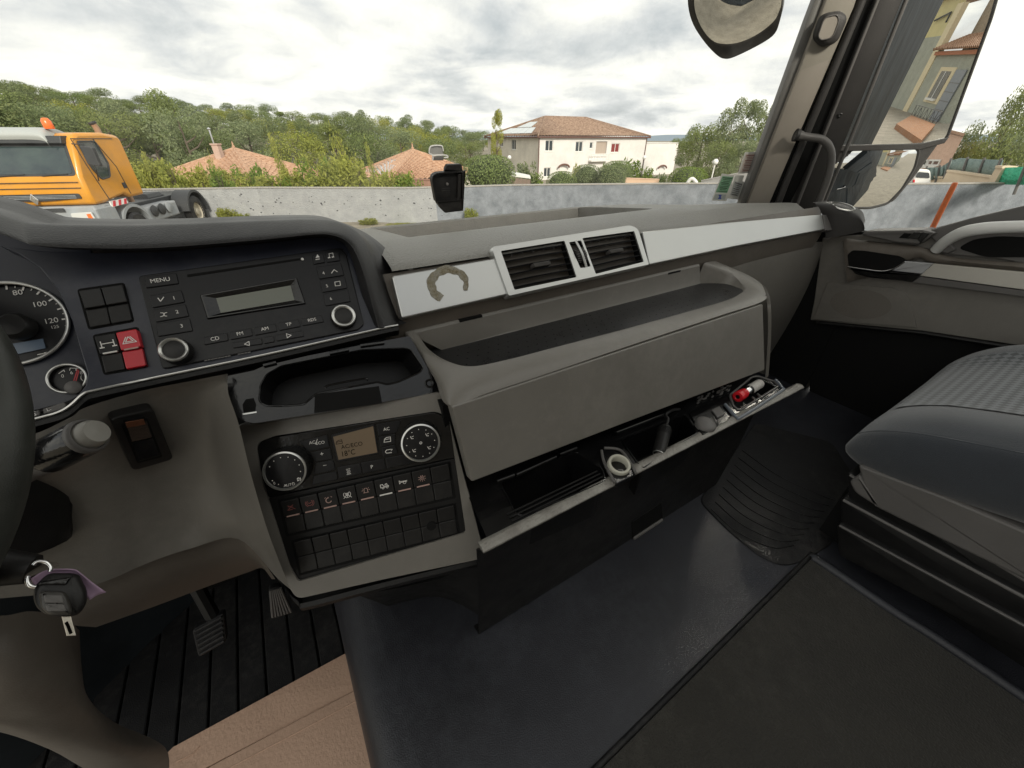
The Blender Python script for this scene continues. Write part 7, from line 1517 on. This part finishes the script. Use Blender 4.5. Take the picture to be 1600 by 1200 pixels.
# cab flank seen in the glass
flank = thing('cab_flank', 'dark outer skin of the passenger door seen only in the mirror', 'cab side', rel(1.36, -.5, -1.2))
fp = mat('dark cab paint', (.034, .040, .046), .5, spec=0.03, var=.6, vscale=1.5, bump=.1, bscale=3)
mb = MB(); mb.prism([rel(1.372, .35, -1.9), rel(1.372, -.75, -1.9), rel(1.372, -.75, -.22), rel(1.372, .35, -.22)], V((-.02, 0, 0)), .004); obj('door_skin', mb, fp, flank)
mb = MB(); mb.prism([rel(1.372, -.76, -1.9), rel(1.372, -1.52, -1.9), rel(1.372, -1.52, .9), rel(1.372, -.70, .9)], V((-.1, 0, 0)), .01); obj('rear_quarter', mb, fp, flank)
mb = MB(); mb.prism([rel(1.385, -1.5, -1.9), rel(1.385, -8.8, -1.9), rel(1.385, -8.8, 1.3), rel(1.385, -1.5, 1.3)], V((-.1, 0, 0)), .01); obj('body_side', mb, fp, flank)
mb = MB(); mb.tube(cr([rel(1.375, -.45, -.42), rel(1.41, -.50, -.42), rel(1.41, -.62, -.42), rel(1.375, -.68, -.42)], 4), .012, 8); obj('door_handle', mb, M['chrome'], flank)
# building behind, found by following the reflected sight lines
def gpt(x, y, z=0.0): p, d = mray(x, y); return p + d*((z-p.z)/d.z)
B0, B1 = gpt(1392, 166.5), gpt(1412, 173)
bd = (B1-B0); bd.z = 0; bd.normalize(); nb = V((-bd.y, bd.x, 0)); nb = nb if nb.dot(Cm-B0) > 0 else -nb
print('building base', tuple(B0), tuple(B1), 'dist', (B0-Cm).length)
BF = Fr(V((B0.x, B0.y, 0)), bd, UV); sgb = 1 if BF.n.dot(nb) > 0 else -1
def bpx(x, y, w=0):
    p, d = mray(x, y); o = BF.o + nb*w; return p + d*((o-p).dot(nb)/d.dot(nb))
def buv(x, y): return BF.uv(bpx(x, y))
for nm, q in (('pil top', (1490, 8)), ('pil bot', (1412, 172)), ('eave l', (1460, 77)), ('eave r', (1526, 70)), ('win', (1472, 104)), ('winb', (1444, 158)), ('yel', (1434, 60)), ('tall r', (1514, 56))): print(nm, [round(c, 2) for c in buv(*q)])
# --- building behind the camera, visible in the side mirror
up_, wn = buv, None
uP0, vP0 = buv(1412, 172); uP1, vP1 = buv(1490, 8); uE, vE = buv(1526, 72); uT, vT = buv(1515, 56); uY, vY = buv(1434, 60); uW = buv(1526, 72)[0]
sg4 = 1 if uE > uP0 else -1
bh = thing('rendered_house', 'yellow and grey rendered house behind the cab, seen in the big mirror', 'house', BF.o)
ochre = mat('pale yellow render', (.60, .53, .27), .9, var=.06, vscale=1); grnd = mat('grey green render', (.36, .37, .31), .9, var=.12, vscale=1.5, bump=.5, bscale=12); taupe = mat('taupe render', (.33, .27, .20), .95, var=.15, vscale=1.2, bump=.6, bscale=8); creamb = mat('cream band', (.70, .60, .40), .85)
def bslab(u0, u1, v0, v1, m_, nm, w=0.0, th=.3, parent=None):
    mb = MB(); mb.prism([BF.o + bd*u + UV*v + nb*w for u, v in ((u0, v0), (u1, v0), (u1, v1), (u0, v1))], -nb*th); return obj(nm, mb, m_, parent or bh)
uL = uP0 - sg4*14; vTop = buv(1462, 4)[1]; vYel = buv(1440, 60)[1]; vEv = buv(1470, 80)[1]
bslab(uL, uP0, -.2, vYel, grnd, 'wall'); bslab(uL, uP0, vYel, vTop, ochre, 'wall'); bslab(uL-sg4*.3, uP0+sg4*.2, vTop, vTop+.18, tile1, 'roof_edge', w=.35, th=3)
pu = abs(buv(1420, 172)[0]-uP0)*.9; bslab(uP0, uP0+sg4*pu, -.1, vP1, creamb, 'pilaster', w=.06)
bslab(uP0+sg4*pu, uT, -.2, vTop+.9, taupe, 'wall', w=-1.2); bslab(uP0+sg4*.1, uP0+sg4*9, -.2, vEv, grnd, 'wing_wall', w=0)
c0, c1 = BF.o+bd*(uP0+sg4*pu)+UV*vEv+nb*.35, BF.o+bd*(uP0+sg4*9)+UV*vEv+nb*.35
roofface((c0, c1, c1-nb*1.6+UV*.75, c0-nb*1.6+UV*.75), 26, tile1, bh); bslab(uP0+sg4*pu, uP0+sg4*9, vEv-.22, vEv-.02, mat('terracotta cornice', (.42, .16, .08), .85), 'cornice', w=.2)
def brect(pts): us = [buv(*p) for p in pts]; return min(u for u, v in us), max(u for u, v in us), min(v for u, v in us), max(v for u, v in us)
w0 = [(1472, 104), (1496, 106), (1464, 164), (1444, 158)]; us = [buv(*p) for p in w0]; uc = sum(u for u, v in us)/4; v0, v1 = (us[2][1]+us[3][1])/2, (us[0][1]+us[1][1])/2; hw = abs(us[1][0]-us[0][0])*.5
bslab(uc-hw, uc+hw, v0, v1, creamb, 'window_surround', w=.04, th=.1); m4 = .12
wn = bslab(uc-hw*.62, uc+hw*.62, v0+.22, v1-.2, glass_d, 'window', w=.06, th=.05); bslab(uc-.05, uc+.05, v0+.22, v1-.2, frame_w, 'mullion', w=.08, th=.03, parent=wn); bslab(uc-hw*.62, uc+hw*.62, v0+.14, v0+.26, frame_w, 'sill', w=.16, th=.1, parent=wn)
us2 = buv(1497, 122); bslab(uc+sg4*(hw*1.15), uc+sg4*(hw*2.3), -.1, v1-.1, mat('grey door shutter', (.22, .24, .27), .5), 'shutter', w=.08, th=.06)
for k in range(5): bslab(uc+sg4*(hw*1.17), uc+sg4*(hw*2.28), k*.45+.1, k*.45+.13, M['greyp'], 'shutter_rail', w=.09, th=.03)
mb = MB(); mb.tube([BF.o+bd*(uP0-sg4*3.2)+UV*(vTop*.82)+nb*.12, BF.o+bd*(uP0-sg4*.3)+UV*(vTop*.86)+nb*.12, BF.o+bd*(uP0-sg4*.3)+UV*(vTop*.78)+nb*.12], .06, 6); obj('cable', mb, tdark, bh)
brk = bpy.data.materials.new('terrace brick'); brk.use_nodes = True; nt = brk.node_tree; nt.nodes['Principled BSDF'].inputs['Roughness'].default_value = .95; nt.nodes['Principled BSDF'].inputs['Specular IOR Level'].default_value = .1; tx = nt.nodes.new('ShaderNodeTexBrick'); tx.inputs['Scale'].default_value = 4; tx.inputs['Color1'].default_value = (.30, .125, .055, 1); tx.inputs['Color2'].default_value = (.40, .19, .09, 1); tx.inputs['Mortar'].default_value = (.35, .28, .22, 1); tcn = nt.nodes.new('ShaderNodeTexCoord'); nt.links.new(tcn.outputs['Object'], tx.inputs[0]); nt.links.new(tx.outputs[0], nt.nodes['Principled BSDF'].inputs['Base Color'])
tp_ = [gpt(1424, 180, .25), gpt(1462, 194, .25), gpt(1440, 219, .25), gpt(1401, 193, .25)]
ter = thing('brick_terrace', 'raised brick terrace with thin rail, seen in the big mirror', 'terrace', tp_[0]); mb = MB(); mb.prism(tp_, V((0, 0, -.3)), .02); obj('slab', mb, brk, ter)
a, b = tp_[0], tp_[1]
for i in range(9):
    q = a.lerp(b, i/8)
    mb = MB(); mb.tube([q, q+V((0, 0, .55))], .014, 5); obj('rail_post', mb, tdark, ter)
    if i < 8: mb = MB(); mb.tube([q if i % 2 else q+V((0, 0, .52)), (a.lerp(b, (i+1)/8)+V((0, 0, .52))) if i % 2 else a.lerp(b, (i+1)/8)], .010, 5); obj('brace', mb, tdark, ter)
mb = MB(); mb.tube([a+V((0, 0, .55)), b+V((0, 0, .55))], .018, 6); obj('rail', mb, tdark, ter)

# ================================================================== FRONT MIRROR (outside the screen, top)
fmr = thing('front_mirror', 'rounded convex front view mirror hanging outside the windscreen top', 'mirror', at(1150, 20, Y=1.28))
fc = at(1147, 20, Y=1.28); nf = ((C0-fc).normalized()*1.0 + V((-.12, .05, -1)).normalized()*.9).normalized()
FM_ = Fr(fc, nf.orthogonal(), nf.cross(nf.orthogonal()))
if FM_.n.dot(C0-fc) < 0: FM_ = Fr(fc, FM_.ey, FM_.ex)
gq_ = [(1084, -30), (1084, 8), (1092, 34), (1108, 60), (1122, 76), (1136, 81.5), (1152, 79), (1186, 60), (1206, 46), (1215, 28), (1221, 8), (1221, -30)]
gp_ = cr(FM_.pl(gq_), 4); cg = FM_.px(1150, 5); rc2 = .32; rows = []
for k in range(15): rows.append([(lambda q: q + FM_.n*(.03-(q-cg).length_squared/(2*rc2)))(cg.lerp(p, k/14)) for p in gp_])
mb = MB(); mb.grid(rows, closed=True); obj('convex_glass', mb, mirm, fmr, smooth=180)
oq = [(1075, -30), (1075, 8), (1083, 38), (1101, 66), (1120, 86), (1133, 92), (1150, 88), (1190, 68), (1211, 52), (1219, 30), (1223, 8), (1223, -30)]
op_ = cr(FM_.pl(oq, -.004), 4); mb = MB()
bk_ = [cg.lerp(p, .55) - FM_.n*.09 for p in op_]
mb.grid([rows[-1], [p.lerp(q, .3)+FM_.n*.003 for p, q in zip(rows[-1], op_)], op_, [p - FM_.n*.03 for p in op_], bk_], closed=True); mb.poly(bk_); obj('housing', mb, M['seal'], fmr, smooth=50)
mb = MB(); mb.tube([cg - FM_.n*.06, cg + V((-.1, -.15, .25)), rel(.9, .95, .85)], .018, 8); obj('arm', mb, M['black'], fmr, smooth=60)
# front skin of our own cab, reflected in that mirror
cf = thing('truck_nose', 'dark front panel of the cab below the windscreen seen in the front mirror', 'cab front', rel(.3, 1.08, -1.0))
mb = MB(); mb.loft([[rel(x, ws(x)+.03, -.27) for x in (-.68, -.3, .32, .9, 1.30)], [rel(x, ws(x)+.06, -.5) for x in (-.68, -.3, .32, .9, 1.30)], [rel(x, ws(x)+.10, -1.4) for x in (-.68, -.3, .32, .9, 1.30)]], 5, 3); obj('front_panel', mb, fp, cf, smooth=60)
for s_ in (.0, .7): mb = MB(); mb.tube([rel(s_, ws(s_)+.05, -.24), rel(s_+.5, ws(s_+.5)+.04, -.22)], .008, 6); obj('wiper', mb, M['black'], cf)
# ================================================================== THINGS STUCK TO THE WINDSCREEN
WT_ = at(1130, 300, Y=.735); WS = Fr(WT_, V((.90, -.43, 0)), V((.05, -.13, 1)))
if WS.n.dot(C0-WT_) < 0: WS = Fr(WT_, -WS.ex, WS.ey)
def sticker(nm, lb, q, m_, ins=None, ins_m=None, lines=None, lm_=None, ln=8):
    t = thing(nm, lb, 'sticker', WS.px(*q[0])); mb = MB(); mb.prism(rnd(WS.pl(q, .002), .002, 3), -WS.n*.0006); obj('backing', mb, m_, t)
    if ins: mb = MB(); mb.prism(WS.pl(ins, .0026), -WS.n*.0004); obj('printed_field', mb, ins_m, t)
    if lines:
        mb = MB()
        for i in range(ln):
            v = .10+.82*i/(ln-1); a_, b_2 = .10+.18*((i*37) % 5)/5, .95-.22*((i*53) % 4)/4; mb.line(WS, WS.pl([quadpt(lines, a_, v), quadpt(lines, b_2, v)], .003), .0016 if i % 3 else .0028, .0002)
        obj('text_line', mb, lm_, t)
    return t
paper = mat('sticker paper', (.58, .57, .54), .6); grp = mat('sticker green', (.16, .33, .20), .6); clr = mat('grey sticker', (.36, .38, .38), .6); inkg = mat('dark green ink', (.03, .08, .04), .6); inkr = mat('brown red ink', (.26, .12, .10), .6); blue = mat('emblem blue', (.05, .08, .34), .5)
t = sticker('inspection_sticker', 'green printed windscreen sticker with blue emblem near the pillar', [(1128, 271), (1147.5, 274), (1135, 314), (1112, 313.5)], paper, [(1129, 275), (1146, 276.5), (1136, 301.5), (1118.5, 300.5)], grp, [(1129, 275), (1146, 276.5), (1136, 301.5), (1118.5, 300.5)], inkg, 9)
mb = MB(); mb.prism(WS.pl([(1118, 303), (1135, 304), (1132.5, 312), (1114.5, 311.5)], .0026), -WS.n*.0004); obj('emblem_field', mb, clr, t)
mb = MB(); mb.add(WS.pl([(1122.5, 304), (1128, 304.5), (1126.3, 307.5), (1127.2, 311.3), (1121.5, 311), (1124, 307.5)], .0032), [(0, 1, 2, 5), (5, 2, 3, 4)]); obj('emblem', mb, blue, t)
sticker('clear_sticker', 'pale grey windscreen sticker between green one and pillar', [(1149, 274), (1163, 274), (1160, 283), (1167, 286), (1155, 312), (1136, 310)], paper, [(1148.5, 283), (1160.5, 287), (1153, 307), (1141, 305)], clr, [(1148.5, 283), (1160.5, 287), (1153, 307), (1141, 305)], M['greyp'], 7)
sticker('insurance_sticker', 'larger windscreen sticker with reddish brown writing beside the pillar', [(1164, 238), (1187, 237), (1175, 270), (1153, 271.5)], paper, [(1165.5, 240.5), (1184.5, 239.5), (1174, 268.5), (1156, 269.5)], mat('pinkish paper', (.50, .42, .38), .6), [(1165.5, 240.5), (1184.5, 239.5), (1174, 268.5), (1156, 269.5)], inkr, 10)
# black holder on the screen
HW = at(700, 295, Y=.885); HFr = Fr(HW, EX, V((0, -.16, 1)))
if HFr.n.dot(C0-HW) < 0: HFr = Fr(HW, -EX, V((0, -.16, 1)))
hld = thing('phone_holder', 'black plastic device holder stuck low on the windscreen', 'holder', HW)
def hx(pts, w): return HFr.pl([(660+x*.10830, 220+y*.10833) for x, y in pts], w)
rim_ = hx([(135, 560), (150, 500), (205, 465), (300, 455), (320, 425), (350, 350), (375, 340), (545, 333), (570, 345), (585, 440), (630, 425), (605, 470), (590, 860), (560, 900), (575, 980), (598, 1010), (330, 1042), (250, 965), (195, 890), (150, 640)], .028)
mb = MB(); mb.prism(rnd(rim_, .0015, 2), -HFr.n*.004, .001); obj('shell', mb, M['black'], hld)
back_ = rnd(hx([(160, 570), (190, 500), (320, 470), (575, 455), (575, 860), (230, 885)], .026), .003, 3)
mb = MB(); lip_ = rnd(hx([(135, 560), (150, 500), (205, 465), (300, 455), (590, 440), (590, 860), (195, 890), (150, 640)], .040), .003, 3); a_ = resample(lip_, 48); b_2 = resample([p - HFr.n*.012 for p in lip_], 48); c_2 = resample([p for p in inset(lip_, .0025)], 48)
mb.grid([b_2, a_, [p for p in inset(a_, .002)], [p - HFr.n*.012 for p in inset(a_, .003)]], closed=True); obj('cradle_rim', mb, M['black'], hld)
mb = MB(); mb.prism(hx([(520, 480), (565, 470), (555, 850), (505, 880)], .036), -HFr.n*.008, .001); obj('side_grip', mb, M['key'], hld)
mb = MB(); mb.prism(rnd(hx([(320, 425), (355, 345), (545, 335), (580, 440)], .034), .002), -HFr.n*.008, .0015); obj('top_clip', mb, M['key'], hld)
mb = MB(); mb.prism(rnd(hx([(215, 890), (560, 860), (575, 980), (598, 1010), (330, 1042), (260, 970)], .036), .002), -HFr.n*.008, .0015); obj('foot', mb, M['key'], hld)
mb = MB(); mb.lathe([(.003, 0), (.0028, .002), (0, .0022)], hx([(357, 622)], .0285)[0], HFr.n, 14); obj('screw', mb, M['greyp'], hld)
for y_ in (690, 720): mb = MB(); a_, b_2 = hx([(280, y_), (400, y_-8)], .0285); mb.tube([a_, b_2], .0008, 5); obj('moulded_line', mb, M['key'], hld)
mb = MB(); mb.lathe([(.022, 0), (.022, .024), (.014, .028)], HW - HFr.n*.002, HFr.n, 20); obj('suction_pad', mb, M['black'], hld)
br_ = thing('clear_bracket', 'small pale edged bracket stuck above the black holder', 'bracket', at(685, 238, Y=.87))
BFr = Fr(at(685, 238, Y=.875), EX, V((0, -.16, 1))); BFr = BFr if BFr.n.dot(C0-BFr.o) > 0 else Fr(BFr.o, -EX, V((0, -.16, 1)))
def bx(pts, w): return BFr.pl([(660+x*.10830, 220+y*.10833) for x, y in pts], w)
p_ = rnd(bx([(105, 175), (110, 100), (150, 75), (260, 72), (285, 90), (310, 210), (150, 215)], .004), .003, 4); mb = MB(); mb.prism(p_, -BFr.n*.003); obj('plate', mb, mat('grey translucent plate', (.30, .30, .29), .4), br_)
mb = MB(); mb.tube(cr(bx([(150, 280), (148, 210), (100, 180), (105, 105), (145, 72), (265, 70), (290, 95), (300, 150)], .006), 5), .0014, 6); mb.tube(cr(bx([(150, 210), (300, 208), (360, 215), (362, 240), (310, 245)], .006), 4), .0015, 6); obj('pale_edge', mb, M['white'], br_, smooth=60)
mb = MB(); mb.prism(bx([(155, 235), (305, 230), (305, 285), (155, 285)], .006), -BFr.n*.006, .001); obj('base', mb, M['greyp'], br_)
# ================================================================== UNSEEN CAB SHELL: rear wall and short roof, shaped for the light inside
rw = MB(); rw.bbox(rel(-1.0, -1.0, -1.2), rel(1.36, -1.06, .95)); obj('unseen_rear_wall', rw, M['pillar'], None, kind='structure')  # out of view, sized to keep direct sun off the interior
rw = MB(); rw.bbox(rel(-.74, .02, .86), rel(1.36, .72, .95)); obj('unseen_part_roof', rw, M['pillar'], None, kind='structure')  # out of view, front part only, left open behind to let sky light in
